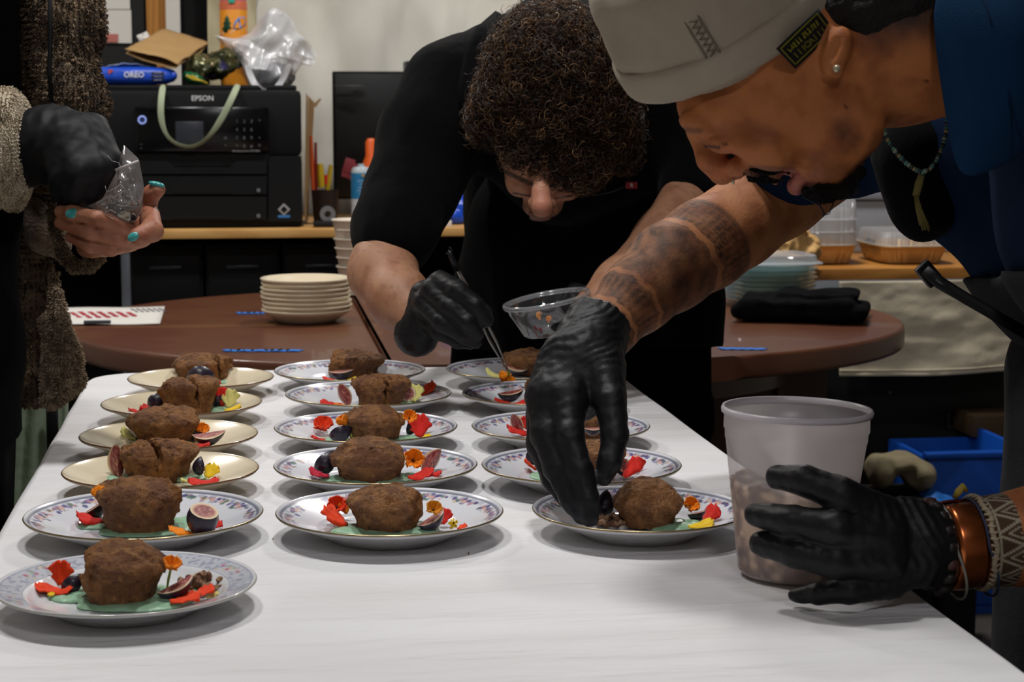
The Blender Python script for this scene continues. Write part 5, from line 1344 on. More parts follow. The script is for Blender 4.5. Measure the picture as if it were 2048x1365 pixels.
crumble('nut_crumble', T(1222, 1050, WELL + .001), .022, .012, .008, 55, 'walnut crumble being dropped by the gloved fingertips', 4)
for (px, py, s_) in ((546, 1081, 4), (937, 1109, 5), (293, 804, 0)):
    if not s_: continue
    q = T(px, py, TZ + .0004); crumble('crumb', q, .001, .001, .0005, 3, {546: 'tiny crumb on the cloth left of the middle plates', 937: 'tiny crumb on the cloth before the front middle plate'}[px], px, .0012)
# ================================================================== people
class HS:
    """modelling frame at depth d0: x right, y down in frame units, z towards the viewer, all scaled by the depth"""
    def __init__(s, d0): s.d0 = d0; s.k = FOC / d0
    def p(s, px, py, dz=0): return P(px, py, s.d0 - dz / s.k)
    def r(s, *a): return np.array(a) / s.k if len(a) > 1 else a[0] / s.k
    def M(s, a=0, t=0):
        a = math.radians(a); e1 = RIGHT * math.cos(a) - UP * math.sin(a); e2 = -RIGHT * math.sin(a) - UP * math.cos(a); e3 = -FWD
        if t: t = math.radians(t); e2, e3 = e2 * math.cos(t) + e3 * math.sin(t), -e2 * math.sin(t) + e3 * math.cos(t)
        return np.stack([e1, e2, e3], 1)
    def E(s, S, px, py, dz, r1, r2, r3, a=0, k=0, sub=False, t=0): S.ell(s.p(px, py, dz), s.r(r1, r2, r3), s.M(a, t), s.r(k), sub)
    def L(s, S, pts, k=6, kj=None, sub=False): S.limb([(s.p(x, y, z), s.r(r)) for x, y, z, r in pts], s.r(k), None if kj is None else s.r(kj), sub)
    def S(s, x0, y0, z0, x1, y1, z1, h):
        c = np.array([s.p(x, y, z) for x in (x0, x1) for y in (y0, y1) for z in (z0, z1)]); return SDF(c.min(0), c.max(0), h)
def LP(S, pts, k=.006, kj=None, sub=False):     # pts: (px, py, depth, radius px)
    S.limb([(P(x, y, d), R(r, d)) for x, y, d, r in pts], k, kj, sub)
def SP(pts, m, h):                              # grid around (px,py,d) points
    c = np.array([P(x, y, d) for x, y, d in pts]); return SDF(c.min(0) - m, c.max(0) + m, h)
M_skin1 = mat('skin_fair', attr=True, rough=.55, sss=.08, bump=(260, .25, .002))
M_skin2 = mat('skin_tan', attr=True, rough=.6, spec=.3, sss=.06, bump=(260, .25, .002))
M_glove = mat('glove_nitrile', '0d0d10', rough=.5, spec=.35, bump=(45, .3, .004), bump2=(200, .25, .0012))
M_tee = mat('tee_black', '050506', rough=.95, spec=.12, bump=(500, .4, .001), bump2=(9, .4, .02), sheen=.02)
M_apron = mat('apron_black', '060608', rough=.9, spec=.12, bump=(700, .5, .001), bump2=(8, .4, .02))
M_navy = mat('shirt_navy', '0b1e38', rough=.9, spec=.12, bump=(700, .4, .001), bump2=(12, .4, .015))
M_collar = mat('collar_blue', '10304f', rough=.9, spec=.15, bump=(700, .4, .001))
M_denim = mat('apron_grey', '1c1d21', rough=.95, bump=(900, .7, .001), bump2=(10, .4, .02), noise=(200, '17181c', .6))
def glovewr(seed, amp=.0012):
    return lambda p, n: .5 * amp * (np.abs(vnoise(p, .012, seed)) * -1 + .4) * 1.2 + amp * .5 * vnoise(p * np.array([1, 1, 2.2]), .007, seed + 3)

# ------------------------------------------------------------------ curly-haired cook
H1 = HS(2.45)
c1 = thing('person', P(1130, 1700, 2.78) * [1, 1, 0], 'curly-haired person in black tee and black apron bending over plates with tweezers', 'person')
S = H1.S(930, 60, -230, 1260, 470, 190, .0026)
H1.E(S, 1112, 205, 0, 118, 140, 125)
H1.E(S, 1090, 300, 15, 92, 88, 95, 5, k=30)
H1.E(S, 1098, 345, -25, 70, 52, 80, 0, k=30)
H1.E(S, 1040, 345, 55, 34, 14, 22, 22, k=14); H1.E(S, 1128, 368, 55, 36, 13, 22, -4, k=14)      # brows
H1.E(S, 1042, 374, 66, 22, 13, 16, 20, k=10, sub=True); H1.E(S, 1128, 388, 62, 24, 11, 16, -5, k=10, sub=True)
H1.E(S, 1044, 376, 40, 20, 13, 20, 20, k=4); H1.E(S, 1128, 388, 38, 20, 12, 20, -5, k=4)
H1.L(S, [(1080, 350, 82, 15), (1082, 385, 96, 17), (1084, 413, 104, 22)], k=14, kj=8)
H1.E(S, 1067, 406, 82, 11, 13, 13, k=8); H1.E(S, 1102, 409, 82, 11, 13, 13, k=8)
H1.E(S, 1038, 366, 22, 26, 26, 30, k=22); H1.E(S, 1140, 374, 14, 24, 24, 30, k=22)
H1.E(S, 1085, 412, -8, 40, 26, 36, k=20)
H1.E(S, 1082, 428, 22, 26, 7, 14, k=8); H1.E(S, 1080, 436, 8, 22, 7, 12, k=6)
H1.E(S, 978, 168, -30, 10, 24, 18, 20, k=4); H1.E(S, 1238, 210, -30, 10, 24, 18, -20, k=4)
H1.L(S, [(1120, 200, -60, 84), (1140, 130, -190, 92)], k=20)
def face1(p):
    px, py, d = proj(p); c = np.tile(np.array(lin('b78468')), (len(p), 1)); n = fbm(p, .02, 4)
    c = mixc(c, lin('a56a52'), sstep(-.2, .8, n) * .5)
    c = mixc(c, lin('b5705c'), np.exp(-(((px - 1084) / 26) ** 2 + ((py - 410) / 30) ** 2)) * .7)
    for (x0, y0, x1, y1, w_) in ((1000, 338, 1062, 368, 7), (1104, 372, 1160, 366, 6)):
        t = np.clip(((px - x0) * (x1 - x0) + (py - y0) * (y1 - y0)) / ((x1 - x0) ** 2 + (y1 - y0) ** 2), 0, 1); e = np.hypot(px - x0 - t * (x1 - x0), py - y0 - t * (y1 - y0))
        c = mixc(c, lin('241610'), (1 - sstep(w_ * .4, w_, e)) * .85)
    for (x0, y0, x1, y1, w_) in ((1026, 386, 1058, 392, 2.6), (1112, 397, 1146, 392, 2.6)):
        t = np.clip(((px - x0) * (x1 - x0) + (py - y0) * (y1 - y0)) / ((x1 - x0) ** 2 + (y1 - y0) ** 2), 0, 1); e = np.hypot(px - x0 - t * (x1 - x0), py - y0 - t * (y1 - y0))
        c = mixc(c, lin('1c100c'), (1 - sstep(w_ * .4, w_, e)) * .9)
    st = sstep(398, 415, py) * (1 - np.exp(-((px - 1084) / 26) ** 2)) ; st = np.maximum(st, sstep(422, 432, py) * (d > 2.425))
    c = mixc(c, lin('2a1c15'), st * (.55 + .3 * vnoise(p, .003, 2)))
    return c
sdfobj('head', S, M_skin1, c1, colf=face1)
# hair: scalp mass and curls
hair_e = [(1080, 292, 86, 48, 42, 32), (1140, 325, 74, 46, 40, 36), (1115, 170, 60, 120, 110, 90), (1125, 230, 75, 95, 70, 62), (1100, 120, 60, 100, 80, 80), (1235, 290, 5, 34, 44, 50), (985, 240, 0, 42, 42, 60), (1170, 330, 58, 40, 36, 40), (1112, 150, 0, 136, 122, 128), (1160, 235, 15, 100, 100, 110), (1035, 205, 15, 76, 92, 100), (1110, 65, -40, 80, 45, 90), (1065, 105, 0, 66, 75, 90), (1095, 255, 55, 88, 66, 70), (1150, 305, 50, 66, 48, 62), (1220, 250, 0, 42, 68, 70), (1200, 130, 0, 62, 85, 90), (1052, 300, 62, 40, 26, 42)]
S = H1.S(920, -20, -200, 1300, 400, 220, .0035)
for e in hair_e: H1.E(S, *e, k=16)
S.fn(lambda p, v: v + .004 * vnoise(p, .011, 4) + .003 * np.abs(vnoise(p, .018, 9)) - .001)
M_hair1 = mat('hair_brown', attr=True, rough=.45, spec=.5)
v_, f_ = S.mesh()
hm = mkobj('hair', v_, f_, mat('hair_under', '1c110a', rough=.8, bump=(300, 1, .004)), c1)
def curls(vsrc, n, seed, rad=(.0035, .0085), th=.00055, turns=(1.0, 2.2), length=.022, cols=('2a1a10', '4a301d', '74532f', 'a17c50')):
    rs = np.random.RandomState(seed); me = vsrc.data; k = len(me.vertices)
    co = np.empty(k * 3, 'f'); me.vertices.foreach_get('co', co); nr = np.empty(k * 3, 'f'); me.vertex_normals.foreach_get('vector', nr)
    co = co.reshape(-1, 3) + np.array(absloc(vsrc)); nr = nr.reshape(-1, 3)
    vis = np.where((nr @ -FWD) > -.45)[0]; ids = rs.choice(vis, n)
    m = 13; ns = 3; V = []; F = []; K_ = []
    pal = np.array([lin(c) for c in cols]); ang = np.arange(ns) * 2 * PI / ns
    for q in ids:
        p0, nn_ = co[q], nr[q]; t = rs.normal(size=3); t = N(t - nn_ * (t @ nn_) + nn_ * .25); a = N(nn_ - t * (nn_ @ t)); b_ = np.cross(t, a)
        r0 = rs.uniform(*rad); tn = rs.uniform(*turns) * rs.choice([-1, 1]); L_ = length * rs.uniform(.4, 1.3); ph = rs.uniform(0, 6.28)
        u = np.linspace(0, 1, m); th_ = ph + u * tn * 2 * PI
        path = p0 + nn_ * .001 + t[None] * (u * L_)[:, None] + a[None] * (r0 * np.cos(th_) + r0 * .7)[:, None] * .8 + b_[None] * (r0 * np.sin(th_))[:, None]
        rr = th * (1 - .75 * u) * rs.uniform(.7, 1.5); base = len(V)
        for i in range(m):
            for j in range(ns): V.append(path[i] + rr[i] * (a * math.cos(ang[j]) + b_ * math.sin(ang[j])))
        F += [(base + i * ns + j, base + i * ns + (j + 1) % ns, base + (i + 1) * ns + (j + 1) % ns, base + (i + 1) * ns + j) for i in range(m - 1) for j in range(ns)]
        cc = pal[min(3, int(abs(rs.normal(0, 1.25))))]; K_ += [cc] * (m * ns)
    return V, F, np.array(K_)
V, F, K_ = curls(hm, 6500, 3, th=.0008, rad=(.003, .008))
o = mkobj('curls', V, F, M_hair1, c1, col=K_); o['kind'] = 'stuff'
# arms (skin), right forearm visible, left forearm behind the tattooed arm
S = SP([(690, 470, 2.3), (900, 740, 2.6), (1460, 400, 2.2), (1150, 700, 2.6)], .07, .004)
LP(S, [(790, 420, 2.52, 60), (765, 545, 2.46, 64), (800, 600, 2.41, 58), (850, 650, 2.37, 42)], .01, .02)
def arm1(p):
    n = fbm(p, .02, 4); c = mixc(lin('a87a5e'), lin('96664c'), sstep(-.2, .8, n)); return mixc(c, lin('6b4a36'), sstep(.3, .7, vnoise(p * np.array([1, 1, .4]), .004, 3)) * .35)
sdfobj('arm', S, M_skin1, c1, colf=arm1)
S = SP([(1460, 350, 2.2), (1150, 700, 2.6)], .07, .004)
LP(S, [(1390, 380, 2.56, 58), (1330, 480, 2.48, 58), (1240, 570, 2.42, 48), (1175, 625, 2.38, 38)], .01, .02)
sdfobj('arm', S, M_skin1, c1, colf=arm1)
# tee
S = SP([(690, -60, 2.25), (1560, 560, 2.9)], .02, .006)
S = SDF(np.minimum(P(680, 560, 2.3), P(680, 560, 3.0)) - [.05, .25, .06], P(1580, -60, 3.0) + [.1, .1, .05], .006)
LP(S, [(1130, 130, 2.72, 150), (1150, 300, 2.72, 175), (1160, 480, 2.78, 185)], .03)
LP(S, [(1040, 130, 2.66, 110), (915, 200, 2.60, 112), (860, 270, 2.56, 100)], .03)
LP(S, [(1200, 120, 2.66, 120), (1350, 190, 2.60, 112), (1420, 270, 2.58, 95)], .03)
LP(S, [(1000, 260, 2.62, 95), (1120, 330, 2.60, 110), (1290, 280, 2.62, 110)], .03)
LP(S, [(862, 270, 2.56, 104), (822, 380, 2.53, 92), (790, 455, 2.49, 82), (783, 478, 2.48, 78)], .02)
LP(S, [(1420, 270, 2.58, 98), (1395, 380, 2.56, 84)], .02)
LP(S, [(1030, 330, 2.74, 110), (1060, 520, 2.80, 130)], .03); LP(S, [(1290, 330, 2.74, 120), (1310, 520, 2.80, 140)], .03)
# sleeve openings
a_ = P(860, 270, 2.56); b_ = P(778, 470, 2.49); ax_ = N(b_ - a_)
S.plane(P(775, 512, 2.46), N(P(775, 530, 2.46) - P(800, 430, 2.50)), .003) if False else None
S.fn(lambda p, v: v + .004 * vnoise(p * np.array([1.2, 1, .6]), .07, 6) + .003 * np.abs(vnoise(p * np.array([1.5, 1, .7]), .035, 16)), .03)
sdfobj('tee_shirt', S, M_tee, c1)
# apron body + hips + legs
S = SDF(P(840, 900, 2.9) - [.05, .25, .45], P(1520, 330, 2.9) + [.12, .25, .02], .007)
LP(S, [(1130, 380, 2.66, 150), (1165, 560, 2.74, 215), (1170, 700, 2.80, 245)], .03)
LP(S, [(1030, 440, 2.68, 90), (1010, 600, 2.76, 100), (1010, 745, 2.80, 108)], .03)
LP(S, [(1300, 420, 2.68, 110), (1325, 600, 2.76, 118), (1330, 860, 2.80, 122)], .03)
LP(S, [(1170, 700, 2.80, 220), (1200, 900, 2.80, 200)], .03)
g_ = np.stack(np.meshgrid(*S.ax, indexing='ij'), -1); S.v = np.maximum(S.v, (2.728 - g_[..., 1]) * np.where(g_[..., 2] < .80, 1, -1)).astype('f') if False else S.v
yl = 2.735; mz = np.clip((.86 - g_[..., 2]) / .08, 0, 1)
S.v = np.maximum(S.v, (yl - g_[..., 1]) - (1 - mz) * 1.0).astype('f')
S.v = np.maximum(S.v, (g_[..., 1] - 2.975) - (1 - mz) * 1.0).astype('f')
S.fn(lambda p, v: v + .004 * vnoise(p * np.array([1.4, 1, .4]), .07, 6), .03)
sdfobj('apron', S, M_apron, c1)
S = SDF([.16, 2.70, -.01], [.66, 3.06, .62], .008)
for x in (.29, .50): S.limb([(np.array([x, 2.86, .60]), .085), (np.array([x, 2.87, .35]), .065), (np.array([x, 2.88, .07]), .05)], .01)
sdfobj('trousers', S, M_apron, c1)
for x in (.29, .50):
    S = SDF([x - .08, 2.66, -.01], [x + .08, 2.98, .12], .006); S.limb([(np.array([x, 2.90, .05]), .048), (np.array([x, 2.76, .035]), .042)], .01); S.plane((0, 0, .001), (0, 0, -1)); sdfobj('shoe', S, M_blackm, c1)
# apron straps, necklace, tag
b = MB(); b.tube([P(x, y, d) for x, y, d in ((1010, 40, 2.575), (975, 70, 2.535), (955, 110, 2.50), (945, 170, 2.485), (945, 240, 2.485))], [.019] * 5, n=10, flat=.22, flatdir=tuple(-FWD)); b.build('apron_strap', M_apron, c1, auto=None)
b = MB(); b.tube([P(x, y, 2.46 + .0) for x, y in ((1170, 388), (1190, 391), (1225, 384), (1256, 371))], .0007, n=5); b.build('neck_cord', mat('cord_dark', '3c3733', rough=.5), c1, auto=None)
b = MB(); b.tube([P(1168 + 8 * math.cos(a) * 1.3, 386 + 3 * math.sin(a), 2.455) for a in np.linspace(0, 2 * PI, 14, endpoint=False)], .0009, n=5, closed=True); b.build('neck_ring', mat('gold_thin', 'c9a96a', rough=.25, metal=.9), c1, auto=None)
tq_ = P(1263, 371, 2.44); o = MB().box(tq_ - [.0078, .001, .0045], tq_ + [.0078, .001, .0045], bev=.0008).build('red_tag', mat('tag_red', '7d1220', rough=.7), c1); lettering('tag_lettering', 'R', tq_ - [0, .0016, 0], RIGHT, UP, .007, M_paper, c1)

def glove(name, parent, parts, pal, pts, h=.0022, k=.005, disp=None, mm=None, lab=None):
    """parts: list of finger chains (px,py,d,r px); pal: ellipsoids (px,py,d,r1,r2,r3,angle)"""
    allp = [(x, y, d) for ch in parts for (x, y, d, r) in ch] + [(e[0], e[1], e[2]) for e in pal] + pts
    S = SP(allp, .05, h)
    for (x, y, d, r1, r2, r3, a) in pal: S.ell(P(x, y, d), (R(r1, d), R(r2, d), R(r3, d)), HS(d).M(a), k * 2)
    for ch in parts: LP(S, ch, k, .004)
    return S
# right glove with tweezers
S = glove('g', c1, [
    [(880, 565, 2.33, 24), (915, 583, 2.305, 22), (950, 612, 2.30, 19), (972, 640, 2.305, 16)],
    [(865, 580, 2.33, 25), (900, 615, 2.305, 21), (935, 645, 2.30, 18), (955, 668, 2.31, 14)],
    [(850, 605, 2.34, 25), (885, 645, 2.31, 20), (925, 670, 2.31, 16), (952, 686, 2.32, 12)],
    [(845, 635, 2.36, 22), (878, 664, 2.33, 17), (915, 684, 2.33, 13), (940, 690, 2.34, 10)],
    [(890, 575, 2.40, 22), (935, 600, 2.39, 18), (972, 625, 2.36, 14)]],
    [(860, 600, 2.36, 44, 38, 32, 40)], [(835, 660, 2.37)], k=.003)
LP(S, [(855, 620, 2.362, 42), (838, 662, 2.372, 42), (834, 668, 2.374, 46)], .006)
sdfobj('glove', S, M_glove, c1, disp=glovewr(3, .0009))
# left glove pinching the cup
S = glove('g', c1, [
    [(1180, 625, 2.38, 26), (1150, 618, 2.35, 18), (1122, 612, 2.34, 15)],
    [(1185, 640, 2.38, 26), (1150, 640, 2.34, 19), (1112, 650, 2.33, 15)],
    [(1190, 655, 2.38, 24), (1155, 662, 2.35, 18), (1125, 668, 2.35, 14)],
    [(1190, 610, 2.38, 24), (1170, 590, 2.40, 18), (1150, 578, 2.42, 14)]],
    [(1200, 632, 2.39, 38, 40, 34, 0)], [(1230, 600, 2.40)])
LP(S, [(1200, 630, 2.39, 38), (1226, 590, 2.405, 44)], .006)
sdfobj('glove', S, M_glove, c1, disp=glovewr(8, .0009))

# tweezers
tw = thing('tweezers', P(1015, 745, 2.44), 'long steel tweezers held in the curly-haired cook glove', 'tweezers')
M_steel = mat('steel_brushed', 'b5b3ae', rough=.28, metal=.9)
e0, e1 = P(915, 540, 2.30), P(1016, 742, 2.43)
for s_ in (-1, 1):
    sd = RIGHT * (s_ * .0028) ; b = MB()
    b.tube([e0, e0 * .7 + e1 * .3 + sd * 1.0, e0 * .3 + e1 * .7 + sd * 1.4, e1 + sd * .25], [.0042, .0045, .004, .0016], n=8, flat=.35, flatdir=tuple(RIGHT)); b.build('prong', M_steel, tw, auto=None)
b = MB(); b.tube([e0, P(902, 512, 2.29), P(898, 500, 2.29)], [.0045, .003, .0014], n=8); b.tube([P(898 + 6 * math.cos(a), 502 + 7 * math.sin(a), 2.29) for a in np.linspace(-1.5, 2.6, 10)], .0011, n=6); b.build('spring_end', mat('steel_dark', '24252a', rough=.35, metal=.7), tw, auto=None)
# flower pinched by the tweezers
q = P(1017, 752, 2.435); fl_ = thing('flower', q, 'orange flower pinched in the steel tweezer tips', 'flower')
for k_ in range(5):
    v, f = petal_geo(np.zeros(3), R(19, 2.43), 72 * k_ + 20, -25 if k_ % 2 else -60, 0, .4, seed=k_)
    Mf = np.array(Euler((math.radians(60), math.radians(20), 0)).to_matrix()); o = mkobj('petal', v @ Mf.T + q, f, petm(OG), fl_); solidify(o, .0006)
MB().tube([q, q + [0, -.002, .008]], [.002, .001], n=6).build('stem', mat('stem_green', '8f9a3a'), fl_)
# clear cup
cu = thing('clear_cup', P(1085, 655, 2.36), 'shallow clear plastic cup with orange petals held over the plates', 'cup')
cc_ = P(1093, 598, 2.36); axc = N(UP * math.cos(math.radians(11)) + RIGHT * -math.sin(math.radians(11)) - FWD * .17); Mc = frame(axc, RIGHT); Mc = Matrix(np.stack([Mc[:, 1], Mc[:, 2], Mc[:, 0]], 1).tolist())
rc_ = R(90, 2.36); M_cup = thin_clear('cup_clear', haze=.04, rough=.06, hazecol=(.6, .62, .65))
b = MB(); b.lathe([(rc_ * .92, -.004), (rc_ * .90, -.010), (rc_ * .66, -.040), (rc_ * .60, -.043), (rc_ * .3, -.0425), (.0005, -.0425)], c=cc_, n=64, M=Mc); b.build('cup_wall', M_cup, cu, auto=None)
b = MB(); b.lathe([(rc_ * .92, -.004), (rc_ * .985, -.004), (rc_, -.001), (rc_ * .985, .002), (rc_ * .93, .0015), (rc_ * .91, -.0005), (rc_ * .92, -.004)], c=cc_, n=64, M=Mc); b.build('rim', thin_clear('cup_rim', haze=.3, rough=.1, hazecol=(.5, .52, .55)), cu, auto=None)
for (dx, dy, c_, n_) in ((-12, 42, 'd88a1a', 0), (8, 50, OG, 1)):
    q_ = P(1093 + dx, 598 + dy, 2.345); v, f = petal_geo(np.zeros(3), R(16, 2.35), 40 + n_ * 90, 60, 0, .5, seed=n_ + 5)
    o = mkobj('petal', v + q_, f, petm(c_)); solidify(o, .0006); tag(o, ['amber petal clinging inside the clear cup', 'orange petal lying at the bottom of the clear cup'][n_], 'petal')

# ------------------------------------------------------------------ tattooed cook in the beige cap
H2 = HS(1.5)
c2 = thing('person', P(2300, 1900, 1.62) * [1, 1, 0], 'smiling tattooed person in beige cap and navy shirt placing crumble on a plate', 'person')
S = H2.S(1300, -60, -230, 1900, 440, 230, .0024)
H2.E(S, 1520, 70, 0, 215, 175, 172, 25)                     # skull
H2.E(S, 1555, 205, 0, 168, 128, 142, 25, k=40)              # face block
H2.E(S, 1440, 225, 20, 92, 66, 105, 30, k=30)               # brow and forehead
H2.E(S, 1640, 285, 5, 96, 84, 112, 20, k=40)                # jaw
H2.E(S, 1652, 345, 0, 58, 48, 58, 10, k=30)                 # chin
H2.E(S, 1700, 250, 70, 70, 62, 50, 40, k=30)                # jaw corner
for z in (62, -62):
    H2.E(S, 1392, 250, z, 36, 19, 48, 25, k=14)             # brow ridge
    H2.E(S, 1428, 300, z * 1.28, 30, 20, 30, 28, k=12, sub=True)
    H2.E(S, 1438, 284, z * 1.0, 30, 22, 30, 25, k=7)        # lid over eyeball
    H2.E(S, 1530, 296, z * 1.35, 66, 42, 52, 22, k=30)      # cheek
    H2.E(S, 1476, 334, z * .50, 22, 20, 16, 30, k=9)        # nostril wing
    H2.E(S, 1484, 352, z * .33, 8, 7, 9, 30, k=4, sub=True)
H2.L(S, [(1396, 268, 0, 20), (1420, 318, 0, 25), (1444, 344, 0, 27)], k=22, kj=14)
H2.E(S, 1470, 344, 0, 20, 15, 22, 20, k=10)
H2.L(S, [(1500, 332, 40, 17), (1520, 342, 0, 20), (1500, 332, -40, 17)], k=12)
H2.L(S, [(1548, 340, 42, 16), (1556, 352, 0, 17), (1548, 340, -42, 16)], k=10)  # upper lip
H2.E(S, 1578, 360, 0, 22, 26, 48, 18, k=5, sub=True)        # open mouth
H2.L(S, [(1600, 358, 40, 14), (1593, 372, 12, 18), (1593, 372, -12, 18), (1600, 358, -40, 13)], k=7)   # lower lip
H2.E(S, 1672, 104, 160, 24, 50, 20, 18, k=8); H2.E(S, 1668, 100, 180, 12, 32, 14, 18, k=6, sub=True); H2.E(S, 1674, 142, 160, 13, 14, 12, 0, k=5)
H2.E(S, 1672, 104, -160, 24, 50, 20, 18, k=8)
H2.L(S, [(1640, 120, 0, 140), (1790, 95, -10, 150), (1960, 60, -20, 160)], k=40)
def face2(p):
    px, py, d = proj(p); n = fbm(p, .018, 4); c = mixc(lin('b06c3e'), lin('925430'), sstep(-.3, .8, n))
    def seg(c, x0, y0, x1, y1, w0, w1, col, a, gate=None):
        t = np.clip(((px - x0) * (x1 - x0) + (py - y0) * (y1 - y0)) / ((x1 - x0) ** 2 + (y1 - y0) ** 2), 0, 1); e = np.hypot(px - x0 - t * (x1 - x0), py - y0 - t * (y1 - y0))
        m = (1 - sstep(w0, w1, e)) * a
        if gate is not None: m = m * gate
        return mixc(c, lin(col), m)
    fz = vnoise(p, .0035, 12) * .3 + .9
    c = seg(c, 1440, 330, 1470, 345, 10, 60, 'b0644a', .4)
    c = seg(c, 1345, 258, 1400, 262, 3, 9, '2a1710', .55)
    c = seg(c, 1412, 292, 1436, 296, 1.2, 4, '1c0f0a', .85); c = seg(c, 1436, 296, 1452, 288, 1.2, 4, '1c0f0a', .85); c = seg(c, 1422, 278, 1452, 272, 1, 4, '6b3c24', .5)
    c = seg(c, 1496, 347, 1560, 354, 5, 12, '24150f', .7 ) * 1.0
    c = seg(c, 1505, 338, 1585, 342, 3, 12, '2e1a12', .55)
    c = seg(c, 1566, 350, 1590, 350, 6, 14, '6d2a28', .6)
    c = seg(c, 1580, 358, 1608, 380, 12, 26, 'a05a55', .85)
    c = seg(c, 1600, 365, 1640, 352, 8, 22, 'a06450', .5)
    c = seg(c, 1612, 392, 1705, 392, 6, 26, '120c0a', .9, fz); c = seg(c, 1700, 380, 1740, 325, 4, 26, '170f0b', .75, fz)
    c = seg(c, 1738, 330, 1758, 270, 4, 20, '1c120c', .5, fz)
    c = seg(c, 1690, 262, 1700, 282, 8, 38, '3a2418', .6, fz); c = seg(c, 1640, 330, 1690, 350, 5, 40, '4a2e20', .4, fz)
    c = mixc(c, lin('4a2c1c'), (np.abs(vnoise(p, .0016, 5)) > .55) * sstep(300, 380, py) * .35)
    nape = sstep(1700, 1750, px) * (1 - sstep(30, 135, py + np.abs(px - 1770) * .12 + 14 * vnoise(p, .008, 3))); c = mixc(c, lin('1b120d'), nape * .95)
    for (x, y, r_) in ((1852, 163, 4.5), (1693, 213, 2.5), (1655, 262, 2)): c = mixc(c, lin('24140d'), 1 - sstep(r_ * .5, r_, np.hypot(px - x, py - y)))
    return c
sdfobj('head', S, M_skin2, c2, colf=face2)
S = H2.S(1460, 310, -110, 1780, 430, 150, .0016)
H2.L(S, [(1495, 336, 44, 7), (1530, 340, 62, 8), (1578, 346, 60, 4)], k=6); H2.L(S, [(1497, 338, 30, 10), (1510, 347, 0, 13), (1500, 340, -40, 10)], k=6); H2.L(S, [(1506, 352, 10, 13), (1548, 357, 26, 10)], k=6)
H2.L(S, [(1608, 382, 40, 7), (1640, 384, 50, 13), (1690, 376, 62, 13), (1724, 345, 78, 10)], k=10); H2.L(S, [(1612, 386, 0, 10), (1650, 390, 0, 16), (1695, 378, 0, 16)], k=10)
S.fn(lambda p, v: v + .0022 * vnoise(p, .0035, 3) + .0008 * vnoise(p, .0016, 6))
sdfobj('beard', S, mat('beard_black', '0d0907', rough=.95, spec=.15, bump=(500, 1, .002)), c2)
b = MB(); rs_ = random.Random(4)
for k in range(420):      # goatee, moustache and wisps
    u = rs_.random()
    if k < 250: x, y, dz = 1606 + 112 * u, 388 - (u - .5) ** 2 * 40 + rs_.uniform(-10, 2), rs_.uniform(-50, 60)
    else: x, y, dz = 1490 + 75 * u, 344 + u * 8 + rs_.uniform(-6, 6), rs_.uniform(-45, 50)
    p0 = H2.p(x, y, dz); L_ = H2.r(rs_.uniform(8, 16)) ; dr = N(-UP * 1 + RIGHT * rs_.uniform(-.9, .6) - FWD * rs_.uniform(-.3, .5))
    b.tube([p0, p0 + dr * L_ * .5, p0 + dr * L_ + RIGHT * rs_.uniform(-.002, .002)], [.0004, .0003, .0001], n=3, cap=False)
for pts_ in (((1605, 392), (1628, 405), (1640, 412), (1644, 420), (1650, 430), (1658, 428), (1664, 414), (1668, 400)), ((1640, 398), (1641, 414), (1648, 426), (1645, 434))):
    b.tube([H2.p(x, y, 20) for x, y in pts_], .0006, n=4)
o = b.build('goatee', mat('hair_black', '0c0807', rough=.6), c2, auto=None); o['kind'] = 'stuff'
b = MB(); b.lathe([(.0001, 0), (.0028, 0), (.0032, .0015), (.0018, .003), (.0001, .0034)], c=H2.p(1673, 138, 176), n=12, M=Matrix(frame(-FWD, RIGHT)[:, [1, 2, 0]].tolist())); b.build('earring', mat('earring_pearl', 'c9bda0', rough=.2, metal=.5), c2, auto=None)
b = MB(); b.tube([H2.p(1466, 360, 18), H2.p(1466, 369, 18)], [.0014, .0012], n=8); b.build('nose_stud', mat('earring_pearl'), c2, auto=None)
# short hair under the cap
S = H2.S(1580, -120, -200, 1920, 140, 220, .003)
H2.L(S, [(1690, 20, 10, 148), (1760, -10, 10, 150), (1830, -30, 10, 140)], k=30); S.noise(.003, .01)
o = sdfobj('hair', S, mat('hair_dark', '120c09', rough=.8, bump=(240, 1, .004)), c2)
# cap: crown, rolled band, stitched panel, patch
cn = N(-RIGHT * .47 + UP * .76 + -FWD * .42)
cap0 = H2.p(1445, 42, 0)
capt = c2
def capcut(S, off, keep_up, k=.002):
    S.plane(cap0 + cn * off, -cn if keep_up else cn, k)
Mcap = frame(cn, -FWD)     # columns: normal, toward viewer, side
S = H2.S(1150, -330, -300, 1800, 330, 300, .003)
rr_ = H2.r
S.ell(cap0 + cn * rr_(40), (rr_(215), rr_(212), rr_(232)), Mcap)
S.ell(cap0 + cn * rr_(150), (rr_(110), rr_(205), rr_(222)), Mcap, k=rr_(30))
S.fn(lambda p, v: v + .0022 * vnoise(p, .035, 6) + .0018 * np.abs(vnoise(p, .02, 2)), .02)
capcut(S, rr_(-60), True)
M_cap = mat('cap_canvas', 'a89c8a', rough=.95, noise=(22, '90846f', .4), bump=(1100, .7, .0008), bump2=(35, .3, .006), sheen=.05)
sdfobj('cap', S, M_cap, c2)
S = H2.S(1150, -330, -300, 1830, 330, 300, .0026)
S.ell(cap0 + cn * rr_(10), (rr_(250), rr_(222), rr_(243)), Mcap)
S.fn(lambda p, v: v + .0012 * vnoise(p, .03, 6) + .0012 * np.abs(vnoise(p * np.array([1, 1, 1]), .05, 12)), .02)
capcut(S, rr_(28), False, .006); capcut(S, rr_(-45), True, .006)
sdfobj('cap_band', S, M_cap, c2)
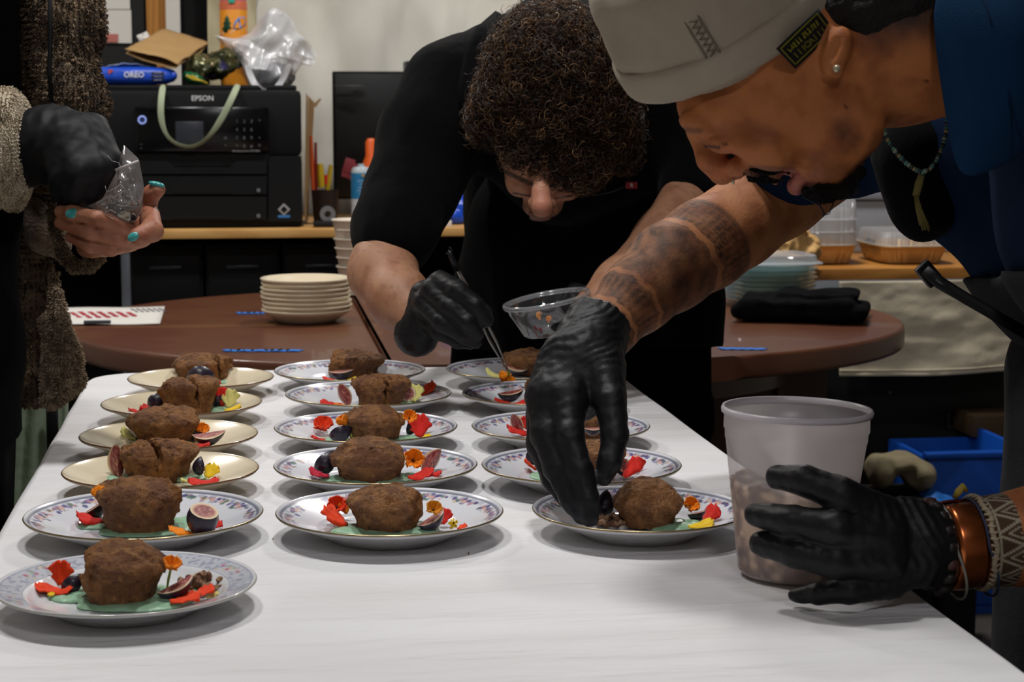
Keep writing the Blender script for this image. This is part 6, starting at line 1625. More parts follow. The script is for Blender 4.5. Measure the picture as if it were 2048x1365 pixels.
# stitched seam strip with embroidered zigzag on the crown
def on_ell(c, rad, M, u, lift=0):      # point on the ellipsoid along direction u
    u = N(u); q = u @ M; t = 1 / math.sqrt(((q / np.array(rad)) ** 2).sum()); return c + u * (t + lift)
b = MB(); ctr = cap0 + cn * rr_(40); cr = (rr_(215) + .001, rr_(212) + .001, rr_(232) + .001)
def cp(px, py, lift=.0006):
    o_ = P(px, py, 1.0) - CAM; o_ = N(o_); oc = (CAM - ctr) @ Mcap / np.array(cr); dd = (o_ @ Mcap) / np.array(cr)
    A, B_, C_ = dd @ dd, 2 * oc @ dd, oc @ oc - 1; disc = B_ * B_ - 4 * A * C_
    t = (-B_ - math.sqrt(max(disc, 0))) / (2 * A); return CAM + o_ * (t - lift)
for off in (-13, 13):
    pts_ = [cp(1362 + off + 66 * u, 4 + 108 * u - off * .5) for u in np.linspace(-.1, 1, 14)]; b.tube(pts_, .0007, n=5)
zz_ = [cp(1364 + 64 * u + (7 if i % 2 else -7), 6 + 104 * u + (-4 if i % 2 else 4)) for i, u in enumerate(np.linspace(0, 1, 19))]; b.tube(zz_, .0008, n=5)
b.build('seam_stitching', mat('cap_thread', '6f6555', rough=.9), c2, auto=None)
# patch
pk = [(1553, 98), (1636, 18), (1669, 62), (1590, 137)]
bandc, bandr = cap0 + cn * rr_(10), (rr_(250) + .0012, rr_(222) + .0012, rr_(243) + .0012)
def bp(px, py, lift=.0):
    o_ = N(P(px, py, 1.0) - CAM); oc = (CAM - bandc) @ Mcap / np.array(bandr); dd = (o_ @ Mcap) / np.array(bandr)
    A, B_, C_ = dd @ dd, 2 * oc @ dd, oc @ oc - 1; disc = B_ * B_ - 4 * A * C_
    t = (-B_ - math.sqrt(max(disc, 0))) / (2 * A); return CAM + o_ * (t - lift)
def patch(u, v, lift):
    a = np.array(pk, float); q = (a[0] * (1 - u) + a[1] * u) * (1 - v) + (a[3] * (1 - u) + a[2] * u) * v; return bp(q[0], q[1], lift)
pt_ = None
b = MB(); b.sheet(lambda u, v: patch(u, v, .0062), 12, 7); pt_ = b.build('patch', mat('patch_black', '0b0c0a', rough=.9), c2, auto=None); solidify(pt_, .0016)
def pline(u0, v0, u1, v1, w_): return [patch(u0 + (u1 - u0) * t, v0 + (v1 - v0) * t, .0077) for t in np.linspace(0, 1, 6)]
b = MB()
for (u0, v0, u1, v1) in ((.06, .1, .94, .1), (.94, .1, .94, .9), (.94, .9, .06, .9), (.06, .9, .06, .1)): b.tube(pline(u0, v0, u1, v1, 1), .0006, n=4)
b.build('patch_border', mat('patch_yellow', '7a7416', rough=.8), c2, auto=None)
for i in range(11):
    u = .12 + .76 * (i + .5) / 11; xd_ = N(patch(u + .03, .34, .0077) - patch(u - .03, .34, .0077)); yd_ = N(patch(u, .3, .0077) - patch(u, .4, .0077))
    scribble('patch_stitches', 1, patch(u, .34, .0077), xd_, yd_, .0058, mat('patch_yellow'), c2, i, (), .6, .14)
for i, ch in enumerate('IIIOAIII'):
    u = .13 + .76 * (i + .5) / 8; q = patch(u, .68, .0077); xd_ = N(patch(u + .03, .68, .0077) - patch(u - .03, .68, .0077)); yd_ = N(patch(u, .63, .0077) - patch(u, .73, .0077))
    lettering('patch_lettering', ch, q, xd_, yd_, .0085, mat('patch_olive', '5f5a18', rough=.8), c2, bold=.0002)

# shirt, tee, arms
S = SP([(1280, 700, 1.70), (1900, 150, 2.05)], .09, .0026)
LP(S, [(1800, 190, 1.88, 110), (1560, 385, 1.87, 88), (1475, 450, 1.85, 84), (1410, 490, 1.83, 88), (1340, 535, 1.80, 86), (1275, 592, 1.77, 72), (1215, 655, 1.745, 57), (1190, 690, 1.735, 54)], .01, .012)
S.limb([(P(1440, 400, 1.76), R(3, 1.76)), (P(1478, 470, 1.755), R(4, 1.76)), (P(1500, 520, 1.78), R(3, 1.76))], .006, sub=True)
aw, ae = P(1200, 668, 1.74), P(1440, 470, 1.84)
def arm2(p):
    n = fbm(p, .02, 4); c = mixc(lin('a8704a'), lin('8f5736'), sstep(-.3, .8, n))
    ax = ae - aw; L_ = np.linalg.norm(ax); ax = ax / L_; t = ((p - aw) @ ax) / L_; rad = (p - aw) - ((p - aw) @ ax)[:, None] * ax
    e1 = N(np.cross(ax, FWD)); e2 = np.cross(ax, e1); th = np.arctan2(rad @ e2, rad @ e1)
    on = sstep(-.3, -.2, t) * (1 - sstep(.93, .96, t)); zz = t + .02 * np.abs(((th * 5 / PI) % 1) * 2 - 1)
    pat = np.full(len(p), .78)
    pat = np.where((zz > .70) & (zz < .745), .12, pat)                              # bare band
    pat = np.where((zz > .75) & (zz < .93),   .55 + .33 * (((th * 9 / PI + t * 26) % 1 > .5) ^ ((th * 9 / PI - t * 26) % 1 > .5)), pat)   # woven lattice
    k_ = np.hypot(((t - .45) * 6), (((th + .4) * 1.3))); pat = np.where((k_ < 1.5) & (t < .7), .62 + .3 * (np.sin(k_ * 15) > 0), pat)   # spiral rosette
    pat = np.where((zz > .08) & (zz < .11), .2, pat); pat = np.where((zz > .26) & (zz < .285), .22, pat)
    pat = np.where((zz < .24) & (zz > .12), .65 + .25 * (((th * 14 / PI) % 1) > .5), pat)
    pat = np.where(zz < .06, .6 + .25 * (vnoise(p, .006, 3) > 0), pat)
    pat = pat * (.8 + .25 * fbm(p, .01, 8))
    return mixc(c, lin('1f1a1a'), np.clip(pat * on, 0, .93))
sdfobj('arm', S, M_skin2, c2, colf=arm2)
S = SP([(1850, 1180, 1.46), (2500, 900, 1.5)], .07, .004)
LP(S, [(1900, 1095, 1.45, 76), (2060, 1075, 1.46, 88), (2400, 980, 1.50, 112), (2420, 700, 1.5, 120)], .01, .02)
sdfobj('arm', S, M_skin2, c2, colf=lambda p: mixc(lin('b06c3e'), lin('925430'), sstep(-.3, .8, fbm(p, .02, 4))))
# tee + shirt
S = SDF(P(1700, 560, 1.62) - [.02, .2, .02], P(2150, 180, 1.62) + [.02, .2, .1], .004)
LP(S, [(1830, 300, 1.70, 88), (1850, 400, 1.71, 78)], .02)
S.noise(.003, .04)
sdfobj('tee_shirt', S, M_tee, c2)
S = SDF(P(1480, 900, 1.7) - [.02, .32, .02], P(2700, -150, 1.7) + [.04, .32, .02], .006)
LP(S, [(1568, 320, 1.83, 84), (1605, 302, 1.84, 100), (1720, 250, 1.85, 126), (1880, 220, 1.80, 150), (2050, 250, 1.70, 200)], .03)
LP(S, [(1960, 285, 1.74, 196), (2200, 460, 1.72, 250), (2430, 720, 1.70, 270)], .03)
LP(S, [(2130, 210, 1.56, 185), (2250, 430, 1.56, 240), (2450, 700, 1.56, 270)], .03)
LP(S, [(2012, 0, 1.53, 138), (2200, 120, 1.52, 170)], .03); LP(S, [(2200, 150, 1.46, 180), (2380, 330, 1.44, 150), (2460, 560, 1.46, 140)], .03)
LP(S, [(1815, 270, 1.60, 72), (1838, 340, 1.62, 62), (1850, 430, 1.635, 30)], .008, sub=True)       # open front
S.noise(.004, .06, 3); S.fn(lambda p, v: v + .003 * np.abs(vnoise(p * np.array([1, 1, .5]), .05, 6)), .03)
sdfobj('shirt', S, M_navy, c2)
# collar leaf
pl_ = [(1862, -60), (1866, 60), (1880, 160), (1895, 250), (1912, 362), (1960, 352), (2010, 330), (2060, 296), (2110, 270), (2110, -60)]
b = MB(); mid = (1985, 120)
ring = [P(x, y, 1.428 + .00025 * max(0, x - 1990) + .00003 * y) for x, y in pl_]; inn = [P(x * .6 + mid[0] * .4, y * .6 + mid[1] * .4, 1.42) for x, y in pl_]; k = len(pl_)
b.add(ring + inn + [P(*mid, 1.416)], [(i, (i + 1) % k, k + (i + 1) % k, k + i) for i in range(k)] + [(k + i, k + (i + 1) % k, 2 * k) for i in range(k)])
o = b.build('collar', M_collar, c2, auto=None); solidify(o, .003, 1); subsurf(o, 2)
b = MB(); b.tube([P(x, y, 1.417) for x, y in ((1965, -20), (1985, 60), (2008, 150), (2030, 240), (2046, 290))], .001, n=5); b.build('collar_seam', M_navy, c2, auto=None)
# apron bib, belt clip, legs
S = SDF(P(1800, 1000, 1.66) - [.02, .3, .02], P(2700, 480, 1.66) + [.06, .3, .02], .006)
LP(S, [(1960, 285, 1.72, 200), (2200, 460, 1.70, 257), (2430, 720, 1.68, 277)], .03); LP(S, [(2150, 220, 1.54, 188), (2250, 430, 1.54, 248), (2450, 700, 1.54, 277)], .03)
S.plane(P(1900, 548, 1.6), N(UP + RIGHT * .0), .004); S.noise(.004, .06, 9)
sdfobj('apron', S, M_denim, c2)
b = MB(); qb = P(1857, 548, 1.60); b.box(-np.array([.011, .004, .0075]), np.array([.011, .004, .0075]), bev=.003, M=Matrix.Rotation(math.radians(48), 3, 'Y')); b.v = [tuple(np.array(v) + qb) for v in b.v]; b.build('strap_buckle', M_black, c2)
b = MB(); b.tube([P(x, y, 1.58) for x, y in ((1850, 540), (1880, 566), (1920, 590), (1980, 625), (2060, 672))], [.005, .0055, .005, .005, .005], n=8, flat=.3, flatdir=tuple(-FWD)); b.build('apron_strap', M_black, c2, auto=None)
b = MB(); b.tube([P(1872, 560, 1.565), P(1884, 568, 1.565), P(1896, 574, 1.565)], .0009, n=5); b.build('buckle_edge', mat('grey_metal'), c2, auto=None)
hip = P(2260, 800, 1.62); 
S = SDF([hip[0] - .22, hip[1] - .24, .05], [hip[0] + .26, hip[1] + .24, hip[2] + .16], .008)
for dy in (-.085, .085): S.limb([(np.array([hip[0] + .02, hip[1] + dy, hip[2]]), .092), (np.array([hip[0] + .0, hip[1] + dy, .5]), .075), (np.array([hip[0] + .02, hip[1] + dy, .09]), .055)], .02)
S.fn(lambda p, v: v + .004 * vnoise(p * np.array([1.4, 1.4, .5]), .06, 6), .03)
sdfobj('trousers', S, M_denim, c2)
for dy in (-.085, .085):
    x, y = hip[0] + .02, hip[1] + dy; S = SDF([x - .24, y - .07, -.01], [x + .1, y + .07, .14], .006); S.limb([(np.array([x, y, .055]), .05), (np.array([x - .14, y, .036]), .04)], .02); S.plane((0, 0, .001), (0, 0, -1)); sdfobj('shoe', S, M_blackm, c2)
# necklace of beads with tassel
nk = [(1768, 262), (1775, 280), (1786, 297), (1798, 312), (1812, 326), (1828, 338), (1845, 345), (1860, 338), (1872, 322), (1881, 304), (1888, 284), (1893, 262), (1895, 240), (1893, 220)]
fine = []
for i in range(len(nk) - 1):
    for t in (0, .33, .66): fine.append((nk[i][0] + (nk[i + 1][0] - nk[i][0]) * t, nk[i][1] + (nk[i + 1][1] - nk[i][1]) * t))
rb_ = random.Random(3); BC = ['3f6a5e', '6a7a66', '1e2823', '7a6c46', '2c544c', '161c19']
for i, (x, y) in enumerate(fine):
    r_ = H2.r(rb_.uniform(4, 5.6)); b = MB(); q = P(x, y, 1.475); b.lathe([(.0001, -r_), (r_ * .7, -r_ * .7), (r_, 0), (r_ * .7, r_ * .7), (.0001, r_)], c=q, n=8)
    b.build('bead', mat('bead_' + BC[i % 6], BC[(i * 7) % 6], rough=.35), c2, auto=None)
b = MB()
for k in range(14): dx = rb_.uniform(-5, 5); b.tube([P(1832 + dx * .5, 392, 1.475), P(1838 + dx, 420, 1.47), P(1848 + dx * 1.8 + rb_.uniform(-3, 3), 456 + rb_.uniform(-6, 6), 1.475)], .0009, n=4)
b.tube([P(1845, 345, 1.478), P(1838, 368, 1.478), P(1832, 392, 1.476)], [.0022, .0035, .003], n=6)
b.build('tassel', mat('tassel_gold', '5d5222', rough=.8), c2, auto=None)
# right glove (far hand, pinching crumble)
S = glove('g', c2, [
    [(1135, 800, 1.68, 40), (1138, 870, 1.658, 29), (1158, 940, 1.648, 27), (1176, 1000, 1.642, 23), (1180, 1038, 1.640, 18)],
    [(1098, 800, 1.69, 42), (1096, 868, 1.675, 36), (1116, 935, 1.662, 30), (1145, 1000, 1.652, 24), (1163, 1034, 1.647, 17)],
    [(1088, 830, 1.71, 38), (1086, 890, 1.70, 32), (1110, 960, 1.69, 26), (1146, 1014, 1.675, 18)],
    [(1205, 735, 1.70, 46), (1220, 800, 1.675, 33), (1230, 870, 1.66, 27), (1220, 925, 1.652, 24), (1207, 956, 1.648, 17)]],
    [(1150, 750, 1.70, 84, 98, 40, 6), (1105, 800, 1.705, 50, 46, 36, 0), (1172, 690, 1.715, 64, 66, 44, 0)], [(1190, 640, 1.73)], h=.0022, k=.003)
LP(S, [(1170, 730, 1.712, 72), (1190, 668, 1.73, 62), (1200, 640, 1.737, 64)], .012); S.ell(P(1120, 790, 1.69), (R(62, 1.69), R(60, 1.69), R(46, 1.69)), HS(1.69).M(0), .014)
S.plane(P(1200, 636, 1.74), N(P(1200, 636, 1.74) - P(1165, 700, 1.72)) * 1.0 + 0, .003)
def wr2(p, n):
    px, py, d = proj(p); cuff = 1 - sstep(690, 760, py)
    return .0006 * (.4 - np.abs(vnoise(p, .013, 3)) * 1.3) + cuff * .0007 * (.5 + .8 * vnoise(p, .018, 2)) * np.sin((py + 22 * vnoise(p, .022, 8) + px * .35) * .36) + .0005 * vnoise(p, .005, 2)
sdfobj('glove', S, M_glove, c2, disp=wr2)
# left glove round the tub
S = glove('g', c2, [
    [(1760, 1035, 1.42, 46), (1680, 990, 1.405, 36), (1610, 962, 1.41, 31), (1556, 955, 1.425, 25)],
    [(1770, 1070, 1.41, 46), (1670, 1058, 1.395, 36), (1580, 1042, 1.405, 31), (1512, 1030, 1.425, 24)],
    [(1770, 1115, 1.41, 46), (1670, 1122, 1.40, 36), (1590, 1105, 1.405, 32), (1522, 1088, 1.425, 25)],
    [(1780, 1160, 1.43, 40), (1700, 1180, 1.41, 28), (1640, 1188, 1.415, 22), (1590, 1192, 1.43, 15)]],
    [(1805, 1085, 1.425, 88, 92, 46, 5), (1860, 1095, 1.44, 62, 76, 46, 0)], [(1900, 1095, 1.45)], h=.0022, k=.006)
LP(S, [(1840, 1095, 1.435, 80), (1893, 1098, 1.448, 82)], .008)
S.plane(P(1898, 1098, 1.448), RIGHT, .004); S.plane((0, 0, TZ + .001), (0, 0, -1), .002)
def wr3(p, n):
    px, py, d = proj(p); g = sstep(1700, 1780, px) * (1 - sstep(1860, 1900, px))
    return .0005 * (.4 - np.abs(vnoise(p, .013, 5)) * 1.3) + g * .0007 * (.4 + .9 * vnoise(p, .02, 2)) * np.sin((px * 1.0 - py * .38 + 26 * vnoise(p, .025, 8)) * .27) + .0005 * vnoise(p, .005, 2)
sdfobj('glove', S, M_glove, c2, disp=wr3)
# bracelets
wa, wb = P(1848, 1097, 1.447), P(2060, 1075, 1.46); wax = N(wb - wa); WM = frame(wax, UP)
def wp(t_px, th, r): c = wa + wax * H2.r(t_px) * .97; return c + (WM[:, 1] * math.cos(th) + WM[:, 2] * math.sin(th)) * r
bw = thing('bead_bracelet', wp(18, 0, 0), 'dark wooden bead bracelet at the cuff of the glove holding the tub', 'bracelet')
for k in range(17):
    th = 2 * PI * k / 17; q = wp(20, th, R(88, 1.45)); r_ = .0062; b = MB(); b.lathe([(.0001, -r_ * .8), (r_ * .75, -r_ * .6), (r_, 0), (r_ * .75, r_ * .6), (.0001, r_ * .8)], c=q, n=12)
    b.build('bead', mat('bead_wood', '1d1213', rough=.5) if k % 5 else mat('bead_wood2', '4a2c26', rough=.5), bw, auto=None)
o = MB(); o.sheet(lambda u, v: wp(40 + 62 * v, 2 * PI * u * .92 + .3, R(86, 1.45) + .0012 * math.sin(PI * v)), 48, 6)
o = o.build('copper_cuff', mat('copper', 'b5653a', rough=.25, metal=.95), auto=None); solidify(o, .0016); tag(o, 'wide shiny copper cuff bracelet between wooden beads and woven band', 'bracelet')
# woven band with diamond pattern, colour per vertex
nu, nv = 200, 46; vs = []; cols = []
for i in range(nu):
    for j in range(nv):
        u, v = i / nu, j / (nv - 1); th = 2 * PI * u; vs.append(wp(122 + 92 * v, th, R(88, 1.45) + .0012 * math.sin(PI * v) + .0003 * (((i + j) % 2) - .5)))
        a = (u * 12) % 1 - .5; w_ = v - .5; d_ = abs(a) * 1.0 + abs(w_) * .9; edge = abs(w_) > .45
        pale = (abs(d_ - .48) < .06) or (abs(d_ - .24) < .045) or d_ < .05 or edge
        cols.append(lin('a39a84') if pale else lin('4a3424'))
b = MB(); b.add(vs, [(i * nv + j, ((i + 1) % nu) * nv + j, ((i + 1) % nu) * nv + j + 1, i * nv + j + 1) for i in range(nu) for j in range(nv - 1)])
o = mkobj('woven_bracelet', b.v, b.f, mat('woven_thread', attr=True, rough=.9, bump=(900, .8, .001)), None, col=np.array(cols)); solidify(o, .0015); tag(o, 'brown and cream woven bracelet with diamond pattern on the wrist', 'bracelet')
b = MB(); pts_ = [wp(112 + 3 * math.sin(th * 9), th, R(92, 1.45)) for th in np.linspace(0, 2 * PI, 90, endpoint=False)]; b.tube(pts_, .0022, n=6, closed=True)
for k in range(46): th = 2 * PI * k / 46; b.tube([wp(103, th, R(93, 1.45)), wp(112, th + .05, R(97, 1.45)), wp(121, th + .02, R(93, 1.45))], .001, n=4)
o = b.build('braided_bracelet', mat('braid_cream', '9c8f78', rough=.9), auto=None); tag(o, 'thin braided cream cord bracelet beside the copper cuff', 'bracelet')
b = MB(); b.tube([wp(70, .05, R(95, 1.45)), wp(76, .12, R(108, 1.45)), wp(86, .1, R(118, 1.45)), wp(96, .02, R(106, 1.45))], [.002, .003, .0024, .002], n=6)
o = b.build('yellow_knot', mat('knot_yellow', 'a8923a', rough=.8), auto=None); tag(o, 'yellow thread knot standing up on top of the bracelets', 'thread')
for (t0, cl, nm, lb) in ((34, '8f8f86', 'cord_bracelet', 'pale thin cord looping loosely under the copper cuff'), (100, '2a3550', 'thread_bracelet', 'dark blue thread hanging from the wrist under the woven band')):
    b = MB(); b.tube([wp(t0 + 30 * max(0, -math.cos(th)), th, R(90, 1.45) + H2.r(18) * max(0, -math.cos(th)) ** 2) for th in np.linspace(0, 2 * PI, 60, endpoint=False)], .0011, n=5, closed=True)
    o = b.build(nm, mat('c' + cl, cl, rough=.8), auto=None); tag(o, lb, 'bracelet')

# ------------------------------------------------------------------ plastic tub of crumble
tb_f = T(1583, 1178, TZ); d_ = (tb_f - CAM) @ FWD; rB = R(106, d_ + .04); tb_f = T(1597, 1178, TZ); tc = tb_f + N([FWD[0], FWD[1], 0]) * rB
tb = thing('plastic_tub', (tc[0], tc[1], TZ), 'tall frosted plastic tub of walnut crumble gripped in a black glove', 'tub')
rT = R(152, d_ + .02); HT = Q(1600, 815, tc[1])[2] - TZ
tiltM = Matrix.Rotation(math.radians(1.2), 3, 'Y')
m_ = bpy.data.materials.new('tub_frosted'); m_.use_nodes = True; nt_ = m_.node_tree; nt_.nodes.clear(); ou = nt_.nodes.new('ShaderNodeOutputMaterial')
tr_ = nt_.nodes.new('ShaderNodeBsdfTransparent'); tr_.inputs[0].default_value = (.97, .95, .95, 1); df_ = nt_.nodes.new('ShaderNodeBsdfTranslucent'); df_.inputs[0].default_value = (.98, .94, .96, 1); d2_ = nt_.nodes.new('ShaderNodeBsdfDiffuse'); d2_.inputs[0].default_value = (.95, .9, .93, 1)
gl_ = nt_.nodes.new('ShaderNodeBsdfGlossy'); gl_.inputs['Roughness'].default_value = .35
a1, a2, a3 = (nt_.nodes.new('ShaderNodeMixShader') for _ in range(3)); a1.inputs[0].default_value = .3; a2.inputs[0].default_value = .50; a3.inputs[0].default_value = .05
lk = nt_.links; lk.new(df_.outputs[0], a1.inputs[1]); lk.new(d2_.outputs[0], a1.inputs[2]); lk.new(a1.outputs[0], a2.inputs[1]); lk.new(tr_.outputs[0], a2.inputs[2]); lk.new(a2.outputs[0], a3.inputs[1]); lk.new(gl_.outputs[0], a3.inputs[2]); lk.new(a3.outputs[0], ou.inputs[0])
b = MB(); prof = [(.0005, .001), (rB * .93, .001), (rB, .004), (rB + (rT - rB) * .75, HT * .80), (rB + (rT - rB) * .78, HT * .805), (rB + (rT - rB) * .80, HT * .86), (rB + (rT - rB) * .86, HT * .865), (rT * .955, HT * .965)]
b.lathe([(r, z + .0012) for r, z in prof], c=(tc[0], tc[1], TZ), n=72, M=tiltM); b.build('tub_wall', m_, tb, auto=None)
b = MB(); b.lathe([(rT * .955, HT * .965), (rT * .995, HT * .966), (rT, HT * .985), (rT * .985, HT), (rT * .955, HT), (rT * .955, HT * .965)], c=(tc[0], tc[1], TZ), n=72, M=tiltM); b.build('rim', mat('rim_frosted', 'c9c3c9', rough=.35), tb, auto=None)
S = SDF([tc[0] - rT, tc[1] - rT, TZ], [tc[0] + rT, tc[1] + rT, TZ + HT * .72], .0018)
gx = np.stack(np.meshgrid(*S.ax, indexing='ij'), -1) - np.array([tc[0], tc[1], TZ]); rad_ = np.hypot(gx[..., 0], gx[..., 1]); zz_ = gx[..., 2]
rl = rB + (rT - rB) * .75 * zz_ / (HT * .8) - .0022
top_ = HT * .56 + .012 * vnoise(gx, .03, 5)
S.v = np.maximum(np.maximum(rad_ - rl, zz_ - top_), .004 - zz_).astype('f')
S.fn(lambda p, v: v + .0022 * np.abs(vnoise(p, .006, 3)) + .0012 * vnoise(p, .003, 8), .008)
cf = lambda p: mixc(mixc(lin('80604a'), lin('e0c29e'), sstep(-.35, .45, vnoise(p, .006, 9))), lin('3a1c28'), sstep(.3, .6, vnoise(p, .011, 23)) * .7)
o = sdfobj('walnut_filling', S, mat('walnut_crumble'), colf=cf); tag(o, 'coarse walnut crumble filling the lower half of the frosted tub', 'crumble', kind='stuff')
q = P(1580, 985, d_ + .0) ; MB().box((0, 0, 0), (0.001, .001, .001))
# ------------------------------------------------------------------ person at the left in the fleece coat
H3 = HS(2.05)
c3 = thing('person', P(-80, 1900, 2.1) * [1, 1, 0], 'person in brown fleece coat with cream cuff holding a small clear bag', 'person')
def cr3(p): return mixc(lin('4a3b2c'), lin('6f5c47'), sstep(-.4, .6, fbm(p, .02, 4)))
M_fl = mat('fleece_brown', attr=True, rough=1, bump=(260, 1, .006), sheen=.2)
M_flc = mat('fleece_cream', attr=True, rough=1, bump=(260, 1, .006), sheen=.2)
S = SDF(P(-420, 860, 2.1) - [.02, .2, .02], P(260, -160, 2.1) + [.02, .2, .02], .006)
LP(S, [(105, -100, 2.10, 70), (128, 55, 2.08, 76), (118, 120, 2.07, 62), (140, 195, 2.07, 72), (110, 240, 2.09, 60)], .01)
LP(S, [(140, -60, 2.10, 42), (165, 70, 2.09, 38)], .01)
LP(S, [(152, 130, 2.09, 34), (165, 205, 2.09, 40), (120, 250, 2.10, 60)], .02)
LP(S, [(110, 150, 2.10, 50), (80, 330, 2.12, 50), (70, 480, 2.14, 42), (66, 640, 2.14, 38), (70, 775, 2.14, 40)], .02)
LP(S, [(-60, -80, 2.16, 140), (-80, 300, 2.18, 120), (-60, 760, 2.18, 100)], .03)
S.fn(lambda p, v: v + .007 * vnoise(p * np.array([1.3, 1, .7]), .035, 6) + .003 * np.abs(vnoise(p, .012, 2)), .03)
coat = sdfobj('coat', S, M_fl, c3, colf=cr3)
# lining turned out, lighter
S = SDF(P(60, 860, 2.1) - [.02, .06, .02], P(220, 500, 2.1) + [.02, .06, .02], .004)
LP(S, [(108, 552, 2.10, 7), (116, 640, 2.09, 18), (130, 715, 2.085, 29), (132, 758, 2.085, 31)], .008); LP(S, [(152, 762, 2.085, 16), (112, 792, 2.085, 20)], .008); LP(S, [(92, 640, 2.09, 8), (98, 800, 2.085, 14)], .006)
S.fn(lambda p, v: v + .003 * vnoise(p, .02, 6), .03)
lining = sdfobj('lining', S, M_flc, c3, colf=lambda p: mixc(lin('8a7864'), lin('ab987f'), sstep(-.4, .6, fbm(p, .02, 4))))
# cream cuff
S = SDF(P(-160, 480, 2.0) - [.02, .08, .02], P(100, 120, 2.0) + [.02, .08, .02], .004)
LP(S, [(-60, 290, 2.02, 112), (-5, 295, 1.99, 112)], .03); H3.E(S, 5, 295, 60, 66, 132, 100, -3, k=20)
S.fn(lambda p, v: v + .003 * vnoise(p, .02, 6), .03)
S.plane(P(66, 300, 2.0), RIGHT, .02)
cuff = sdfobj('cuff', S, M_flc, c3, colf=lambda p: mixc(lin('c8baa2'), lin('857660'), sstep(.35, .8, vnoise(p, .006, 9)) * .8))
# cuff trim of the bare hand's sleeve
S = SDF(P(70, 590, 2.05) - [.02, .1, .02], P(260, 420, 2.05) + [.02, .1, .02], .004)
LP(S, [(60, 430, 2.10, 38), (92, 470, 2.09, 38), (118, 492, 2.09, 26)], .01); sdfobj('sleeve', S, M_fl, c3, colf=cr3)
S = SDF(P(70, 590, 2.05) - [.02, .1, .02], P(260, 380, 2.05) + [.02, .1, .02], .0035)
LP(S, [(104, 420, 2.03, 7), (112, 470, 2.03, 8), (128, 512, 2.03, 9), (150, 532, 2.03, 10), (180, 530, 2.03, 9), (202, 512, 2.03, 8)], .004)
trim = sdfobj('sleeve_trim', S, M_flc, c3, colf=lambda p: mixc(lin('6f604c'), lin('857660'), sstep(-.4, .6, fbm(p, .02, 4))))
# fleece fibres as short blades
def fur(src, n, seed, L_, cols, par):
    rs = np.random.RandomState(seed); me = src.data; k = len(me.vertices)
    co = np.empty(k * 3, 'f'); me.vertices.foreach_get('co', co); nr = np.empty(k * 3, 'f'); me.vertex_normals.foreach_get('vector', nr)
    co = co.reshape(-1, 3) + np.array(absloc(src)); nr = nr.reshape(-1, 3)
    px, py, d = proj(co); vis = np.where(((nr @ -FWD) > -.35) & (px > -30))[0]
    ids = rs.choice(vis, n); p0 = co[ids]; nn_ = nr[ids]; cl = vnoise(p0, .014, seed)[:, None]; cl2 = vnoise(p0, .014, seed + 9)[:, None]
    dr = nn_ * .75 + rs.normal(0, .38, (n, 3)) + np.array([0, 0, -.45]) + RIGHT * cl * .7 + UP * cl2 * .7; dr /= np.linalg.norm(dr, axis=1)[:, None]
    sd = np.cross(dr, rs.normal(size=(n, 3))); sd /= np.linalg.norm(sd, axis=1)[:, None]; L = (L_ * rs.uniform(.6, 1.4, n))[:, None]; w_ = .0008
    V = np.stack([p0 - sd * w_, p0 + sd * w_, p0 + dr * L * .55 + sd * w_ * .8, p0 + dr * L * .55 - sd * w_ * .8, p0 + dr * L + np.array([0, 0, -1]) * L * .15], 1).reshape(-1, 3)
    i = np.arange(n) * 5; F = np.stack([i, i + 1, i + 2, i + 3], 1).tolist() + np.stack([i + 3, i + 2, i + 4], 1).tolist()
    pal = np.array([lin(c) for c in cols]); pk_ = pal[np.clip(((vnoise(p0, .006, seed + 4) + 1) * .5 * len(cols) + rs.normal(0, .6, n)).astype(int), 0, len(cols) - 1)]
    o = mkobj('fibres', V, F, mat('fibre', attr=True, rough=.9), par, smooth=False, col=np.repeat(pk_, 5, 0)); o['kind'] = 'stuff'
fur(coat, 80000, 1, .0042, ('2c2219', '4a3b2c', '6f5c47', '8f7b62'), coat)
fur(lining, 14000, 2, .0042, ('7a6854', '9c8a73', 'b8a68d'), lining)
fur(cuff, 26000, 3, .0024, ('9a8b74', 'c2b49c', 'd6cab4', 'e0d5c0'), cuff)
fur(trim, 4000, 4, .004, ('5a4c3a', '857660', '9c8c74'), trim)
# dark zip edge on coat
b = MB(); b.tube([P(x, y, 2.015) for x, y in ((100, -20), (101, 60), (99, 140), (103, 205))], .0025, n=6); b.build('coat_edge', M_blackm, c3, auto=None)
# black dress / trousers at the far left, sage skirt between coat and table
S = SDF(P(-420, 1110, 2.0) - [.02, .2, .5], P(70, -160, 2.0) + [.02, .25, .02], .007)
LP(S, [(-95, -120, 2.02, 140), (-100, 150, 2.02, 130)], .03); LP(S, [(-90, 420, 2.02, 118), (-90, 700, 1.98, 128), (-90, 1000, 1.9, 132)], .03); LP(S, [(-92, 150, 2.05, 120), (-90, 430, 2.05, 120)], .03)
S.fn(lambda p, v: v + .003 * vnoise(p * np.array([1.4, 1, .4]), .07, 6), .03)
g_ = np.stack(np.meshgrid(*S.ax, indexing='ij'), -1); S.v = np.maximum(S.v, (g_[..., 0] + .245) - np.clip((g_[..., 2] - .80) / .06, 0, 1)).astype('f')
sdfobj('dress', S, mat('dress_black', '030304', rough=1, spec=.05, bump=(10, .3, .02)), c3)
b = MB()
def skf(u, v):
    x = -40 + 172 * u; y = 770 + 330 * v; q = P(x, y, 2.42); q = q + FWD * .012 * math.sin(u * 15 + v * 2) ; return q
b.sheet(skf, 40, 20); o = b.build('skirt_panel', mat('sage_cloth', '8d9c86', rough=.9, bump=(15, .4, .02)), c3, auto=None); solidify(o, .004)
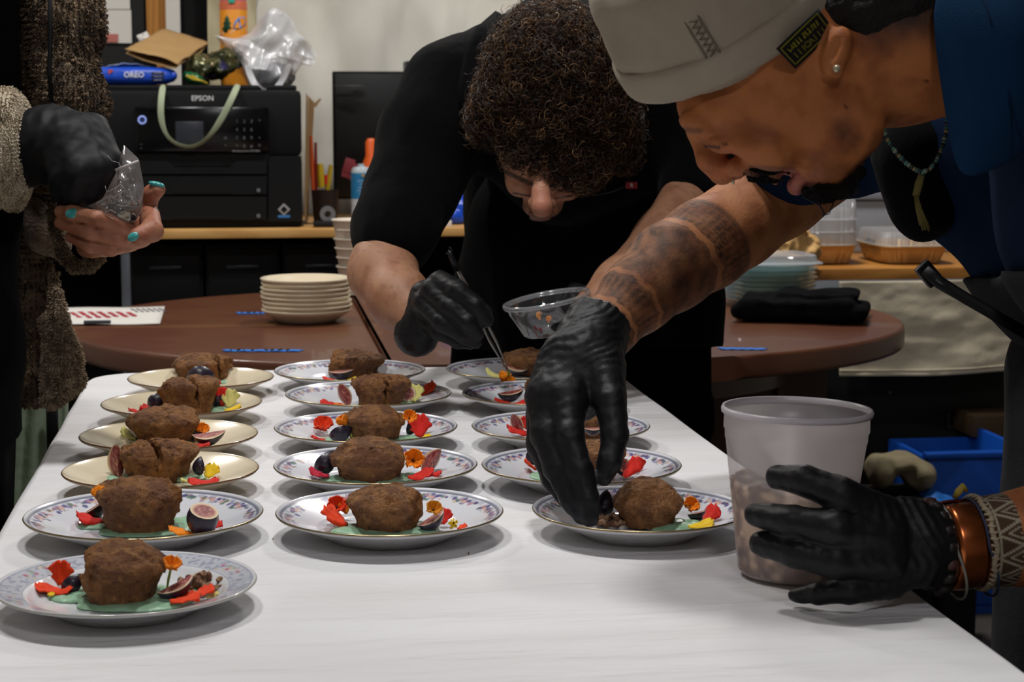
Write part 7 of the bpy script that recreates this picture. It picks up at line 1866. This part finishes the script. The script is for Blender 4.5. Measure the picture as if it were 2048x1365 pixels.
b = MB(); b.tube([P(103, 790, 2.38), P(106, 900, 2.38)], .0075, n=8); b.build('drawcord', M_blackm, c3, auto=None)
# legs and shoes outside the frame
bx_ = P(-90, 1000, 2.0) - [.12, 0, 0]; S = SDF([bx_[0] - .16, bx_[1] - .16, .0], [bx_[0] + .16, bx_[1] + .2, .62], .008)
for dy in (-.06, .08): S.limb([(np.array([bx_[0], bx_[1] + dy, .58]), .075), (np.array([bx_[0], bx_[1] + dy, .07]), .05)], .01)
sdfobj('trousers', S, mat('dress_black'), c3)
for dy in (-.06, .08):
    S = SDF([bx_[0] - .09, bx_[1] + dy - .07, -.01], [bx_[0] + .22, bx_[1] + dy + .07, .12], .006); S.limb([(np.array([bx_[0], bx_[1] + dy, .05]), .045), (np.array([bx_[0] + .10, bx_[1] + dy, .035]), .038)], .01); S.plane((0, 0, .001), (0, 0, -1)); sdfobj('shoe', S, M_blackm, c3)
S = SDF(P(-300, 50, 2.1) - [.05, .2, .05], P(60, -480, 2.1) + [.05, .2, .05], .006)
# head outside the frame, so that the figure is complete from a step aside
H3.E(S, -60, -330, 20, 135, 180, 150, k=0); H3.E(S, -10, -270, 20, 90, 120, 110, k=30); H3.L(S, [(-80, -250, 0, 90), (-100, -80, 0, 100)], k=20); H3.L(S, [(70, -320, 20, 16), (92, -280, 20, 22)], k=14)
sdfobj('head', S, M_skin1, c3, colf=arm1)
# gloved hand
S = glove('g', c3, [
    [(185, 262, 1.97, 36), (218, 325, 1.95, 28), (205, 375, 1.955, 22), (180, 398, 1.965, 16)],
    [(160, 268, 1.955, 38), (195, 335, 1.935, 29), (180, 385, 1.945, 23), (160, 402, 1.955, 17)],
    [(130, 275, 1.95, 38), (160, 345, 1.93, 30), (148, 388, 1.94, 23), (135, 400, 1.955, 18)],
    [(105, 285, 1.955, 36), (125, 350, 1.94, 28), (118, 385, 1.95, 21)],
    [(200, 290, 2.00, 28), (225, 345, 1.99, 22), (222, 390, 1.98, 16)]],
    [(135, 275, 1.97, 78, 56, 50, 12), (95, 290, 1.98, 50, 78, 52, 0), (150, 320, 1.965, 66, 58, 44, 10)], [(50, 300, 2.0)], h=.003, k=.008)
LP(S, [(110, 290, 1.98, 72), (40, 298, 2.0, 80)], .01)
def wr4(p, n):
    px, py, d = proj(p); return .0010 * (.35 - np.abs(vnoise(p * np.array([1.5, 1, .8]), .022, 3)) * 1.2) + .0006 * np.sin((px * .8 + py * .5 + 14 * vnoise(p, .03, 8)) * .22) * (1 - sstep(150, 210, px)) + .0005 * vnoise(p, .006, 2)
sdfobj('glove', S, mat('glove_vinyl', '101115', rough=.6, spec=.3, bump=(30, .3, .004)), c3, disp=wr4)
# bare hand with teal nails
S = glove('g', c3, [
    [(288, 458, 1.985, 24), (245, 452, 1.945, 17), (195, 437, 1.93, 15.5), (145, 426, 1.938, 15), (120, 423, 1.95, 12)],
    [(280, 474, 1.985, 22), (235, 477, 1.945, 15.5), (180, 465, 1.94, 14.5), (120, 446, 1.955, 12)],
    [(262, 486, 1.99, 18), (222, 500, 1.952, 13), (180, 493, 1.95, 12.5), (140, 474, 1.965, 11)],
    [(300, 430, 1.965, 20), (304, 462, 1.93, 22), (276, 473, 1.918, 18)],
    [(292, 450, 1.99, 24), (295, 412, 1.975, 18), (304, 387, 1.965, 17), (316, 380, 1.96, 15)]],
    [(262, 468, 1.995, 46, 30, 28, 10), (205, 476, 2.0, 44, 28, 26, 14)], [(150, 480, 2.02)], h=.002, k=.0018)
LP(S, [(215, 484, 1.995, 28), (178, 492, 2.03, 26)], .01)
sdfobj('hand', S, M_skin1, c3, colf=lambda p: mixc(mixc(lin('a87258'), lin('935a42'), sstep(-.3, .7, fbm(p, .012, 4))), lin('8a4c38'), sstep(.35, .8, vnoise(p, .006, 9)) * .35))
M_nail = mat('nail_teal', '3f9c9c', rough=.25, coat=.4)
for (x, y, d, r1, r2, r3, a) in ((145, 427, 1.9305, 15, 10, 5, -8), (267, 474, 1.9105, 13, 9, 5, -25), (313, 369, 1.956, 17, 6, 8, 14)):
    S = SDF(P(x, y, d) - .02, P(x, y, d) + .02, .0008); S.ell(P(x, y, d), (R(r1, d), R(r2, d), R(r3, d)), HS(d).M(a)); sdfobj('fingernail', S, M_nail, c3)
# clear zip bag
zb = thing('zip_bag', P(235, 430, 1.93), 'small clear zip bag with dark contents between bare hand and black glove', 'bag')
cs = [(248, 290), (278, 318), (288, 372), (284, 425), (262, 446), (222, 440), (176, 412), (205, 398), (232, 345)]
c0 = np.array([240, 385.])
def zf(u, v, off):
    n = len(cs); t = u * n; i = int(t) % n; f = t - int(t); q = np.array(cs[i]) * (1 - f) + np.array(cs[(i + 1) % n]) * f; q = c0 + (q - c0) * v
    dd = 1.935 + off * (1 - v * v) * .02; z = .006 * float(vnoise(np.array([q[0] * .03, q[1] * .03, off]), 1.0)) + .004 * abs(float(vnoise(np.array([q[0] * .09, q[1] * .09, off + 4]), 1.0)))
    return P(q[0], q[1], dd + z)
M_zip = thin_clear('zip_clear', haze=.2, rough=.16, hazecol=(.6, .56, .56))
b = MB(); b.sheet(lambda u, v: zf(u, v, -1), 60, 22, closeu=True); b.build('front_film', M_zip, zb, auto=None)
b = MB(); b.sheet(lambda u, v: zf(u, v, 1), 60, 22, closeu=True); b.build('back_film', M_zip, zb, auto=None)
b = MB(); b.tube([P(231, 341, 1.915), P(255, 331, 1.912), P(277, 322, 1.915)], .0014, n=6); b.build('zip_strip', mat('zip_white', 'b9b4b2', rough=.4), zb, auto=None)
b = MB(); rr2 = random.Random(8)
for k in range(4):
    pts_ = [P(215 + 80 * rr2.random(), 330 + 100 * rr2.random(), 1.912)]
    for j in range(4): pts_.append(pts_[-1] + RIGHT * rr2.uniform(-.008, .008) + UP * rr2.uniform(-.008, .008))
    b.tube(pts_, .00022, n=4)
b.build('film_creases', mat('zip_white'), zb, auto=None)
S = SDF(P(200, 450, 1.95) - .02, P(290, 390, 1.95) + .02, .002)
for (x, y, r_) in ((255, 428, 18), (238, 420, 16), (268, 418, 14), (245, 436, 13), (225, 412, 12)): S.ell(P(x, y, 1.94), (R(r_, 1.94),) * 3, k=.003)
S.noise(.002, .008)
o = sdfobj('dried_fruit', S, mat('fruit_dark', '0f0b0c', rough=.35)); tag(o, 'dark fruit pieces inside the small clear zip bag', 'fruit', kind='stuff')
